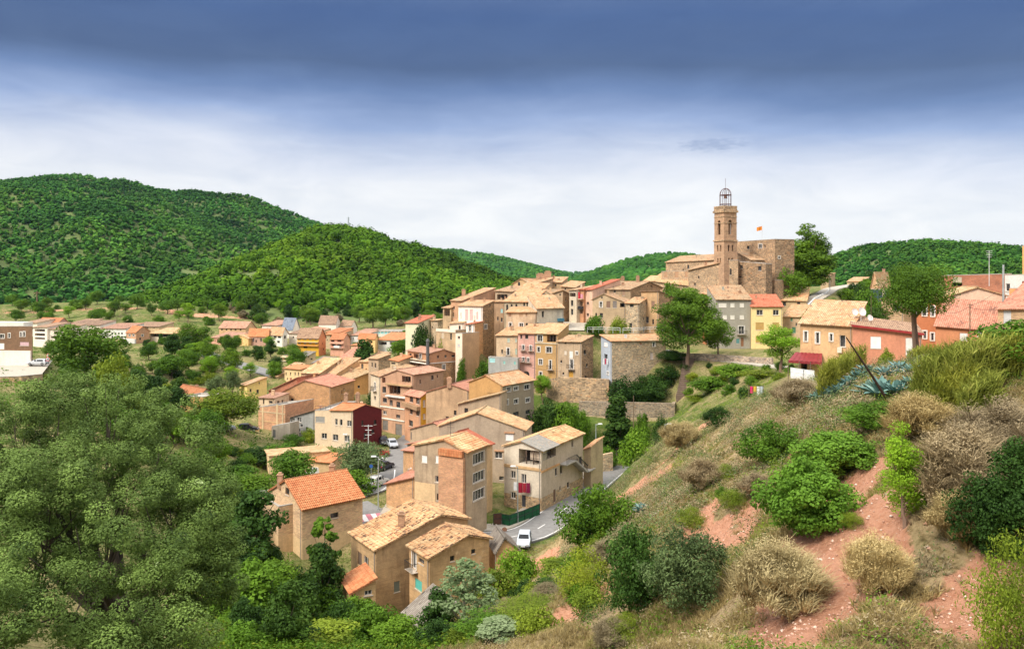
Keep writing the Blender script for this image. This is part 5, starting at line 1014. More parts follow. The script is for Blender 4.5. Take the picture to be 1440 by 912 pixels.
        for i in range(20):
            ua = u1+(u2-u1)*i/20; zz = zt+(z2-zt)*i/20; bx(mq, p3, ua, ua+.03, zz, zz+.9, -1.3, -1.27)
            bx(mq, p3, ua, ua+(u2-u1)/20, zz+.86-.12, zz+.92, -1.31, -1.26)
        mq.build('railing', IRON, root, off)
    if o.get('awning'):
        x0, x1 = 352, 532; Y0 = 112; a0, _ = hitface(Lp, Cp, P2('J', x0)[0]); a1, _ = hitface(Lp, Cp, P2('J', x1)[0]); p3 = info['a'][0]
        z1 = wz(P2('J', 0, 700)[1], 111); z0 = wz(P2('J', 0, 772)[1], 108); mq = MB(); a0 = max(a0-.5, -2)
        A_, B_, C_, D_ = (np.array(t) for t in (p3(a0, z1, 0), p3(a1, z1, 0), p3(a1+.6, z0, -2.6), p3(a0-.3, z0, -2.6)))
        n_ = 14
        for i in range(n_):
            s0, s1 = i/n_, (i+1)/n_; zz = np.array((0, 0, .05*(i % 2)))
            mq.face([tuple(A_*(1-s0)+B_*s0+zz), tuple(D_*(1-s0)+C_*s0+zz), tuple(D_*(1-s1)+C_*s1+zz), tuple(A_*(1-s1)+B_*s1+zz)])
        mq.face([tuple(t-np.array((0, 0, .06))) for t in (A_, D_, C_, B_)]); mq.face([tuple(D_), tuple(C_), tuple(C_-np.array((0, 0, .3))), tuple(D_-np.array((0, 0, .3)))])
        mq.build('awning', plain('maroon_awning', (.22, .025, .03), .5), root, off)
        mq = MB()
        for s in (0, .33, .66, 1): mq = MB(); q = D_*(1-s)+C_*s; mq.tube([(q[0], q[1], q[2]-3), tuple(q)], .06, 6); mq.build('post', FRMD, root, off)
    if o.get('dish'):
        for x, y, r_ in ((785, 380, .5), (840, 378, .62), (903, 425, .45)):
            px, py = P2('J', x, y); Yd = 110; q = np.array((wx(px, Yd), Yd, wz(py, Yd))); mq = MB(); ringp = None
            ax = np.array((.25, -.9, .3)); ax /= np.linalg.norm(ax); a_ = np.cross(ax, (0, 0, 1)); a_ /= np.linalg.norm(a_); b2 = np.cross(ax, a_)
            for k in range(4):
                rr = r_*k/3; ring = [tuple(q+ax*(.25*(rr/r_)**2*r_)+a_*rr*cos(t*pi/8)+b2*rr*sin(t*pi/8)) for t in range(16)]
                if ringp:
                    for t in range(16): mq.face([ringp[t], ringp[(t+1) % 16], ring[(t+1) % 16], ring[t]])
                ringp = ring
            mq.tube([tuple(q), tuple(q+ax*r_*1.1)], .025, 5); mq.tube([tuple(q-ax*.1), tuple(q-ax*.15-np.array((0, 0, 1.6)))], .04, 6)
            mq.build('satellite_dish', plain('dish_white', (.7, .69, .67), .5), root, off)
    for e in o.get('ext', ()):
        e = dict(e); frm = e.pop('fr'); L_, C_, R_ = e.pop('L'), e.pop('C'), e.pop('R'); ro = e.pop('roof'); pk_ = e.pop('pk', None); W2 = e.pop('W', ())
        n0 = len(HOUSES)
        if len(R_) == 3 and frm == 'Q': R_ = (666, 88, 165)
        hh = H(frm, h['label'], L_, C_, R_, ro, h['wall'], h['tile'], W2, pk=pk_, bz=h['bz'], **e); HOUSES.pop()
        build_house(hh, root, off)
    return root
for h in list(HOUSES): build_house(h)
# ------------------------------------------------------------------ church and castle
def vol(root, off, fr, L, C, R, roof, wall, tile='tan', W=(), pk=None, bz=-12, **o):
    hh = H(fr, '', L, C, R, roof, wall, tile, W, pk=pk, bz=bz, **o); HOUSES.pop()
    if 'rise' in o and roof == 'm': hh['z'][2] = hh['z'][1]+o['rise']; hh['z'][3] = hh['z'][0]+o['rise']
    build_house(hh, root, off); return hh
CH = stone((.48, .325, .20), 3.2, .45); CHD = stone((.38, .255, .155), 2.2, .6); CHS = stone((.52, .37, .235), 4., .3)
off = (62., 216., -8.); church = empty('church', off); tag(church, 'stone hilltop church and castle with a slender square bell tower', 'church')
vol(church, off, 'H', (695, 228), (995, 212, 476), (1147, 480), 'f', CH, bz=-10, par=.6, wb=CHD, W=[('a', 787, 542, 22, 26, 'k'), ('a', 882, 532, 26, 34, 'W'), ('a', 918, 530, 10, 20, 'k'), ('b', 1030, 620, 16, 22, 'W'), ('a', 878, 706, 30, 36, 'k')])
vol(church, off, 'H', (703, 213, 650), (925, 207, 668), 3.5, 'f', CHD, bz=-13, par=.2, W=[('a', 735, 695, 20, 26, 'k'), ('a', 878, 705, 26, 34, 'k'), ('a', 722, 770, 26, 10, 'k'), ('a', 895, 850, 0, 0, 'k')])
vol(church, off, 'H', (925, 213, 795), (1002, 210, 795), 3., 'f', CH, bz=-12, par=.2, W=[('a', 905+55, 908, 16, 26, 'k')])
vol(church, off, 'H', (703, 220, 580), (815, 213, 640), 4., 'm', CH, bz=-8)
vol(church, off, 'H', (320, 219, 720), (602, 211.5, 655), 5., 'm', CHS, bz=-12, rise=1.2, W=[('a', 372, 827, 12, 20, 'k'), ('a', 520, 872, 10, 12, 'k')])
vol(church, off, 'H', (600, 211.6, 640), (708, 210.4, 640), 3.2, 'f', CHS, bz=-13, par=.1, W=[('a', 650, 730, 18, 48, 'a')])
vol(church, off, 'H', (146, 236, 658), (520, 223, 640), 7., 'm', CHS, 'tan', bz=-8, rise=1.9, W=[('a', 205, 655, 70, 14, 'o'), ('a', 288, 650, 76, 15, 'o'), ('a', 370, 645, 72, 16, 'o'), ('a', 445, 641, 60, 16, 'o')])
vol(church, off, 'H', (112, 231, 728), (322, 224, 722), 3., 'f', CHS, bz=-8, par=.1, W=[('a', 145, 755, 24, 50, 's:.40,.24,.14'), ('a', 230, 750, 30, 60, 's:.40,.24,.14'), ('a', 305, 750, 22, 50, 's:.40,.24,.14')])
vol(church, off, 'H', (30, 233, 800), (322, 221, 838), 5., 'm', CHS, 'cream', bz=-10, rise=2.4)
vol(church, off, 'H', (-40, 236, 812), (60, 233, 812), 5., 'm', CHS, 'cream', bz=-10, rise=1.8)
# tower
th = math.radians(66.8); s_ = 4.31; tc_ = np.array([wx(1018.3, 210.5), 210.5]); tl = tc_+s_*np.array([-cos(th), sin(th)]); tr = tc_+s_*np.array([sin(th), cos(th)]); tb = tl+tr-tc_; tm_ = (tl+tr)/2
TW = brick((.46, .275, .165), (.45, .30, .19), .4)
def zt(y): return wz(P2('H', 0, y)[1], 211)
def tower_level(z0, z1, wins, mat, nm, see=False, k=1.):
    mb = MB(); cs = [tm_+(p-tm_)*k for p in (tl, tc_, tr, tb)]; fs = [(cs[0], cs[1]), (cs[1], cs[2]), (cs[2], cs[3]), (cs[3], cs[0])]; L = s_*k
    for i, (p, q) in enumerate(fs):
        ws = []
        for (c, wd, a, b_) in wins:
            c2 = c*L; ws.append(dict(u0=c2-wd/2, u1=c2+wd/2, z0=a, z1=b_, t='a', arg='', dep=.55))
        p3, d, n = wall_face(mb, p, q, z0, [(0, z1), (L, z1)], ws, 0, off)
        if see:   # inner skin so the belfry reads as thick walls
            d_ = (q-p)/np.linalg.norm(q-p)
        else:
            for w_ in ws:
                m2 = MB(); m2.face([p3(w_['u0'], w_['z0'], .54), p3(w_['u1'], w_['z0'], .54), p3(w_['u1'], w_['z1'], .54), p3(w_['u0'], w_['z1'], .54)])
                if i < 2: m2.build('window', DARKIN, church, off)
    mb.face([(*c, z1) for c in cs]); mb.face([(*c, z0) for c in cs][::-1])
    return mb.build(nm, mat, church, off)
def ring(k, z0, z1, nm='cornice', mat=None):
    mb = MB(); cs = [tm_+(p-tm_)*k for p in (tl, tc_, tr, tb)]
    for a, b_ in zip(cs, cs[1:]+cs[:1]): mb.face([(*a, z0), (*b_, z0), (*b_, z1), (*a, z1)])
    mb.face([(*c, z1) for c in cs]); mb.face([(*c, z0) for c in cs][::-1]); mb.build(nm, mat or CHS, church, off)
tower_level(-12, zt(492), [(.36, .62, zt(570), zt(522)), (.66, .62, zt(570), zt(522)), (.38, .5, zt(660), zt(622)), (.62, .5, zt(660), zt(622))], TW, 'tower')
ring(1.10, zt(492), zt(482))
tower_level(zt(482), zt(262), [(.48, 1.15, zt(440), zt(328))], TW, 'belfry', see=True, k=.97)
ring(1.02, zt(352), zt(346)); ring(1.02, zt(304), zt(298)); ring(1.12, zt(268), zt(252))
mb = MB(); cs = [tm_+(p-tm_)*1.02 for p in (tl, tc_, tr, tb)]
for a, b_ in zip(cs, cs[1:]+cs[:1]):
    d = b_-a; n_ = 9
    mb.box((*a, zt(252)), (*(d), 0), (*(np.array([-d[1], d[0]])*.06), 0), (0, 0, .25)); mb.box((*a, zt(216)-.2), (*(d), 0), (*(np.array([-d[1], d[0]])*.06), 0), (0, 0, .2))
    for i in range(n_): q = a+d*(i+.1)/n_; mb.box((*q, zt(252)+.25), (*(d*.06), 0), (*(np.array([-d[1], d[0]])*.05), 0), (0, 0, zt(216)-zt(252)-.45))
mb.build('balustrade', CHS, church, off)
mb = MB(); r_ = 1.55; z0 = zt(225); z1 = zt(128); z2 = zt(74)
for k in range(8):
    a = k*pi/4+.3; c = (cos(a)*r_, sin(a)*r_); pts = [(tm_[0]+c[0], tm_[1]+c[1], z0), (tm_[0]+c[0], tm_[1]+c[1], z1)]
    for j in range(1, 7): t = j/6*pi/2; pts.append((tm_[0]+c[0]*cos(t), tm_[1]+c[1]*cos(t), z1+(z2-z1)*sin(t)))
    mb.tube(pts, .07, 5)
for zz in (z1, zt(200)): mb.tube([(tm_[0]+r_*cos(t*pi/12), tm_[1]+r_*sin(t*pi/12), zz) for t in range(25)], .08, 5)
for a in (0.3, .3+pi/2): mb.tube([(tm_[0]-r_*cos(a), tm_[1]-r_*sin(a), z1), (tm_[0]+r_*cos(a), tm_[1]+r_*sin(a), z1)], .08, 5)
mb.tube([(tm_[0], tm_[1], z2), (tm_[0], tm_[1], zt(-5))], .04, 4); mb.tube([(tm_[0], tm_[1], z0), (tm_[0], tm_[1], z2)], .05, 4)
io = mb.build('bell_cage', plain('rusty_iron', (.10, .04, .035), .7), church, off)
def lathe(mb, c, prof, seg=14):
    rings = [[(c[0]+r*cos(2*pi*k/seg), c[1]+r*sin(2*pi*k/seg), c[2]+z) for k in range(seg)] for r, z in prof]
    for A, B in zip(rings[:-1], rings[1:]):
        for k in range(seg): mb.face([A[k], A[(k+1) % seg], B[(k+1) % seg], B[k]])
mb = MB(); lathe(mb, (tm_[0], tm_[1], z1-.1), [(.55, -.75), (.5, -.6), (.34, -.35), (.3, 0), (.1, .12), (0, .13)]); bl = mb.build('bell', plain('bronze', (.10, .05, .03), .5, .6), church, off)
# flag on the castle
fx, fy = P2('H', 896, 0)[0], 222.; q = (wx(fx, fy), fy); fl = empty('flag', (*q, 10)); tag(fl, 'small orange red flag on a pole above the castle roof', 'flag')
mb = MB(); mb.tube([(*q, 9), (*q, wz(P2('H', 0, 368)[1], fy))], .05, 6); mb.build('pole', plain('pole_white', (.5, .5, .5), .5), fl, (*q, 10))
mb = MB(); zf = wz(P2('H', 0, 376)[1], fy); W_ = 1.5
for i in range(6):
    a, b_ = i/6, (i+1)/6; f = lambda t: (q[0]-t*W_, q[1]+.18*sin(t*7), zf-.35*t)
    A, B = f(a), f(b_); mb.face([A, B, (B[0], B[1], B[2]-1.1), (A[0], A[1], A[2]-1.1)])
mb.build('cloth', plain('flag_orange', (.65, .22, .03), .8), fl, (*q, 10))

# ------------------------------------------------------------------ walls, steps, fences
def wall_thing(name, label, cat, pts, zb, th_, mat, cap=None, mat2=None, zsplit=None):
    P_ = [(wx(px, Y), Y, wz(py, Y)) for px, py, Y in pts]
    if mat2: z_s = zsplit
    o = empty(name, (P_[0][0], P_[0][1], zb)); tag(o, label, cat); mb = MB(); m2 = MB(); mc = MB()
    for a, b_ in zip(P_[:-1], P_[1:]):
        d = np.array(b_[:2])-np.array(a[:2]); L = np.linalg.norm(d); n = np.array([-d[1], d[0]])/L*th_
        def q(p, z, k=0): return (p[0]+n[0]*k, p[1]+n[1]*k, z)
        tgt = [(mb, zb if not mat2 else zsplit, None)]
        z0a = z0b = zb if not mat2 else zsplit
        mb.face([q(a, z0a), q(b_, z0b), q(b_, b_[2]), q(a, a[2])], [(0, 0), (L, 0), (L, b_[2]-z0b), (0, a[2]-z0a)])
        if mat2: m2.face([q(a, zb, -.05), q(b_, zb, -.05), q(b_, zsplit, -.05), q(a, zsplit, -.05)]); m2.face([q(a, zsplit, -.05), q(b_, zsplit, -.05), q(b_, zsplit, 1), q(a, zsplit, 1)])
        mb.face([q(a, a[2]), q(b_, b_[2]), q(b_, b_[2], 1), q(a, a[2], 1)]); mb.face([q(b_, zb, 1), q(a, zb, 1), q(a, a[2], 1), q(b_, b_[2], 1)])
        mb.face([q(a, zb, 1), q(a, zb), q(a, a[2]), q(a, a[2], 1)]); mb.face([q(b_, zb), q(b_, zb, 1), q(b_, b_[2], 1), q(b_, b_[2])])
        if cap: mc.face([q(a, a[2]+.12, -.1), q(b_, b_[2]+.12, -.1), q(b_, b_[2]+.12, 1.1), q(a, a[2]+.12, 1.1)]); mc.face([q(a, a[2], -.1), q(b_, b_[2], -.1), q(b_, b_[2]+.12, -.1), q(a, a[2]+.12, -.1)])
    of = (P_[0][0], P_[0][1], zb)
    mb.build('wall_face', mat, o, of); m2.build('base_band', mat2 or mat, o, of); mc.build('coping', cap or mat, o, of)
    return o
wall_thing('stone_wall', 'warm rubble retaining wall below the facade row and lane', 'wall', [(768, 534, 170.5), (786, 530, 167), (856, 533, 165), (860, 535, 170)], -30, .6, stone((.48, .34, .21), 2.0, .5))
wall_thing('retaining_wall', 'long grey block terrace wall with a cream base above the garden', 'wall', [(814, 564, 160.5), (868, 565, 158.6), (949, 567, 157), (951, 563, 163)], -36, .6, stone((.36, .29, .21), 3.4, .3), mat2=CREAM, zsplit=wz(586, 158.5))
wall_thing('stone_wall', 'low pale stone wall edging the lane under the grey stuccoed house', 'wall', [(935, 497, 171), (985, 497, 168), (1062, 502, 160), (1085, 503, 156)], -20, .5, stone((.42, .34, .27), 2.2))
wall_thing('parapet_wall', 'ochre stepped block wall carrying the car park by the modern building', 'wall', [(-40, 531, 164), (30, 529, 163), (60, 526, 172)], -26, .5, stone((.38, .28, .17), .9, .3), cap=CONCW)
wall_thing('parapet_wall', 'white balustrade wall climbing the road beside the castle pines', 'wall', [(1135, 430, 200), (1146, 419, 212), (1163, 410, 226), (1167, 407, 236)], -10, .3, WHITE)
wall_thing('garden_wall', 'brown garden wall behind the parked black car', 'wall', [(313, 606, 176), (340, 604, 175), (364, 602, 174)], -36, .4, BRKO, cap=CONCW)
wall_thing('stone_wall', 'small rubble wall by the street lamp at the bend of the road', 'wall', [(842, 640, 141), (862, 636, 142)], -36, .5, STNG)
wall_thing('parapet_wall', 'brown sloping base wall between the terrace house and its pavement', 'wall', [(790, 697, 123), (812, 680, 131), (836, 663, 141)], -35.6, .4, plaster((.32, .2, .12)))
dk = MB(); dz = wz(512, 186); dk.face([(wx(-60, 163), 163.3, wz(531, 164)-.05), (wx(60, 172), 171.5, wz(526, 172)-.05), (wx(75, 200), 200, wz(505, 200)), (wx(-60, 200), 200, wz(505, 200))])
o = dk.build('parking_area', pave); tag(o, kind='structure')
st = empty('outdoor_stairs', (wx(970, 164), 164, -24)); tag(st, 'long dark flight of steps with a timber rail climbing beside the tall pine', 'stairs'); of = (wx(970, 164), 164, -24); mb = MB(); mr = MB()
A_ = np.array((wx(959, 160), 160, wz(583, 160))); B_ = np.array((wx(977, 173), 173, wz(517, 173))); n_ = 34
for i in range(n_):
    p = A_+(B_-A_)*i/n_; p[2] = max(p[2], float(bilin(p[0], p[1]))+.15, float(bilin(p[0], p[1]+.5))+.1); mb.box((p[0]-1.1, p[1], p[2]-1.2), (2.2, 0, 0), (0, (B_[1]-A_[1])/n_, 0), (0, 0, 1.2+(B_[2]-A_[2])/n_))
mr.tube([tuple(A_+np.array((-1.2, 0, 1))), tuple(B_+np.array((-1.2, 0, 1)))], .05, 5)
for i in range(9): p = A_+(B_-A_)*i/8; p[2] = max(p[2], float(bilin(p[0], p[1]))); mr.tube([(p[0]-1.2, p[1], p[2]-.2), (p[0]-1.2, p[1], p[2]+1)], .045, 5)
mb.build('step_flight', plain('old_sleepers', (.17, .12, .09), .9), st, of); mr.build('handrail', FRMD, st, of)
def rail_fence(name, label, pts, z_or_none, hgt, mat, post=1.6, bars=2, panel=None):
    o = empty(name, pts[0]); tag(o, label, 'fence'); of = pts[0]; mb = MB(); mp = MB()
    for a, b_ in zip(pts[:-1], pts[1:]):
        a = np.array(a, float); b_ = np.array(b_, float); L = np.linalg.norm(b_-a); n_ = max(1, int(L/post))
        for k in range(bars): zz = hgt*(1-.45*k); mb.tube([tuple(a+(0, 0, zz)), tuple(b_+(0, 0, zz))], .045, 5)
        for i in range(n_+1): p = a+(b_-a)*i/n_; mb.tube([tuple(p-(0, 0, .3)), tuple(p+(0, 0, hgt))], .045, 5)
        if panel: 
            d = b_-a; nrm_ = np.array((-d[1], d[0], 0)); nrm_ /= np.linalg.norm(nrm_)
            mp.box(tuple(a-(0, 0, .2)), tuple(d), tuple(nrm_*.05), (0, 0, hgt+.15))
    mb.build('railing', mat, o, of)
    if panel: mp.build('screen', panel, o, of)
    return o
WR = plain('white_rail', (.62, .63, .63), .5)
rail_fence('railing_fence', 'pale railing above the rubble wall by the vine porch', [(wx(px, Y), Y, wz(py, Y)) for px, py, Y in ((826, 466, 183), (842, 466, 180), (872, 467, 178))], None, 1., WR)
rail_fence('railing_fence', 'pale railing on the terrace below the squat turret', [(wx(px, Y), Y, wz(py, Y)) for px, py, Y in ((876, 467, 178), (905, 466, 178), (932, 464, 180))], None, .9, WR)
hg = plain('hedge_screen', (.012, .085, .035), .9, var=.3)
rail_fence('screen_fence', 'dark green screen fence round the garden of the terrace house', [flat(706, 737, -34.9), flat(716, 739, -34.9), flat(738, 731, -34.9), flat(759, 722, -34.9)], None, 1.5, IRON, panel=hg)
rail_fence('metal_gate', 'dark brown sheet gate beside the green screen fence', [flat(694, 738, -34.9), flat(705, 737, -34.9)], None, 1.6, IRON, panel=plain('brown_gate', (.10, .045, .03), .7))
rail_fence('picket_fence', 'white porch fence under the maroon awning', [(wx(1112, 107), 107, wz(529, 107)), (wx(1130, 105), 105, wz(532, 105)), (wx(1145, 104), 104, wz(534, 104))], None, 1.2, WR, panel=plain('white_panel', (.75, .74, .74), .6))
def lamp(label, px, pyb, Y, hgt, zb=None, side=1, cat='street lamp'):
    z = zb if zb is not None else float(bilin(wx(px, Y), Y)); of = (wx(px, Y), Y, z); o = empty('street_lamp', of); tag(o, label, cat, 'street lamps of the village'); mb = MB()
    mb.tube([of, (of[0], of[1], z+hgt)], [.10, .06], 8); mb.tube([(of[0], of[1], z+hgt-.1), (of[0]+.9*side, of[1]-.2, z+hgt+.1)], .045, 6)
    mb.box((of[0]-.17, of[1]-.17, z-.3), (.34, 0, 0), (0, .34, 0), (0, 0, .4)); mb.build('pole', plain('galvanised_pole', (.36, .40, .40), .5, .3), o, of)
    mb = MB(); x0 = of[0]+.7*side
    mb.box((x0-.35, of[1]-.45, z+hgt+.02), (.8, 0, 0), (0, .4, 0), (0, 0, .06)); mb.box((x0-.3, of[1]-.42, z+hgt+.08), (.7, 0, 0), (0, .34, 0), (0, 0, .1))
    mb.build('lamp_head', plain('lamp_housing', (.66, .68, .68), .5), o, of); return o
lamp('tall street lamp on the pavement between the crosswalk and the parked cars', 532, 715, 118, 7.9, -34.9, -1)
lamp('street lamp standing beside the round two-trunked street tree', 491, 665, 138, 7.6, None, -1)
lamp('short street lamp over the little yellow leaved tree', 574, 705, 121, 5.4, -34.9, 1)
lamp('street lamp in front of the white wall with laundry', 728, 740, 111.5, 8.0, -34.9, -1)
lamp('street lamp at the road end beside the garden slope', 838, 665, 142, 8.4, -35, 1)
lamp('small street lamp in the garden below the terrace wall', 935, 597, 140, 2.8, None, 1)
lamp('tall lamp pole on the road bend beyond the castle pines', 1167, 410, 232, 8.0, None, 1)
lamp('low lamp standing behind the tiled ridge of the terrace house', 778, 598, 150, 3., None, 1)
# cable pole by the modern house, wooden poles, mast
def pole(label, px, Y, pyt, r, mat, arms=(), zb=None, name='utility_pole', cat='pole', h0=None):
    x = wx(px, Y); z = float(gz(x, Y)) if zb is None else zb; zt_ = wz(pyt, Y); o = empty(name, (x, Y, z)); tag(o, label, cat); mb = MB(); mb.tube([(x, Y, z-.3), (x, Y, zt_)], [r, r*.7], 7)
    mb.build('pole', mat, o, (x, Y, z)); 
    if arms:
        mb = MB()
        for dz, w_ in arms: mb.tube([(x-w_, Y, zt_-dz), (x+w_, Y, zt_-dz)], r*.5, 5)
        mb.build('crossarm', mat, o, (x, Y, z))
    return o
GV = plain('galvanised_pole', (.36, .40, .40), .5, .3); WD = plain('pole_timber', (.16, .11, .07), .9)
pole('white multi-headed pole in front of the maroon wall', 518, 148, 597, .1, WR, ((.2, .8), (1., -.6), (1.9, .6)))
pole('thin dark post in front of the long terrace wall', 891, 150, 556, .09, WD)
pole('timber cable pole in front of the orange tiled roof at right', 1364, 103, 427, .09, WD, ((.1, .35),))
pole('grey steel pole beside the red brick flats', 1411, 108, 372, .18, GV)
pole('roof aerial mast with folded antenna on the brick flats', 1391, 118, 352, .05, WR, ((.1, .5), (.4, .4), (.7, .5), (1., .35)), zb=-1, name='antenna_mast', cat='antenna')
pole('aerial rod on the orange plastered house roof', 1225, 108, 415, .04, WD, zb=-8, name='antenna_mast', cat='antenna')
pole('single power pole at the edge of the far forest', 52, 440, 409, .5, WD, ((1., 2.),))
# cars ---------------------------------------------------------------
CARGL = plain('car_glass', (.02, .024, .03), .12, spec=.6); TYRE = plain('tyre_rubber', (.02, .02, .02), .8); RIM = plain('wheel_rim', (.35, .35, .36), .35, .7)
def car(name, label, cat, x, y, z, heading, col, L=4.2, W_=1.75, Hh=1.5, van=False):
    """heading: angle of the nose, radians from +x"""
    o = empty(name, (x, y, z), heading); tag(o, label, cat)
    paintm = plain('car_paint', col, .3, var=.02, spec=.5)
    hl, hw = L/2, W_/2
    if van: body = [(-hl, .35, .95), (-hl+.02, .9, 1), (-hl+.12, Hh-.08, .9), (-hl+.5, Hh, .88), (hl-1.75, Hh, .88), (hl-1.3, Hh-.12, .88), (hl-.75, 1.15, .94), (hl-.15, .95, .95), (hl, .6, .9), (hl-.02, .35, .9)]
    else: body = [(-hl, .35, .9), (-hl, .75, .95), (-hl+.1, .95, .95), (-hl+.35, Hh-.12, .80), (-hl+.8, Hh, .78), (hl-2.1, Hh, .78), (hl-1.15, .98, .94), (hl-.3, .82, .93), (hl, .6, .85), (hl-.02, .35, .85)]
    mb = MB(); ns = len(body)
    secs = []
    for (bxx, bz, k) in body: secs.append([(bxx, -hw*k, bz), (bxx, -hw*k*.8, bz+.03), (bxx, hw*k*.8, bz+.03), (bxx, hw*k, bz)])
    for a, b_ in zip(secs[:-1], secs[1:]):
        for i in range(3): mb.face([a[i], a[i+1], b_[i+1], b_[i]][::-1])
    # sides: belt to sill as columns
    N = 14
    def top(xv):
        for (x0, z0, k0), (x1, z1, k1) in zip(body[:-1], body[1:]):
            if x0 <= xv <= x1 and x1 > x0: t = (xv-x0)/(x1-x0); return z0+(z1-z0)*t, k0+(k1-k0)*t
        return .6, .9
    xs_ = np.linspace(-hl, hl, N*2)
    for s in (-1, 1):
        for xa, xb in zip(xs_[:-1], xs_[1:]):
            (za, ka), (zb_, kb) = top(xa+1e-4), top(xb-1e-4)
            for (l0, l1) in ((0, .5), (.5, 1)):
                def pt(xv, zz, kk, l):
                    zv = .3+(zz-.3)*l; bulge = 1.0 if l == .5 else (.95 if l == 0 else kk); return (xv, s*hw*bulge, zv)
                q = [pt(xa, za, ka, l0), pt(xb, zb_, kb, l0), pt(xb, zb_, kb, l1), pt(xa, za, ka, l1)]
                mb.face(q if s < 0 else q[::-1])
    mb.face([(-hl, -hw*.9, .3), (-hl, hw*.9, .3), (hl, hw*.9, .3), (hl, -hw*.9, .3)])
    mb.build('body', paintm, o, smooth=False)
    # glass
    gh0, gh1 = (1.12, Hh-.2) if van else (.98, Hh-.12)
    def pane(nm, q): m_ = MB(); m_.face(q); m_.face(q[::-1]); m_.build(nm, CARGL, o)
    ws0, ws1 = (hl-.80, hl-1.28) if van else (hl-1.22, hl-2.02)
    pane('windscreen', [(ws0+.03, -hw*.78, gh0+.08), (ws0+.03, hw*.78, gh0+.08), (ws1+.04, hw*.68, gh1+.08), (ws1+.04, -hw*.68, gh1+.08)])
    rw0, rw1 = (-hl-.02, -hl+.06) if van else (-hl+.10, -hl+.30)
    pane('rear_window', [(rw0-.03, -hw*.7, gh0+.05), (rw0-.03, hw*.7, gh0+.05), (rw1-.05, hw*.62, gh1), (rw1-.05, -hw*.62, gh1)])
    for s in (-1, 1):
        for (a, b_) in (((-hl+.55, -.15), (-.05, hl-1.75)) if not van else ((-.2, .65), (.72, hl-1.35))):
            pane('side_window', [(a, s*(hw*.97+.01), gh0), (b_, s*(hw*.97+.01), gh0), (b_-.05, s*(hw*.86+.03), gh1), (a+.1, s*(hw*.86+.03), gh1)])
    for sx in (-hl+.75, hl-.8):
        for s in (-1, 1):
            m_ = MB(); m_.tube([(sx, s*(hw-.2), .32), (sx, s*(hw+.02), .32)], .32, 16); wh = m_.build('wheel', TYRE, o); m_ = MB(); m_.tube([(sx, s*(hw+.02), .32), (sx, s*(hw+.035), .32)], .2, 12); m_.build('rim', RIM, wh)
    for s in (-1, 1):
        m_ = MB(); m_.box((hl-.08, s*hw*.62-.18, .58), (.08, 0, 0), (0, .36, 0), (0, 0, .14)); m_.build('headlight', plain('lamp_glass', (.6, .6, .58), .2), o)
        m_ = MB(); m_.box((-hl-.03, s*hw*.78-.1, .7), (.06, 0, 0), (0, .2, 0), (0, 0, .3)); m_.build('tail_light', plain('red_lens', (.35, .02, .02), .3), o)
    m_ = MB(); m_.box((hl-.01, -hw*.85, .3), (.08, 0, 0), (0, W_*.85, 0), (0, 0, .2)); m_.build('bumper', plain('bumper_plastic', (.05, .05, .05), .6), o); m_ = MB(); m_.box((-hl-.07, -hw*.85, .3), (.08, 0, 0), (0, W_*.85, 0), (0, 0, .2)); m_.build('bumper', plain('bumper_plastic', (.05, .05, .05), .6), o)
    m_ = MB(); m_.box((hl+.075, -.26, .4), (.012, 0, 0), (0, .52, 0), (0, 0, .11)); m_.box((-hl-.085, -.26, .55), (.012, 0, 0), (0, .52, 0), (0, 0, .11)); m_.build('number_plate', plain('plate_white', (.7, .7, .68), .5), o)
    return o
def atf(px, py, z=-35.): return flat(px, py, z)
p = atf(532, 682); car('parked_car', 'white compact van parked nose uphill behind the lamp post', 'car', p[0], p[1], -34.98, radians(62), (.72, .72, .71), 4.2, 1.8, 1.75)
p = atf(541, 659); car('parked_car', 'dark blue hatchback parked just ahead of the white compact van', 'car', p[0], p[1], -34.98, radians(65), (.02, .022, .04), 4.1, 1.75, 1.5)
p = atf(533, 641); car('parked_car', 'red car parked behind the round street tree', 'car', p[0], p[1], -34.9, radians(10), (.30, .02, .02))
p = atf(528, 651); car('parked_car', 'white car half hidden behind the round street tree', 'car', p[0], p[1], -34.9, radians(20), (.66, .67, .66))
p = atf(552, 628); car('parked_car', 'silver car coming down the street by the garage doors', 'car', p[0], p[1], -34.95, radians(-70), (.40, .43, .48))
p = atf(546, 625); car('parked_car', 'black car standing next to the silver one in the street', 'car', p[0]-1.2, p[1]+1, -34.95, radians(-70), (.015, .015, .018))
p = atf(737, 766); car('parked_car', 'silver blue hatchback facing uphill on the road shoulder', 'car', p[0], p[1], -34.9, radians(-95), (.50, .56, .62))
x_, y_ = wx(447, 140), 140.; car('parked_van', 'white delivery van parked behind the orange tiled roof', 'van', x_, y_, wz(672, 140), radians(205), (.74, .74, .74), 4.9, 1.95, 2.1, True)
x_, y_ = wx(463, 143), 143.; car('parked_van', 'second white van partly behind the first one and the chimney', 'van', x_, y_, wz(670, 143), radians(190), (.70, .71, .72), 4.9, 1.95, 2.1, True)
x_, y_ = wx(349, 170), 170.; car('parked_car', 'black off-road car parked at the brown garden wall', 'car', x_, y_, float(bilin(x_, y_)), radians(8), (.015, .017, .017), 4.3, 1.8, 1.65)
x_, y_ = wx(316, 158), 158.; car('parked_car', 'white car almost hidden under the yellow green tree', 'car', x_, y_, float(bilin(x_, y_)), radians(20), (.6, .62, .62))
x_, y_ = wx(53, 186), 186.; car('parked_car', 'silver car on the terrace of the brown clad building', 'car', x_, y_, wz(513, 186), radians(185), (.58, .60, .62), 4.3, 1.75, 1.45)
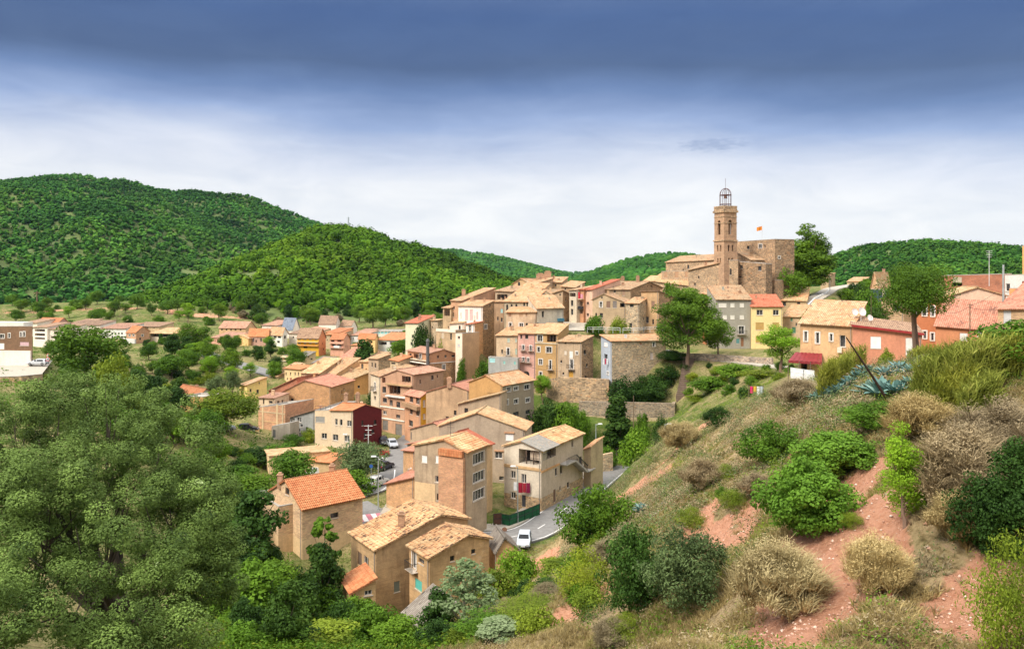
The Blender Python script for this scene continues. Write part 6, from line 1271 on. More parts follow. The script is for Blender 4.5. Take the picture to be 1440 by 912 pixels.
x_, y_ = wx(292, 258), 258.; car('parked_car', 'dark car on the far road between the ravine trees', 'car', x_, y_, float(bilin(x_, y_))+.3, radians(-30), (.06, .07, .12))
x_, y_ = wx(942, 172), 172.; car('parked_car', 'white car behind the dark shrub at the lane under the pine', 'car', x_, y_, wz(502, 172)+.05, radians(5), (.66, .67, .67))
x_, y_ = wx(473, 205), 205.; car('parked_car', 'dark grey car in the lane between the cream facade and the warehouse', 'car', x_, y_, wz(561, 205), radians(60), (.05, .055, .07))
p = atf(521, 655); car('parked_car', 'silver car parked deep under the round street tree', 'car', p[0], p[1], -34.9, radians(25), (.5, .52, .55))
# road signs
def sign(label, px, py_top, Y, parts, zb=None):
    x = wx(px, Y); z = float(bilin(x, Y)) if zb is None else zb; o = empty('road_sign', (x, Y, z)); tag(o, label, 'road sign'); zt_ = wz(py_top, Y); mb = MB(); mb.tube([(x, Y, z-.2), (x, Y, zt_)], .045, 6); mb.build('post', GV, o, (x, Y, z))
    for shape, zc, r_, cols in parts:
        for i, (cc, k) in enumerate(cols):
            mb = MB(); n_ = 3 if shape == 't' else 20; a0 = pi/2
            pts = [(x+r_*k*cos(a0+2*pi*j/n_), Y-.05-.012*i, zc+r_*k*sin(a0+2*pi*j/n_)) for j in range(n_)]; bk = [(p_[0], p_[1]+.012, p_[2]) for p_ in pts]
            mb.face(pts[::-1]); mb.face(bk)
            for j in range(n_): mb.face([pts[j], pts[(j+1) % n_], bk[(j+1) % n_], bk[j]])
            mb.build('sign_plate', plain('sign_colour', cc, .5, var=.02), o, (x, Y, z))
    return o
RED = (.55, .02, .03); WH = (.75, .75, .75)
x_ = wx(67.5, 178); zc1 = wz(499, 178); zc2 = wz(504.5, 178)
sg = sign('red triangle warning sign above a round speed limit sign by the big pine', 67.5, 496, 178, [('t', wz(499.3, 178), .52, [(RED, 1), (WH, .68)]), ('c', wz(504.6, 178), .5, [(RED, 1), (WH, .74)])], zb=wz(512, 178))
mb = MB()
def seg7(x0, z0, s, on):
    seg = {'a': (0, 2, 1, 2), 'b': (1, 1, 1, 2), 'c': (1, 0, 1, 1), 'd': (0, 0, 1, 0), 'e': (0, 0, 0, 1), 'f': (0, 1, 0, 2), 'g': (0, 1, 1, 1)}
    for k in on:
        a = seg[k]; mb.box((x0+a[0]*s-.02, 178-.10, z0+a[1]*s-.02), ((a[2]-a[0])*s+.04, 0, 0), (0, .01, 0), (0, 0, (a[3]-a[1])*s+.04))
seg7(x_-.22, wz(504.6, 178)-.17, .17, 'abgcd'); seg7(x_+.06, wz(504.6, 178)-.17, .17, 'abcdef')
nb = mb.build('numeral', plain('black_figure', (.01, .01, .01), .6), sg, (x_, 178, wz(512, 178)))
sign('small blue sign at the edge of the planted bank', 522, 653, 128, [('c', wz(655, 128), .3, [((.03, .10, .35), 1)])])
sign('round brown sign at the kerb of the main road', 709.5, 742, 108, [('c', wz(744, 108), .35, [((.25, .13, .08), 1)])], zb=-35)
# ------------------------------------------------------------------ plants
def unit(n, rs):
    v = rs.normal(size=(n, 3)); return v/np.linalg.norm(v, axis=1, keepdims=True)
def leafcloud(blobs, n, size, rs, shell=(.62, 1.16), asp=.6, upb=.35):
    """blobs (k,4) or (k,6): centre + radius/radii; returns verts, quads, tint"""
    B = np.array(blobs, float)
    if B.shape[1] == 4: B = np.concatenate([B[:, :3], B[:, 3:4].repeat(3, 1)], 1)
    area = (B[:, 3]*B[:, 4]+B[:, 4]*B[:, 5]+B[:, 3]*B[:, 5]); idx = rs.choice(len(B), n, p=area/area.sum())
    d = unit(n, rs); r = shell[0]+(shell[1]-shell[0])*rs.rand(n)**.7
    P = B[idx, :3]+d*B[idx, 3:6]*r[:, None]
    nrm = d+unit(n, rs)*.75; nrm[:, 2] += upb; nrm /= np.linalg.norm(nrm, axis=1, keepdims=True)
    a = np.cross(nrm, unit(n, rs)); a /= np.linalg.norm(a, axis=1, keepdims=True)+1e-9; b_ = np.cross(nrm, a)
    s = size*(.6+.8*rs.rand(n))[:, None]
    V = np.stack([P-a*s*.5, P+b_*s*asp*.5, P+a*s*.5, P-b_*s*asp*.5], 1).reshape(-1, 3)
    Q = np.arange(4*n).reshape(-1, 4)
    tint = .5*rs.rand(n)+.5*rs.rand(len(B))[idx]
    return V, Q, tint
def blades(centers, per, length, width, rs, spread=.8, lean=.25):
    """thin tapering blades as 2-segment strips"""
    C = np.repeat(np.asarray(centers, float), per, 0); n = len(C)
    ang = rs.rand(n)*2*pi; out = spread*rs.rand(n)**.8; L = length*(.5+.7*rs.rand(n))
    d = np.stack([np.cos(ang)*out, np.sin(ang)*out, np.ones(n)], 1); d /= np.linalg.norm(d, axis=1, keepdims=True)
    side = np.stack([-np.sin(ang+rs.rand(n)*2), np.cos(ang+rs.rand(n)*2), np.zeros(n)], 1); side /= np.linalg.norm(side, axis=1, keepdims=True)
    p0 = C+np.stack([np.cos(ang), np.sin(ang), np.zeros(n)], 1)*.05*rs.rand(n)[:, None]
    p1 = p0+d*(L*.55)[:, None]; d2 = d+np.stack([np.cos(ang), np.sin(ang), -np.ones(n)*.4], 1)*lean*(1+rs.rand(n))[:, None]; d2 /= np.linalg.norm(d2, axis=1, keepdims=True)
    p2 = p1+d2*(L*.45)[:, None]; w = width*(.6+.8*rs.rand(n))[:, None]
    V = np.stack([p0-side*w*.5, p0+side*w*.5, p1+side*w*.4, p1-side*w*.4, p2+side*w*.08, p2-side*w*.08], 1).reshape(-1, 3)
    i = np.arange(n)*6; Q = np.concatenate([np.stack([i, i+1, i+2, i+3], 1), np.stack([i+3, i+2, i+4, i+5], 1)])
    t = rs.rand(n); return V, Q, np.concatenate([t, t])
def cat(*parts):
    Vs, Qs, Ts = [], [], []; o = 0
    for V, Q, T in parts: Vs.append(V); Qs.append(Q+o); Ts.append(T); o += len(V)
    return np.concatenate(Vs), np.concatenate(Qs), np.concatenate(Ts)
BARK = plain('bark', (.10, .075, .055), .95, var=.3); BARKL = plain('pale_bark', (.30, .27, .22), .9, var=.2); BARKP = plain('pine_bark', (.19, .125, .09), .95, var=.25)
LM = dict(
 pine=leafmat('pine_needles', (.030, .075, .009), (.135, .245, .018), .25, (.24, .37, .04)),
 brightpine=leafmat('bright_pine_needles', (.08, .18, .012), (.26, .45, .03), .3, (.38, .55, .06)),
 dark=leafmat('dark_leaves', (.012, .036, .008), (.055, .120, .018), .22, (.13, .22, .04)),
 broad=leafmat('green_leaves', (.030, .078, .008), (.14, .27, .022), .28, (.27, .40, .06)),
 fig=leafmat('fig_leaves', (.05, .12, .014), (.18, .34, .035), .28, (.32, .48, .07)),
 yellow=leafmat('yellow_green_leaves', (.06, .105, .010), (.25, .33, .03), .28, (.46, .46, .06)),
 olive=leafmat('olive_leaves', (.050, .080, .028), (.19, .26, .10), .2, (.34, .40, .20)),
 oak=leafmat('holm_oak_leaves', (.018, .042, .008), (.235, .345, .080), .18, (.66, .76, .42), ns=.7),
 poplar=leafmat('poplar_leaves', (.16, .23, .09), (.40, .49, .28), .35, (.72, .76, .60)),
 dry=leafmat('dry_twigs', (.24, .19, .09), (.50, .42, .22), .15, (.66, .60, .38)),
 grey=leafmat('grey_scrub', (.17, .13, .075), (.38, .31, .19), .12, (.50, .43, .28)),
 reed=leafmat('reed_leaves', (.11, .15, .02), (.34, .37, .07), .3, (.52, .47, .16)),
 grass=leafmat('dry_grass_blades', (.22, .16, .065), (.50, .39, .18), .25, (.70, .60, .34)),
 ggrass=leafmat('green_grass_blades', (.10, .16, .02), (.30, .38, .05), .3, (.48, .50, .10)),
 agave=leafmat('agave_skin', (.10, .20, .19), (.22, .36, .35), 0., (.40, .52, .46)),
)
def trunk_mesh(name, segs, mat, parent):
    mb = MB()
    for pts, rad in segs: mb.tube(pts, rad, 7)
    return mb.build(name, mat, parent, smooth=True)
def limbs(rs, h0, h1, r, n, spread, base=(0, 0)):
    segs = []; bx_, by_ = base
    lean = rs.normal(size=2)*.03*h1
    segs.append(([(bx_, by_, -.4), (bx_+lean[0]*.3, by_+lean[1]*.3, h0*.5), (bx_+lean[0], by_+lean[1], h0), (bx_+lean[0]*1.4, by_+lean[1]*1.4, h1)], [r*1.25, r, r*.8, r*.25]))
    for i in range(n):
        a = 2*pi*(i+rs.rand()*.5)/n; z = h0+(h1-h0)*rs.rand()*.5; s = spread*(.6+.5*rs.rand())
        segs.append(([(bx_+lean[0], by_+lean[1], z), (bx_+lean[0]+cos(a)*s*.5, by_+lean[1]+sin(a)*s*.5, z+(h1-h0)*.22), (bx_+lean[0]+cos(a)*s, by_+lean[1]+sin(a)*s, z+(h1-h0)*.5)], [r*.5, r*.33, r*.12]))
    return segs
PROTO = {}
def proto(kind, var=0):
    """unit-sized plant: height 1, nominal width as built; each variant is made once and then copied"""
    key = (kind, var)
    if key in PROTO: return PROTO[key]
    rs = np.random.RandomState(hash_(kind)+var*7); K = KIND[kind]; parts = []
    r = K['w']/2; c0 = K['c0']; nb = K.get('nb', 26); rb = K.get('rb', .3)
    d = unit(nb, rs); f = rs.rand(nb)**.4*.8
    ctr = (c0+1)/2; hz = (1-c0)/2
    prof = K.get('prof', lambda t: 1.)
    blobs = []
    for i in range(nb):
        z = ctr+d[i, 2]*f[i]*hz*1.05; t = (z-c0)/(1-c0+1e-6); pr = prof(min(max(t, 0), 1))
        rr = rb*r*(.7+.6*rs.rand())*(.6+.4*pr)
        blobs.append((d[i, 0]*f[i]*(r-rr*.6)*pr*1.15, d[i, 1]*f[i]*(r-rr*.6)*pr*1.15, min(max(z, c0*.9+rr*K.get('fl', .8)), 1-rr*.6), rr, rr, rr*K.get('fl', .8)))
    V, Q, T = leafcloud(blobs, K['n'], K['leaf'], rs, asp=K.get('asp', .65), upb=K.get('up', .35))
    if 'twigs' in K:
        B_ = np.array(blobs); idx = rs.randint(0, len(B_), K['twigs']//8); d_ = unit(len(idx), rs); P_ = B_[idx, :3]*np.array((1, 1, .75))+d_*B_[idx, 3:4]*.8*rs.rand(len(idx), 1)
        V2 = blades(P_, 8, .26, .009, rs, spread=1.3, lean=.5); V, Q, T = cat((V, Q, T), V2)
    rad = np.percentile(np.hypot(V[:, 0], V[:, 1]), 96); V[:, :2] *= (K['w']/2)/rad; V[:, 2] *= np.where(V[:, 2] > 0, 1/np.percentile(V[:, 2], 99.5), 1)
    root = empty(K['name']); 
    if K.get('trunk', 1):
        trunk_mesh('trunk', K['tr'](rs) if 'tr' in K else limbs(rs, max(c0, .12), .85, .028*K.get('tk', 1), 5, r*.75), K.get('bark', BARK), root)
    npmesh(K.get('part', 'crown'), V, Q, LM[K['mat']], T, root)
    PROTO[key] = [root, 0]; return PROTO[key]
def hash_(s): return sum(ord(c)*(i+3) for i, c in enumerate(s)) % 5000
egg = lambda t: (1-(2*t-.85)**2*.55)
cone = lambda t: max(.12, 1-t*.88)
umb = lambda t: .75+.25*t
def twin(rs): 
    s = limbs(rs, .42, .8, .032, 3, .25, (.0, 0)); s += [([(.02, 0, -.3), (.08, .02, .2), (.17, .05, .6)], [.03, .026, .012])]; return s
KIND = {
 'pine': dict(name='pine_tree', w=.95, c0=.22, mat='pine', n=6000, leaf=.040, nb=44, rb=.25, prof=egg, bark=BARKP, asp=.5),
 'tallpine': dict(name='pine_tree', w=.80, c0=.20, mat='pine', n=26000, leaf=.021, nb=80, rb=.25, prof=lambda t: .95-.5*t*t, bark=BARKP, fl=.6, asp=.5, tk=.9),
 'spirepine': dict(name='pine_tree', w=.62, c0=.05, mat='pine', n=26000, leaf=.022, nb=100, rb=.25, prof=lambda t: 1-.72*t, bark=BARKP, fl=.7, asp=.5),
 'umbrella': dict(name='stone_pine', w=.95, c0=.48, mat='pine', n=26000, leaf=.019, nb=80, rb=.24, prof=lambda t: .95-.25*t, bark=BARKP, fl=.75, asp=.45, tr=twin),
 'youngpine': dict(name='young_pine', w=.62, c0=.02, mat='brightpine', n=9000, leaf=.026, nb=40, rb=.28, prof=lambda t: 1-.62*t, bark=BARKP, asp=.35),
 'smallpine': dict(name='pine_tree', w=.85, c0=.28, mat='brightpine', n=8000, leaf=.026, nb=30, rb=.26, prof=lambda t: .95-.5*t, bark=BARKP, fl=.75, asp=.45),
 'broad': dict(name='broadleaf_tree', w=1.0, c0=.15, mat='broad', n=5500, leaf=.045, nb=34, rb=.30, prof=egg),
 'dark': dict(name='dark_tree', w=.75, c0=.08, mat='dark', n=4500, leaf=.045, nb=38, rb=.30, prof=egg),
 'cypress': dict(name='conifer_tree', w=.42, c0=.03, mat='dark', n=3000, leaf=.045, nb=30, rb=.5, prof=cone),
 'olivetree': dict(name='olive_tree', w=1.05, c0=.12, mat='olive', n=4500, leaf=.045, nb=34, rb=.30, prof=egg),
 'streettree': dict(name='street_tree', w=1.05, c0=.14, mat='olive', n=7000, leaf=.035, nb=44, rb=.28, prof=egg),
 'yellowtree': dict(name='ash_tree', w=1.15, c0=.22, mat='yellow', n=6500, leaf=.038, nb=44, rb=.25, prof=egg, tr=twin),
 'poplar': dict(name='white_poplar', w=.6, c0=.12, mat='poplar', n=3600, leaf=.026, nb=70, rb=.17, prof=lambda t: .9-.35*t, bark=BARKL),
 'scrawny': dict(name='sapling', w=.7, c0=.1, mat='broad', n=1200, leaf=.05, nb=26, rb=.16, prof=lambda t: .8-.5*t),
 'bush': dict(name='green_bush', w=1.4, c0=-.1, mat='broad', n=4000, leaf=.065, nb=44, rb=.26, trunk=0, part='foliage', prof=egg),
 'darkbush': dict(name='dark_bush', w=1.4, c0=-.1, mat='dark', n=4400, leaf=.06, nb=44, rb=.26, trunk=0, part='foliage', prof=egg),
 'yellowbush': dict(name='yellow_green_bush', w=1.5, c0=-.1, mat='yellow', n=4000, leaf=.065, nb=44, rb=.26, trunk=0, part='foliage', prof=egg),
 'figbush': dict(name='fig_bush', w=1.45, c0=-.1, mat='fig', n=20000, leaf=.038, nb=110, rb=.18, trunk=0, part='foliage', prof=egg, asp=.8),
 'olivebush': dict(name='olive_bush', w=1.1, c0=-.05, mat='olive', n=12000, leaf=.034, nb=90, rb=.19, trunk=0, part='foliage', prof=egg, asp=.4),
 'denseb': dict(name='evergreen_bush', w=1.2, c0=-.05, mat='dark', n=11000, leaf=.038, nb=90, rb=.19, trunk=0, part='foliage', prof=egg, asp=.55),
 'greenb': dict(name='green_bush', w=1.5, c0=-.1, mat='broad', n=10000, leaf=.042, nb=90, rb=.19, trunk=0, part='foliage', prof=egg),
 'yellowb': dict(name='yellow_green_bush', w=1.6, c0=-.15, mat='yellow', n=9000, leaf=.04, nb=90, rb=.20, trunk=0, part='foliage', prof=egg, asp=.4),
 'drybush': dict(name='dry_bush', w=1.3, c0=.0, mat='dry', n=9000, leaf=.035, nb=80, rb=.20, trunk=0, part='foliage', prof=egg, asp=.3, up=1., twigs=9000),
 'greybush': dict(name='grey_bush', w=1.4, c0=.0, mat='grey', n=8000, leaf=.035, nb=80, rb=.20, trunk=0, part='foliage', prof=egg, asp=.3, up=1., twigs=8000),
}
def plant(kind, x, y, z, hgt, label, wid=None, group=None, var=0, ctg=None, rz=None):
    p = proto(kind, var)
    if p[1] == 0: o = p[0]; p[1] = 1
    else: o = copy_tree(p[0]); 
    o.location = (x, y, z); w_ = KIND[kind]['w']; sx = (wid/w_) if wid else hgt
    sy = sx
    o.scale = (sx, sy, hgt); o.rotation_euler = (0, 0, rnd.random()*6.28 if rz is None else rz)
    if 'group' in o: del o['group']
    tag(o, label, ctg or ('bush' if 'bush' in KIND[kind]['name'] else 'tree'), group); return o
PL = []
def T(kind, label, px, pyt, wpx, Y=None, pyb=None, var=0, sink=.0, ctg=None, group=None):
    """plant with its top row, width and either its foot row (ray meets the ground) or its distance"""
    if Y is None: x, Y_, z = hit(px, pyb)
    else: x, Y_ = wx(px, Y), Y; z = float(bilin(x, Y_))
    h_ = wz(pyt, Y_)-z+sink
    if h_ < .3: h_ = max(.3, wpx/F*Y_*.5)
    return plant(kind, x, Y_, z-sink, h_, label, wpx/F*Y_, group, var, ctg)
# --- foreground slope
T('figbush', 'big glossy green fig bush beside the red gully', 1132, 650, 135, pyb=745)
T('figbush', 'lighter fig bush spreading uphill behind the big glossy one', 1180, 608, 125, pyb=668, var=1)
T('denseb', 'dark evergreen bush touching the grey olive bush', 893, 742, 100, pyb=862)
T('olivebush', 'round grey green olive bush on the lower slope', 962, 742, 118, pyb=862)
T('greenb', 'olive green bush above the yellow tufts in mid slope', 1092, 594, 105, pyb=655)
T('greenb', 'large green bush by the road edge near the single agave', 842, 682, 112, pyb=770, var=1)
T('drybush', 'big pale straw coloured bush left of the red gully', 1096, 758, 125, pyb=872)
T('drybush', 'pale dry bush on the right lip of the red gully', 1232, 752, 92, pyb=842, var=1)
T('greybush', 'brown grey twiggy bush in the middle of the slope', 987, 642, 60, pyb=690)
T('greybush', 'small brown twiggy bush left of the fig bushes', 1064, 662, 52, pyb=700, var=1)
T('greybush', 'wide grey brown bush on the crest by the clothes line', 1122, 530, 68, pyb=570)
T('drybush', 'straw bush on the crest above the garden', 958, 592, 58, pyb=632, var=1)
T('greybush', 'tall tangled grey bush right of the young pine', 1355, 600, 150, pyb=720)
T('greybush', 'matted dry bush below the fig tree at the right edge', 1405, 560, 130, pyb=650, var=1)
T('drybush', 'tawny bush on the upper right slope above the bare soil', 1290, 552, 90, pyb=622)
T('drybush', 'dry grey bush between the young pine and the dark thicket', 1345, 690, 80, pyb=760, var=1)
T('youngpine', 'bright green young pine leaning on the soil bank', 1274, 596, 72, pyb=742)
T('denseb', 'dark green thicket at the right edge of the slope', 1395, 665, 110, pyb=790, var=1)
T('denseb', 'dark green thicket behind the first at the right edge', 1440, 620, 110, pyb=735)
T('yellowb', 'loose yellow green shrub in the bottom right corner', 1425, 752, 120, pyb=925)
T('yellowb', 'small round yellow green tuft bush in the gully head', 1198, 720, 36, pyb=745, var=1)
T('greenb', 'low green cushion below the agaves', 1232, 566, 105, pyb=602)
T('yellowb', 'yellow green cushion in mid slope', 1030, 690, 55, pyb=716, var=1)
T('yellowb', 'small yellow tuft above the olive bush', 1018, 652, 45, pyb=676)
T('greenb', 'small bright green cushion near the twiggy bush', 1018, 684, 28, pyb=704, var=1)
T('yellowb', 'yellow green patch bush below the crest agave', 972, 712, 45, pyb=742)
T('denseb', 'small dark bush on the crest above the pink soil', 1010, 572, 42, pyb=602)
T('denseb', 'small dark green shrub under the reeds', 1305, 565, 30, pyb=592, var=1)
T('greybush', 'dark twiggy clump under the crest agaves', 1288, 548, 36, pyb=572)
T('yellowb', 'olive yellow scrub below the road shoulder', 820, 770, 85, pyb=840)
T('bush', 'green shrub below the white car', 727, 772, 62, 84, var=1)
T('yellowbush', 'yellow green shrub beside the outhouse', 700, 800, 70, 76)
T('yellowbush', 'yellow tinged shrub under the road bend', 790, 790, 78, 70, var=1)
T('darkbush', 'dark shrub at the foot of the pink scree', 770, 822, 75, 62)
T('bush', 'bright green low shrub by the pink scree', 812, 830, 60, 56)
T('yellowb', 'pale green thicket in the bottom centre', 760, 850, 120, 44, var=1)
T('greenb', 'green thicket in the bottom centre left of the pale one', 700, 862, 105, 46)
T('greybush', 'dry scrub on the bare lower slope', 860, 868, 60, pyb=910)
T('yellowb', 'light green scrub below the dark evergreen bush', 880, 862, 60, pyb=900)
T('poplar', 'white stemmed poplar sapling in front of the ravine houses', 655, 788, 88, 55)
T('poplar', 'smaller silvery poplar in the bottom centre', 705, 872, 70, 42, var=1)
# fig tree at right edge
T('broad', 'leafy fig tree at the right edge above the matted bush', 1425, 452, 110, 36)
# --- ravine in front, left
for i, (k, lab, px, pyt, w_, Y, v_) in enumerate([
 ('dark', 'tall dark evergreen left of the unfinished brick house', 355, 690, 85, 88, 0), ('dark', 'dark evergreen filling the space under the tall dark one', 330, 745, 80, 76, 1),
 ('dark', 'dark round tree in front of the brick house wall', 452, 765, 66, 84, 1), ('scrawny', 'spindly sapling against the brick house', 455, 727, 44, 91, 0),
 ('broad', 'green tree behind the brick house chimney', 410, 634, 66, 128, 0), ('streettree', 'round grey green street tree by the parked cars', 503, 622, 74, 134, 0),
 ('yellowtree', 'large yellow green tree over the car park wall', 320, 546, 92, 158, 0), ('yellowbush', 'yellow leaved little tree by the brick shed', 566, 678, 38, 121, 0),
 ('bush', 'green ravine shrub below the dark evergreens', 390, 842, 85, 72, 0), ('bush', 'mid green shrub in front of the lean-to house', 520, 852, 90, 66, 1), ('darkbush', 'dark shrub at the foot of the brick house', 420, 800, 62, 80, 0),
 ('broad', 'light green tree below the ravine bank', 300, 860, 90, 55, 1), ('bush', 'grassy green shrub at the bottom left of the ravine', 370, 880, 110, 52, 0), ('yellowbush', 'yellow green shrub in the ravine bottom', 455, 880, 100, 56, 1),
 ('broad', 'small green tree in front of the plank roofed shed', 560, 872, 80, 54, 0), ('darkbush', 'dark bush left of the plank roofed shed', 480, 842, 70, 68, 1), ('bush', 'green bush before the plank roofed shed', 620, 880, 80, 50, 1),
 ('broad', 'leafy green tree on the bank under the long cream building', 350, 668, 70, 118, 1), ('yellowbush', 'yellow scrub on the bank under the tree crown', 345, 720, 60, 104, 0), ('bush', 'green scrub below the stair house', 395, 625, 60, 150, 0),
 ('darkbush', 'dark hedge in front of the stair house', 360, 628, 70, 148, 1), ('bush', 'small green tree beside the stair house', 412, 610, 32, 162, 1), ('yellowbush', 'vine shrub beside the modern cream house', 434, 602, 26, 166, 1),
 ('bush', 'green shrub on the street bank by the parked cars', 500, 662, 56, 127, 0),
 ('yellowbush', 'olive coloured scrub on the left bank', 300, 690, 80, 100, 1), ('bush', 'green scrub on the left bank', 330, 655, 60, 126, 1),
 ('darkbush', 'green hedge behind the modern house', 530, 545, 30, 190, 0), ('bush', 'garden shrubs left of the pink apartment house', 520, 575, 34, 188, 1)]):
    T(k, lab, px, pyt, w_, Y, var=v_)
# --- garden and old town greenery
for k, lab, px, pyt, w_, Y, v_ in [
 ('smallpine', 'compact pine on two thin trunks by the four storey house', 764, 528, 32, 167, 0), ('darkbush', 'dark hedge mass right of the four storey house', 772, 562, 52, 156, 0), ('bush', 'green hedge mass above the terrace house roof', 798, 566, 42, 154, 0),
 ('bush', 'lighter hedge bush near the terrace wall', 818, 578, 26, 152, 1), ('cypress', 'dark rounded conifer before the terrace wall', 868, 556, 38, 153, 0), ('bush', 'small green sapling before the terrace wall', 904, 582, 22, 152, 0),
 ('bush', 'green bush on the garden lawn', 898, 602, 52, 140, 1), ('darkbush', 'dark shrub at the right end of the garden', 930, 584, 34, 146, 1), ('bush', 'green bush beside the road end lamp', 848, 628, 42, 145, 0),
 ('darkbush', 'dark ivy mound under the rubble stone house', 880, 530, 56, 163, 0), ('denseb', 'dense dark ivy below the rubble stone house corner', 912, 527, 60, 164, 0), ('darkbush', 'dark shrub right of the ivy mound', 938, 512, 46, 166, 1),
 ('denseb', 'round dark shrub beside the tall pine trunk', 944, 492, 44, 169, 1), ('tallpine', 'tall spreading pine in front of the grey stuccoed house', 966, 407, 90, 166, 0), ('pine', 'medium pine right of the tall spreading pine', 1010, 447, 46, 168, 0),
 ('smallpine', 'bright small pine below the yellow house', 1097, 457, 64, 138, 1), ('bush', 'green shrub bank right of the steps', 1000, 530, 62, 150, 0), ('yellowbush', 'olive scrub under the bright small pine', 1070, 520, 60, 140, 0),
 ('bush', 'low scrub under the medium pine', 1035, 512, 60, 150, 1), ('darkbush', 'dark bush on the slope crest beside the clothes line', 1048, 543, 24, 108, 0), ('yellowbush', 'yellow scrub beside the long steps', 980, 555, 36, 150, 1),
 ('spirepine', 'tall pointed pine behind the castle', 1135, 320, 70, 226, 0), ('pine', 'round pine crown below the tall pointed one', 1112, 377, 44, 214, 1), ('bush', 'green tree above the stone house roofs', 942, 398, 32, 205, 0),
 ('bush', 'green shrubs beside the vine porch', 838, 444, 30, 184, 1), ('yellowbush', 'vine covered arbour in front of the tan gable house', 870, 446, 30, 184, 0),
 ('bush', 'creeper strip down the side of the flue pipe house', 650, 505, 16, 184, 1), ('yellowbush', 'climbing plant on the cream terrace walls', 618, 482, 20, 190, 0), ('bush', 'green slope shrub under the facade row', 680, 508, 30, 182, 0),
 ('darkbush', 'dark garden tree at the foot of the old town', 592, 456, 30, 222, 0), ('broad', 'garden tree near the white porch house', 563, 478, 32, 236, 0), ('cypress', 'dark pointed conifer in the lower village', 512, 478, 30, 226, 0),
 ('darkbush', 'dark hedge below the embankment', 1238, 430, 34, 150, 0), ('bush', 'green hedge above the orange house', 1222, 408, 40, 175, 1), ('darkbush', 'dark scrub on the embankment', 1212, 400, 36, 195, 1), ('bush', 'verge shrub beside the church road', 1150, 432, 40, 178, 0),
 ('bush', 'green scrub in front of the embankment', 1195, 440, 50, 165, 1), ('yellowbush', 'yellow shrub at the wall of the orange house', 1172, 505, 34, 100, 0), ('yellowbush', 'leafy shrub against the salmon garage house', 1245, 490, 24, 92, 1),
 ('umbrella', 'tall forked stone pine in front of the brick house', 1290, 371, 98, 84, 0)]:
    T(k, lab, px, pyt, w_, Y, var=v_)
# --- left mid distance
T('pine', 'broad dark pine above the road sign on the left', 118, 457, 96, 152, var=1); T('yellowbush', 'yellow green tree right of the broad pine', 160, 498, 60, 138)
for k, lab, px, pyt, w_, Y, v_ in [('pine', 'round pine above the far road', 272, 455, 46, 262, 0), ('smallpine', 'pale pine beside the ravine road', 280, 480, 30, 240, 1), ('pine', 'pine below the far road bend', 325, 490, 30, 222, 1), ('olivetree', 'silvery willow like tree above the white ravine house', 327, 520, 22, 205, 0),
                                  ('olivetree', 'grey green tree beside the silvery one', 303, 528, 26, 205, 1), ('bush', 'dark round bush by the far road', 386, 508, 24, 228, 0), ('yellowbush', 'yellow green bush behind the white ravine house', 256, 530, 26, 205, 1),
                                  ('dark', 'dark oak beside the white ravine house', 215, 530, 56, 170, 0), ('dark', 'dark oak uphill of the white ravine house', 190, 520, 48, 185, 1), ('broad', 'round green tree over the left bank', 240, 500, 40, 210, 0)]:
    T(k, lab, px, pyt, w_, Y, var=v_)
# scattered wood of the valley side, each tree its own thing
def free(x, y, r=3.):
    for h in HOUSES:
        c = (h['L']+h['R'])/2; rr = max(np.linalg.norm(h['L']-h['R']), np.linalg.norm(h['C']-h['B']))/2
        if (x-c[0])**2+(y-c[1])**2 < (rr+r*.4)**2: return False
    for k, (pts, w_) in ROADS.items():
        if seg_dist(np.array([x]), np.array([y]), pts)[0][0] < w_/2+r*.8: return False
    return True
ORD = ['first', 'second', 'third', 'fourth', 'fifth', 'sixth', 'seventh', 'eighth', 'ninth', 'tenth', 'eleventh', 'twelfth', 'thirteenth', 'fourteenth', 'fifteenth', 'sixteenth', 'seventeenth', 'eighteenth', 'nineteenth', 'twentieth']
ORD += ['twenty-'+o for o in ORD[:9]]+['thirtieth']+['thirty-'+o for o in ORD[:9]]+['fortieth']+['forty-'+o for o in ORD[:9]]+['fiftieth']
WORD = {'pine': 'round pine', 'broad': 'leafy green tree', 'dark': 'dark oak', 'olivetree': 'grey green olive tree', 'yellowbush': 'yellow green shrub', 'bush': 'green shrub', 'darkbush': 'dark shrub', 'smallpine': 'bright green pine', 'cypress': 'dark conifer', 'greybush': 'dry brown shrub', 'olivebush': 'small olive bush'}
def scatter(where, box, n, kinds, hr, sep, seed, Ylim):
    r_ = random.Random(seed); got = []
    x0, x1, y0, y1 = box; tries = 0
    while len(got) < n and tries < n*60:
        tries += 1; px, py = r_.uniform(x0, x1), r_.uniform(y0, y1); x, y, z = hit(px, py, Ylim[0])
        if not (Ylim[0] <= y <= Ylim[1]) or not free(x, y): continue
        if any((x-g[0])**2+(y-g[1])**2 < sep**2 for g in got): continue
        got.append((x, y, z, r_.choice(kinds), px))
    got.sort(key=lambda g: g[0]/g[1]); cnt = {}; tot = {}
    for g in got: tot[g[3]] = tot.get(g[3], 0)+1
    for x, y, z, k, px in got:
        i = cnt.get(k, 0); cnt[k] = i+1
        lab = (ORD[i]+' '+WORD[k]+' from the left '+where) if tot[k] > 1 else 'only '+WORD[k]+' '+where
        hh = r_.uniform(*hr)*(.45 if 'bush' in k else 1.)
        plant(k, x, y, z-.3, hh, lab, hh*KIND[k]['w']*r_.uniform(.85, 1.2), 'trees '+where, r_.randint(0, 1))
scatter('in the wooded ravine', (150, 300, 520, 640), 44, ['broad', 'dark', 'pine', 'bush', 'darkbush', 'yellowbush', 'broad', 'bush'], (4, 7), 4.2, 3, (95, 250))
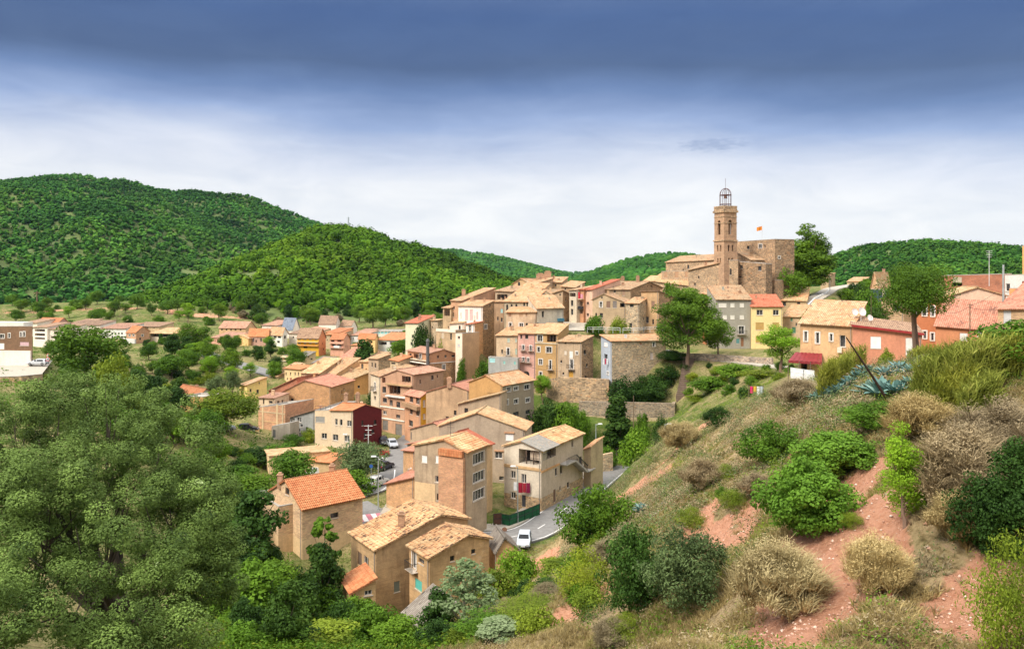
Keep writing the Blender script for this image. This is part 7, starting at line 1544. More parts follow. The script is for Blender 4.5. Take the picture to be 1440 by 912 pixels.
scatter('beside the far road', (240, 420, 488, 545), 34, ['pine', 'broad', 'dark', 'bush', 'darkbush', 'smallpine'], (4.5, 7.5), 6.0, 5, (190, 285))
scatter('below the broad pine', (60, 240, 500, 560), 30, ['broad', 'pine', 'dark', 'bush', 'yellowbush'], (3, 5.5), 5, 8, (120, 300))
scatter('between the hamlet roofs', (150, 620, 470, 500), 22, ['broad', 'dark', 'cypress', 'bush'], (3, 5), 7, 9, (255, 345))
scatter('on the dry terraces', (10, 300, 426, 458), 40, ['pine', 'smallpine', 'broad', 'bush'], (5, 9), 8, 10, (350, 480))
scatter('on the scrubby foot of the wooded hill', (300, 640, 430, 462), 48, ['pine', 'dark', 'bush', 'smallpine', 'pine', 'greybush'], (7, 11), 7, 12, (350, 480))
scatter('on the left ravine bank', (280, 350, 640, 860), 34, ['bush', 'darkbush', 'yellowbush', 'broad', 'bush'], (3.4, 6), 3.0, 14, (60, 160))
scatter('in the bottom of the ravine', (330, 620, 800, 912), 40, ['bush', 'darkbush', 'dark', 'yellowbush', 'bush', 'broad', 'darkbush'], (2.6, 5), 2.8, 15, (46, 92))
scatter('on the green bank below the lane', (960, 1120, 508, 560), 20, ['bush', 'yellowbush', 'darkbush', 'bush'], (2.5, 4.5), 3, 16, (118, 170))
scatter('on the hillside right of the castle', (1150, 1290, 395, 440), 30, ['bush', 'darkbush', 'broad', 'dark'], (4, 8), 5, 17, (160, 420))
scatter('on the lower scree', (640, 860, 770, 912), 26, ['bush', 'yellowbush', 'greybush', 'darkbush'], (2.0, 4.0), 2.6, 18, (40, 90))
# --- the big holm oak on the left
rs = np.random.RandomState(5)
oak = empty('holm_oak', (-16.5, 33., float(bilin(-16.5, 33.)))); tag(oak, 'huge grey green holm oak filling the left foreground', 'tree')
oc = np.array((-16.5, 33., float(bilin(-16.5, 33.))))
main = []
for px, py, Y, r_ in ((55, 618, 33, 2.5), (150, 585, 36, 2.3), (110, 560, 38, 1.7), (-10, 600, 36, 2.4), (225, 625, 34, 2.4), (120, 690, 31, 2.8), (20, 700, 30, 2.6), (215, 750, 30, 2.6), (110, 800, 27, 2.6), (262, 720, 32, 2.0), (235, 850, 28, 2.3), (-50, 660, 32, 3.2), (95, 590, 38, 2.0), (190, 585, 37, 1.9), (0, 630, 34, 2.3), (150, 905, 25, 1.6), (-40, 790, 26, 2.6), (272, 680, 34, 1.5), (50, 750, 28, 2.2), (275, 810, 31, 1.7), (180, 690, 32, 2.4), (280, 765, 31, 1.5), (30, 850, 24, 1.8), (60, 690, 28, 1.6)):
    main.append(np.array((wx(px, Y), Y, wz(py, Y), r_)))
sub = []
for m_ in main:
    for _ in range(30):
        d = unit(1, rs)[0]; rr = .22+.48*rs.rand()**1.3; k = (m_[3]-rr*.4)*(.60+.58*rs.rand()); p = m_[:3]+d*k*np.array((1, 1, .85))
        sub.append((*(p-oc), rr, rr, rr*.75))
V1 = leafcloud(sub, 340000, .090, rs, shell=(.72, 1.14), asp=.55, upb=.9)
npmesh('crown', V1[0], V1[1], LM['oak'], V1[2], oak)
segs = []
base = np.array((0, 0, -.5)); fork = np.array((.4, -.5, 2.0))
segs.append(([tuple(base), tuple(fork)], [.55, .42]))
for m_ in main:
    t = m_[:3]-oc; mid = fork*.45+t*.55+np.array((rs.normal()*.6, rs.normal()*.6, -.8)); segs.append(([tuple(fork), tuple(mid*.6+fork*.4), tuple(mid), tuple(t)], [.26, .16, .09, .03]))
    for _ in range(6):
        e = t+unit(1, rs)[0]*m_[3]*.7; segs.append(([tuple(mid), tuple((mid+t)/2+unit(1, rs)[0]*.4), tuple(e)], [.06, .04, .012]))
trunk_mesh('trunk', segs, plain('holm_oak_bark', (.075, .06, .045), .95, var=.3), oak)
# --- agaves
def agave(px, py, wpx, label, i):
    x, y, z = hit(px, py); R_ = 1.2*wpx/F*y/2; rs = np.random.RandomState(i); o = empty('agave_plant', (x, y, z)); tag(o, label, 'agave', 'agaves on the slope')
    V, Q, Tn = [], [], []
    n_ = 30
    for k in range(n_):
        a = k*2.399+rs.rand()*.3; t = k/n_; el = radians(12+70*t+rs.normal()*6); L = R_*(1.05-.25*t)*(.85+.3*rs.rand()); w_ = L*.27; cv = radians(rs.uniform(-10, 35))*(1-t)
        pts = []; p = np.array((0, 0, .05*R_)); e = el+cv
        for j in range(6):
            s = j/5; wj = w_*(.55+1.1*s-1.65*s*s) if s < 1 else .0; wj = max(wj, .004); pts.append((p.copy(), wj, e)); p = p+np.array((cos(a)*cos(e), sin(a)*cos(e), sin(e)))*L/5; e -= cv*2/5
        side = np.array((-sin(a), cos(a), 0)); b0 = len(V)
        for p, wj, e in pts:
            up = np.array((-cos(a)*sin(e), -sin(a)*sin(e), cos(e))); V += [p-side*wj+up*wj*.5, p-up*wj*.15, p+side*wj+up*wj*.5]
        for j in range(5):
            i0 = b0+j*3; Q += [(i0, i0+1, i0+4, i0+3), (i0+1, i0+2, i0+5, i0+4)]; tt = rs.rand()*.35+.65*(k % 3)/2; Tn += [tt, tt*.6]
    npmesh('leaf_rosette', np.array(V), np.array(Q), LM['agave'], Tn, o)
    return o
for i, (px, py, w_, lab) in enumerate([(1240, 566, 66, 'largest blue green agave under the leaning stalk'), (1222, 556, 40, 'agave tucked against the left of the largest one'), (1262, 560, 46, 'agave tucked against the right of the largest one'),
   (1165, 562, 34, 'lowest agave of the left row'), (1180, 556, 34, 'second agave up the left row'), (1193, 547, 34, 'third agave up the left row'), (1207, 538, 34, 'fourth agave up the left row'), (1218, 528, 32, 'topmost agave of the left row'), (1148, 566, 26, 'small agave leading the left row downhill'),
   (1248, 534, 36, 'agave behind the leaning stalk'), (1264, 528, 38, 'agave at the foot of the forked pine'), (1280, 532, 38, 'agave right of the forked pine foot'), (1276, 546, 30, 'agave below the forked pine beside the dark clump'), (903, 724, 30, 'lone agave far down the slope beside the pale gully')]):
    agave(px, py, w_, lab, i)
x, y, z = hit(1250, 566); o = empty('agave_stalk', (x, y, z)); tag(o, 'long dark dead flower stalk leaning left out of the agaves', 'dead stalk'); mb = MB(); e = np.array((wx(1190, y-1), y-1, wz(474, y-1)))
mb.tube([(x, y, z), tuple(np.array((x, y, z))*.6+e*.4+np.array((0, 0, .05))), tuple(e)], [.085, .06, .03], 7); mb.build('stalk', plain('dead_stalk', (.06, .035, .025), .9), o, (x, y, z))
x, y, z = hit(1262, 829); x2, y2, z2 = hit(1222, 898); o = empty('rusty_pipe', (x2, y2, z2)); tag(o, 'rusty iron pipe lying on the soil below the dry bush', 'pipe'); mb = MB(); of = (x2, y2, z2)
mb.tube([(x2, y2, z2+.05), (x, y, z+.3)], .055, 8); mb.build('tube', plain('rust', (.14, .045, .025), .9, var=.4), o, of); mb = MB(); d = np.array((x-x2, y-y2, z+.3-z2-.05)); d /= np.linalg.norm(d); e = np.array((x, y, z+.3)); mb.tube([tuple(e), tuple(e+d*.07)], .12, 10); mb.build('flange', plain('rust', (.14, .045, .025), .9, var=.4), o, of)
# clothes line on the crest
x, y = wx(1062, 104), 104.; z = float(bilin(x, y)); zt_ = wz(543, 104); o = empty('clothes_line', (x, y, z)); tag(o, 'short washing line with pink yellow and white clothes on the crest', 'washing line'); of = (x, y, z); mb = MB()
xa, xb = wx(1053, 104), wx(1077, 103); mb.tube([(xa, y, z-1), (xa, y, zt_+.2)], .05, 5); mb.tube([(xb, y, z-1), (xb, y, zt_+.2)], .05, 5); mb.tube([(xa, y, zt_), (xb, y, zt_)], .02, 4); mb.build('post', FRMD, o, of)
def cloth(x0, w_, z1, h_, y_, c, parent, of):
    mb = MB()
    for i in range(4):
        a, b_ = x0+w_*i/4, x0+w_*(i+1)/4; ya, yb = y_+.05*sin(i*2.1), y_+.05*sin((i+1)*2.1); mb.face([(a, ya, z1-h_), (b_, yb, z1-h_), (b_, yb, z1), (a, ya, z1)]); mb.face([(b_, yb+.02, z1-h_), (a, ya+.02, z1-h_), (a, ya+.02, z1), (b_, yb+.02, z1)])
    return mb.build('garment', plain('cloth', c, .9, var=.1), parent, of)
for dx, c, h_ in ((.15, (.65, .03, .16), .9), (.6, (.75, .45, .05), .7), (1.05, (.74, .73, .75), 1.2), (1.5, (.55, .6, .7), 1.3)): cloth(xa+dx, .42, zt_, h_, y-.06, c, o, of)
def laundry(label, fr, items, Y, off_=0):
    x, y = wx(P2(fr, items[0][0])[0], Y), Y; z = wz(P2(fr, 0, items[0][1])[1], Y); o = empty('laundry', (x, y, z)); tag(o, label, 'laundry')
    for (ix, iy, iw, ih, c) in items: cloth(wx(P2(fr, ix)[0], Y), iw/FR[fr][2]/F*Y, wz(P2(fr, 0, iy)[1], Y), ih/FR[fr][2]/F*Y, Y, c, o, (x, y, z))
    return o
laundry('dark red and white washing hanging on the terrace house front', 'N', [(345, 595, 30, 66, (.72, .72, .72)), (382, 600, 34, 78, (.30, .01, .03)), (417, 602, 26, 74, (.35, .02, .04)), (444, 602, 30, 78, (.20, .01, .05))], 117.6)
laundry('white and red washing below the window of the pale blue wall', 'G', [(597, 742, 14, 48, (.7, .68, .7)), (612, 742, 12, 44, (.5, .05, .1)), (626, 742, 14, 46, (.7, .7, .72))], 167.2)
laundry('red washing on a balcony of the street house', 'G', [(405, 225, 14, 50, (.6, .03, .05)), (422, 240, 22, 34, (.7, .3, .35))], 200.4)
# --- reeds
def reeds(label, px, pyb, pyt, wpx, n, i, Y=None):
    if Y: x, y = wx(px, Y), Y; z = float(bilin(x, y))
    else: x, y, z = hit(px, pyb)
    rs = np.random.RandomState(i+40); R_ = wpx/F*y/2; hgt = wz(pyt, y)-z
    o = empty('reed_clump', (x, y, z)); tag(o, label, 'reeds', 'reed clumps under the houses')
    cs = np.stack([rs.uniform(-R_, R_, n), rs.uniform(-R_*.6, R_*.6, n), np.zeros(n)], 1); cs[:, 2] = bilin(cs[:, 0]+x, cs[:, 1]+y)-z
    st_ = blades(cs, 1, hgt*.95, .035, rs, spread=.15, lean=.15); lf = []
    for f_ in (.3, .45, .6, .75, .88):
        c2 = cs.copy(); c2[:, 2] += hgt*f_*(.7+.3*rs.rand(n)); lf.append(blades(c2, 2, hgt*.30, .05, rs, spread=1.1, lean=.7))
    V, Q, Tn = cat(st_, *lf); npmesh('stems', V, Q, LM['reed'], Tn, o)
for i, (px, pyb, pyt, w_, n, lab) in enumerate([(1322, 560, 488, 60, 260, 'reed clump right of the agaves'), (1365, 562, 478, 62, 280, 'reed clump in the middle of the stand'), (1405, 540, 470, 60, 260, 'tall reed clump under the tiled house'), (1330, 520, 492, 50, 180, 'reed clump behind the first one'), (1340, 590, 520, 50, 200, 'drooping reed clump low on the bank'), (1375, 600, 530, 50, 180, 'lowest reed clump of the stand'), (1300, 510, 484, 40, 150, 'thin reed clump beside the salmon house'), (1180, 545, 500, 34, 130, 'reed clump below the orange house windows'), (1198, 530, 488, 34, 130, 'reed clump in front of the white unit on the orange house'), (1163, 560, 508, 26, 90, 'small yellow reed clump by the porch fence')]):
    reeds(lab, px, pyb, pyt, w_, n, i)
# --- grass over the near slope: nobody could count it
rs = np.random.RandomState(77)
def grass(n, per, length, width, mat, name, sel, seed, box=(640, 1500, 560, 980)):
    rs = np.random.RandomState(seed); N = n*5
    # even cover over the ground: sample in world, density falling with distance
    Y = 15*(105/15.)**rs.rand(N); X = (rs.uniform(-110, 860, N))/F*Y
    k = sel(X, Y, rs); X, Y = X[k][:n], Y[k][:n]; Z = bilin(X, Y)
    sc_2 = (.7+.6*np.clip(Y/60, .3, 1.4))
    V, Q, Tn = blades(np.stack([X, Y, Z-.03], 1), per, length, width, rs, spread=.9, lean=.5)
    return tag(npmesh(name, V, Q, mat, Tn), 'dry grass growing over the near slope' if 'dry' in name else 'green grass tufts on the near slope', 'grass', kind='stuff')
jx = np.clip((np.searchsorted(xs, 0)), 0, nx_-1)
def soil_at(x, y):
    i = np.clip(np.searchsorted(xs, x)-1, 0, nx_-2); j = np.clip(np.searchsorted(ys, y)-1, 0, ny_-2); return soil[j, i]
offroad = lambda x, y: np.minimum(seg_dist(x, y, ROADS['main'][0])[0], 99) > 4.6
grass(52000, 10, .40, .024, LM['grass'], 'dry_grass', lambda x, y, r: (r.rand(len(x)) > soil_at(x, y)*1.1) & (vnoise(x, y, 1.6, 21) > .30) & offroad(x, y), 1)
grass(16000, 9, .32, .026, LM['ggrass'], 'green_grass', lambda x, y, r: (r.rand(len(x)) > soil_at(x, y)*1.25) & (vnoise(x, y, 3.2, 22) > .56) & offroad(x, y), 2)
grass(9000, 10, .26, .03, LM['grey'], 'dry_scrub', lambda x, y, r: (r.rand(len(x)) > soil_at(x, y)*1.05) & (vnoise(x, y, 2.2, 23) > .60) & offroad(x, y), 3)
# low herb cushions as leaf clumps
def herbs(n, seed, mat, name, lo, rad, Yr=(16, 104), xr=(-110, 860), lab='low scrub cushions covering the near slope', leaf=.07, per=22, soilk=1.2, thr=.5, sd=31):
    rs = np.random.RandomState(seed); N = n*5; Y = Yr[0]*(Yr[1]/Yr[0])**rs.rand(N); X = rs.uniform(*xr, N)/F*Y
    k = (rs.rand(N) > soil_at(X, Y)*soilk) & (vnoise(X, Y, 2.6, sd) > thr) & offroad(X, Y); X, Y = X[k][:n], Y[k][:n]; Z = bilin(X, Y); R_ = rad*(.4+1.5*rs.rand(len(X))**2)*(.6+Y/90)
    B = np.stack([X, Y, Z+R_*.4, R_, R_, R_*.85], 1); V, Q, Tn = leafcloud(B, len(B)*per, leaf, rs, asp=.5, upb=.5); tag(npmesh(name, V, Q, mat, Tn), lab, 'scrub', kind='stuff')
herbs(5200, 5, LM['grey'], 'brown_scrub', .3, .26, lab='brown scrub cushions covering the near slope', thr=.5, sd=31, leaf=.08)
herbs(3000, 7, LM['olive'], 'olive_scrub', .3, .24, lab='olive green low scrub on the near slope', thr=.55, sd=37)
herbs(1900, 6, LM['yellow'], 'green_scrub', .3, .22, lab='yellow green scrub cushions on the near slope', thr=.56, sd=33)
herbs(2600, 15, LM['grey'], 'brown_scrub', .3, .34, Yr=(46, 104), xr=(60, 620), lab='taller brown scrub on the upper slope', thr=.42, sd=41, leaf=.12, per=44)
herbs(2600, 16, LM['olive'], 'olive_scrub', .3, .36, Yr=(46, 104), xr=(60, 620), lab='taller olive scrub on the upper slope', thr=.5, sd=43, leaf=.12, per=34)
herbs(1500, 19, LM['dark'], 'dark_scrub', .3, .30, Yr=(30, 104), xr=(60, 700), lab='dark low scrub scattered over the slope', thr=.55, sd=53, leaf=.10, per=44)
herbs(900, 17, LM['yellow'], 'green_scrub', .3, .34, Yr=(40, 104), xr=(60, 620), lab='yellow green scrub on the upper slope', thr=.6, sd=47, leaf=.11, per=34)
herbs(900, 18, LM['broad'], 'green_scrub', .3, .3, Yr=(18, 70), xr=(60, 760), lab='fresh green scrub on the near slope', thr=.62, sd=49, leaf=.08, per=40)
# loose stones of the eroded soil
rs_ = np.random.RandomState(91); N = 26000; Y = 15*(100/15.)**rs_.rand(N); X = rs_.uniform(-60, 800, N)/F*Y; k = rs_.rand(N) < soil_at(X, Y)*.9+.04; X, Y = X[k], Y[k]; Z = bilin(X, Y); R_ = .018+.07*rs_.rand(len(X))**5+.012*Y/60
oV = np.array([(1, 0, 0), (0, 1, 0), (-1, 0, 0), (0, -1, 0), (0, 0, .7), (.1, .1, -.6)]); oQ = np.array([(0, 1, 4), (1, 2, 4), (2, 3, 4), (3, 0, 4), (1, 0, 5), (2, 1, 5), (3, 2, 5), (0, 3, 5)])
Vs = (oV[None]*(R_[:, None, None]*(.6+.8*rs_.rand(len(X), 6, 1)))+np.stack([X, Y, Z+R_*.2], 1)[:, None, :]).reshape(-1, 3); Qs = (oQ[None]+(np.arange(len(X))*6)[:, None, None]).reshape(-1, 3)
mst, nt, b = newmat('loose_stone'); at = nn(nt, 'ShaderNodeAttribute', attribute_name='tint'); r = ramp(nt, [(0, (.36, .18, .12)), (.6, (.56, .33, .24)), (.9, (.60, .44, .35)), (1, (.62, .54, .46))]); nt.links.new(at.outputs['Fac'], r.inputs[0]); nt.links.new(r.outputs[0], b.inputs['Base Color']); b.inputs['Roughness'].default_value = 1
tag(npmesh('gravel', Vs, Qs, mst, np.repeat(rs_.rand(len(X)), 8)), 'loose pink stones lying on the eroded soil', 'gravel', kind='stuff')
# ravine and bank ground cover
def cover(n, seed, mat, name, label, box, Ylim, rad, leaf, per=20):
    rs = np.random.RandomState(seed); N = n*4; Y = Ylim[0]*(Ylim[1]/Ylim[0])**rs.rand(N); X = (rs.uniform(box[0], box[1], N)-720)/F*Y
    ok = np.array([free(a, b_, .6) for a, b_ in zip(X, Y)]); X, Y = X[ok][:n], Y[ok][:n]; Z = bilin(X, Y); R_ = rad*(.5+rs.rand(len(X)))
    B = np.stack([X, Y, Z+R_*.1, R_, R_, R_*.6], 1); V, Q, Tn = leafcloud(B, len(B)*per, leaf, rs, asp=.6); tag(npmesh(name, V, Q, mat, Tn), label, 'undergrowth', kind='stuff')
cover(2600, 51, LM['broad'], 'undergrowth', 'green undergrowth on the ravine floor and banks', (250, 700), (44, 175), .8, .22)
cover(1300, 52, LM['yellow'], 'undergrowth', 'yellowish undergrowth on the ravine banks', (250, 760), (44, 150), .6, .2)
cover(1500, 53, LM['broad'], 'undergrowth', 'green undergrowth on the far valley side', (-20, 480), (110, 300), 1.1, .4)
cover(700, 54, LM['ggrass'], 'meadow_grass', 'bright grass and herbs on the garden slope', (780, 1120), (118, 172), .6, .2)
cover(600, 55, LM['grey'], 'brown_scrub', 'brown scrub on the far slopes', (-20, 640), (300, 460), 1.3, .5)
# ------------------------------------------------------------------ hills and their woods
def interp(pts, x): return np.interp(x, [p[0] for p in pts], [p[1] for p in pts])
m, nt, b = newmat('hill_ground')
v = objvec(nt, rand=False); r = ramp(nt, [(.3, (.05, .07, .02)), (.5, (.09, .13, .03)), (.70, (.13, .15, .045)), (.80, (.36, .25, .14))])
nt.links.new(noise(nt, v, .02, 8, .68), r.inputs[0]); nt.links.new(r.outputs[0], b.inputs['Base Color']); b.inputs['Roughness'].default_value = 1; HILLM = m
def hill(ridge, Yr, Yf, zf, amp, nu, nv, seed, pw=1., wob=.0, spur=140.):
    px0, px1 = ridge[0][0], ridge[-1][0]; pxs = np.linspace(px0, px1, nu); s = np.concatenate([np.linspace(0, 1, nv), 1+np.linspace(.05, .6, 14)])
    PX, S = np.meshgrid(pxs, s); yr = Yr*(1+wob*np.sin(PX/97.+seed)); zr = (HZ-interp(ridge, pxs))/F*yr[0]; zr = zr[None, :].repeat(len(s), 0)
    Sf = np.minimum(S, 1); Y = Yf+(yr-Yf)*S; X = (PX-720)/F*(yr*.55+Y*.45)
    Xr = (PX-720)/F*yr; X = X*(1-Sf**2)+Xr*Sf**2
    prof = Sf**pw; Z = zf+(zr-zf)*prof
    back = np.clip(S-1, 0, None); Z = Z-back*(zr-zf)*1.3
    env = np.sin(np.clip(S, 0, 1)*pi)**.8; hgt = (zr-zf)
    rid = (1-np.abs(2*vnoise(X+Y*.35, Y*.25, spur, seed)-1))-.6; rid2 = (1-np.abs(2*vnoise(X-Y*.2, Y*.6, spur*.42, seed+5)-1))-.6
    Z = Z+env*hgt*(amp*rid+amp*.45*rid2)+(vnoise(X, Y, spur*.2, seed+9)-.5)*hgt*.03
    nuu, nvv = len(pxs), len(s); ii = (np.arange(nvv-1)[:, None]*nuu+np.arange(nuu-1)[None]).ravel()
    o = npmesh('hill', np.stack([X.ravel(), Y.ravel(), Z.ravel()], 1), np.stack([ii, ii+1, ii+1+nuu, ii+nuu], 1), HILLM, smooth=True); tag(o, kind='structure')
    return X, Y, Z, PX, S
def cubesphere():
    V = []; Q = []
    for ax in range(3):
        for sg in (-1, 1):
            b0 = len(V)
            for i in range(3):
                for j in range(3):
                    p = np.zeros(3); p[ax] = sg; p[(ax+1) % 3] = (i-1); p[(ax+2) % 3] = (j-1)*sg; V.append(p/np.linalg.norm(p))
            for i in range(2):
                for j in range(2): a = b0+i*3+j; Q.append((a, a+3, a+4, a+1))
    return np.array(V), np.array(Q)
CV, CQ = cubesphere()
def tmpl(nleaf, leaf, rs, core=.60):
    k = 1+.28*vnoise(CV[:, 0]*3+7, CV[:, 1]*3+CV[:, 2]*5, 1., rs.randint(99)); V = CV*core*k[:, None]*.5*np.array((1, 1, 1.05)); Q = CQ; T_ = np.full(len(Q), .25)+.2*rs.rand(len(Q))
    if nleaf: L = leafcloud([(0, 0, 0, .5, .5, .52)], nleaf, leaf, rs, shell=(.6, 1.05), asp=.8, upb=.5); V, Q, T_ = cat((V, Q, T_), L)
    V = V+np.array((0, 0, .5)); return V, Q, T_
def forest(name, label, X, Y, Z, n, hr, nleaf, leaf, seed, mat, dens=None, face=True):
    rs = np.random.RandomState(seed); tm = [tmpl(nleaf, leaf, rs) for _ in range(5)]
    nv, nu = X.shape; out = []
    i = rs.rand(n*6)*(nv-1.001); j = rs.rand(n*6)*(nu-1.001); i0 = i.astype(int); j0 = j.astype(int); fi = i-i0; fj = j-j0
    def bl(A): return (A[i0, j0]*(1-fi)+A[i0+1, j0]*fi)*(1-fj)+(A[i0, j0+1]*(1-fi)+A[i0+1, j0+1]*fi)*fj
    x, y, z = bl(X), bl(Y), bl(Z)
    # area weight so that cover is even, then a grid thinning
    dx = np.hypot(X[i0, j0+1]-X[i0, j0], Y[i0, j0+1]-Y[i0, j0]); dy = np.hypot(X[i0+1, j0]-X[i0, j0], Y[i0+1, j0]-Y[i0, j0]); a = dx*dy; k = rs.rand(len(a)) < a/a.max()
    if dens is not None: k &= rs.rand(len(a)) < dens(x, y, z)
    x, y, z = x[k][:n], y[k][:n], z[k][:n]; N = len(x)
    h_ = hr[0]+(hr[1]-hr[0])*rs.rand(N)**1.3; w_ = h_*(.80+.55*rs.rand(N)); tr = rs.rand(N)*.45+.55*vnoise(x, y, 70, 4); parts = []
    for t in range(5):
        sel = np.nonzero(np.arange(N) % 5 == t)[0]; V, Q, T_ = tm[t]; an = rs.rand(len(sel))*2*pi; c, s = np.cos(an), np.sin(an)
        Vx = V[None, :, 0]*c[:, None]-V[None, :, 1]*s[:, None]; Vy = V[None, :, 0]*s[:, None]+V[None, :, 1]*c[:, None]
        P = np.stack([Vx*w_[sel, None]+x[sel, None], Vy*w_[sel, None]+y[sel, None], V[None, :, 2]*h_[sel, None]+z[sel, None]-.1*h_[sel, None]], 2).reshape(-1, 3)
        QQ = (Q[None]+(np.arange(len(sel))*len(V))[:, None, None]).reshape(-1, 4); TT = (.35*T_[None]+.65*tr[sel, None]).ravel(); parts.append((P, QQ, TT))
    V, Q, T_ = cat(*parts); o = npmesh(name, V, Q, mat, T_, smooth=False); tag(o, label, 'forest', kind='stuff'); return N
def fmat(name, dark, mid, light):
    m, nt, b = newmat(name); at = nn(nt, 'ShaderNodeAttribute', attribute_name='tint'); r = ramp(nt, [(.1, dark), (.5, mid), (.9, light)]); nt.links.new(at.outputs['Fac'], r.inputs[0])
    v = objvec(nt, rand=False); big = ramp(nt, [(.35, .55), (.65, 1.3)]); nt.links.new(noise(nt, v, .012, 6, .6), big.inputs[0]); col = mixc(nt, 1., r.outputs[0], big.outputs[0], 'MULTIPLY')
    nt.links.new(col, b.inputs['Base Color']); b.inputs['Roughness'].default_value = .8; b.inputs['Specular IOR Level'].default_value = .03; return m
FM = fmat('pine_forest', (.022, .055, .006), (.060, .135, .009), (.165, .26, .018)); FMD = fmat('far_forest', (.014, .058, .012), (.040, .120, .018), (.095, .195, .022))
big = hill([(-260, 275), (-120, 262), (0, 258), (50, 253), (110, 248), (180, 256), (215, 265), (250, 271), (300, 272), (350, 277), (385, 292), (430, 308), (465, 321), (520, 345), (570, 372), (640, 402)], 1500, 600, -34, .30, 220, 90, 3, .95, .04, 260)
clear1 = lambda x, y, z: np.where((vnoise(x, y, 26, 61)*.6+vnoise(x, y, 90, 62)*.4 > .84), .2, 1.)
forest('forest', 'dense pine forest covering the big mountain on the left', big[0], big[1], big[2], 56000, (4, 9), 9, .40, 5, FMD, clear1)
mid = hill([(170, 440), (240, 424), (300, 396), (350, 367), (400, 346), (440, 329), (475, 325), (510, 328), (560, 347), (600, 354), (650, 373), (700, 396), (740, 405), (800, 414)], 720, 415, -31, .14, 170, 80, 8, .85, .03, 120)
def clear2(x, y, z):
    px = 720+x/y*F; py = HZ-z/y*F; t = np.exp(-((px-345)/60)**2-((py-392)/17)**2); q = np.exp(-((px-590)/30)**2-((py-380)/6)**2); low = np.clip((y-445)/25, .12, 1)
    return np.clip(1-1.05*t-.9*q, .04, 1)*low
forest('forest', 'pine wood on the nearer rounded hill behind the village', mid[0], mid[1], mid[2], 7500, (4.5, 11.5), 70, .18, 6, FM, clear2)
right = hill([(1060, 402), (1120, 396), (1150, 390), (1175, 375), (1195, 358), (1215, 349), (1260, 346), (1300, 342), (1330, 344), (1380, 356), (1420, 360), (1480, 357), (1620, 350), (1760, 345)], 900, 430, -14, .12, 150, 70, 12, .9, .03, 170)
forest('forest', 'dark green pine wood on the hill at the right', right[0], right[1], right[2], 15000, (3.5, 8.5), 22, .28, 7, FMD, clear1)
c1 = hill([(760, 412), (800, 398), (840, 382), (880, 368), (930, 359), (965, 360), (1010, 372), (1060, 388), (1120, 400)], 1700, 900, -20, .12, 90, 40, 15, .9, .03, 260)
forest('forest', 'distant wooded hill behind the church', c1[0], c1[1], c1[2], 5200, (9, 14), 0, .4, 8, FMD)
c2 = hill([(480, 372), (560, 356), (610, 352), (640, 353), (700, 362), (760, 377), (800, 388), (850, 396), (900, 402)], 2600, 1500, -20, .12, 110, 40, 17, .9, .03, 380)
forest('forest', 'distant blue green ridge behind the wooded hill', c2[0], c2[1], c2[2], 9000, (10, 16), 0, .4, 9, FMD)
c3 = hill([(640, 392), (720, 382), (770, 380), (800, 384), (830, 384), (860, 388), (960, 396), (1050, 392), (1150, 388), (1200, 380), (1300, 388), (1440, 392), (1700, 385)], 4200, 3000, -20, .10, 160, 30, 19, .9, .02, 500)
forest('forest', 'farthest hazy ridge on the horizon', c3[0], c3[1], c3[2], 8000, (14, 20), 0, .4, 10, FMD)
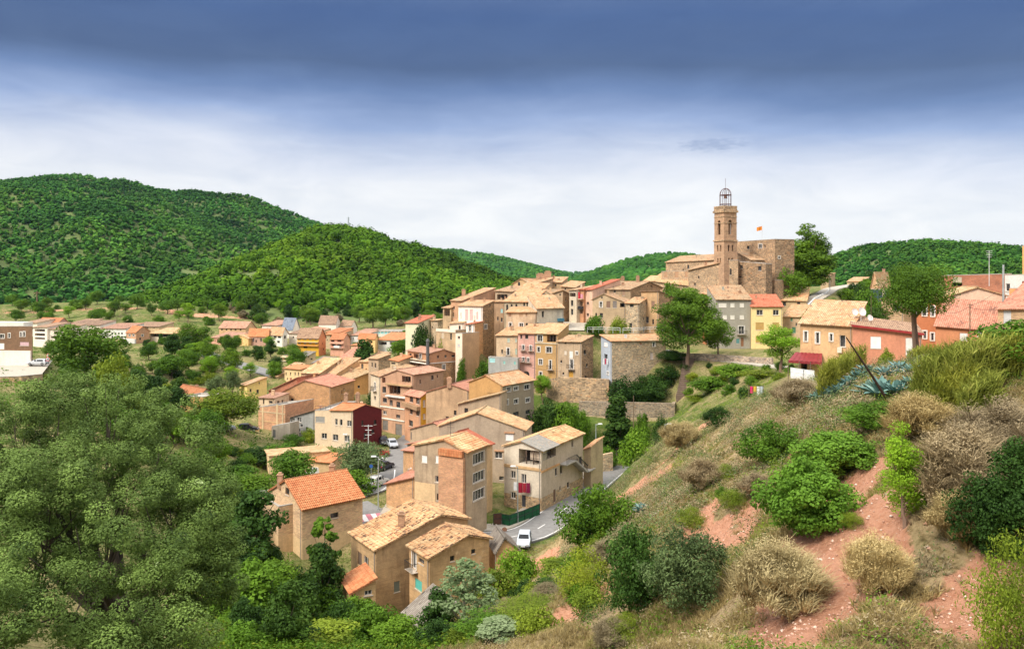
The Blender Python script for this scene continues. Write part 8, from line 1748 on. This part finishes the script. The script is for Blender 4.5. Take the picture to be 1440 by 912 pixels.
# olive rows on the clearing of the nearer hill
# mast and pylons
def mast(label, px, Y, pyt, w_, pyb):
    x = wx(px, Y); zt_ = wz(pyt, Y); zb = wz(pyb, Y); o = empty('pylon', (x, Y, zb)); tag(o, label, 'pylon'); mb = MB()
    for sx in (-w_, w_):
        for sy in (-w_, w_): mb.tube([(x+sx, Y+sy, zb-3), (x+sx*.3, Y+sy*.3, zt_)], .14, 4)
    n_ = 9
    for i in range(n_):
        z0 = zb+(zt_-zb)*i/n_; z1 = zb+(zt_-zb)*(i+1)/n_; k0 = 1-.7*i/n_; k1 = 1-.7*(i+1)/n_
        mb.tube([(x-w_*k0, Y-w_*k0, z0), (x+w_*k1, Y-w_*k1, z1)], .08, 4); mb.tube([(x+w_*k0, Y-w_*k0, z0), (x-w_*k1, Y-w_*k1, z1)], .08, 4)
    mb.build('lattice', GV, o, (x, Y, zb)); mb = MB()
    for k in (.97, .86): zz = zb+(zt_-zb)*k; mb.tube([(x-w_*1.6, Y, zz), (x+w_*1.6, Y, zz)], .1, 4)
    mb.build('crossarm', GV, o, (x, Y, zb))
mast('thin lattice mast on the summit of the nearer wooded hill', 490, 722, 305, .8, 331)
mast('grey power pylon on the slope of the nearer wooded hill', 533, 560, 390, .7, 410)
mast('grey power pylon above the terraces', 340, 500, 403, .6, 436)
# white quarry house among the pines
# overhead cables, each its own sagging line
def cable(label, a, b_, sag, cat='cable'):
    A, B = (np.array((wx(px, Y), Y, wz(py, Y))) for px, py, Y in (a, b_)); o = empty('overhead_cable', tuple(A)); tag(o, label, cat); mb = MB()
    mb.tube([tuple(A+(B-A)*t-np.array((0, 0, sag*4*t*(1-t)))) for t in np.linspace(0, 1, 13)], .025, 4); mb.build('wire', IRON, o, tuple(A))
cable('sagging cable across the pale pink gable to the timber pole', (1318, 434, 116), (1364, 430, 103), .8)
cable('straight cable rising from the timber pole to the brick flats', (1364, 430, 103), (1400, 411, 112), .2)
cable('cable running right from the timber pole to the nearest tiled house', (1364, 432, 103), (1404, 432, 104), .3)
cable('cable on the front of the facade row below the pink house balconies', (745, 516, 176.6), (800, 522, 173.8), .3)
cable('cable along the base of the rubble stone house', (884, 520, 165.4), (936, 518, 166), .8)
cable('cable between the tan gable house and the four storey house', (656, 545, 157), (706, 552, 149), .4)
# haze
mb = MB(); mb.box((-3200, -400, -60), (6900, 0, 0), (0, 5800, 0), (0, 0, 330)); m = bpy.data.materials.new('haze_air'); m.use_nodes = True; nt = m.node_tree; nt.nodes.clear()
o_ = nn(nt, 'ShaderNodeOutputMaterial'); pv = nn(nt, 'ShaderNodeVolumePrincipled'); pv.inputs['Color'].default_value = (.50, .75, 1, 1); pv.inputs['Density'].default_value = HAZE; pv.inputs['Anisotropy'].default_value = .2
nt.links.new(pv.outputs[0], o_.inputs['Volume']); hz_ = mb.build('haze', m); tag(hz_, kind='stuff')
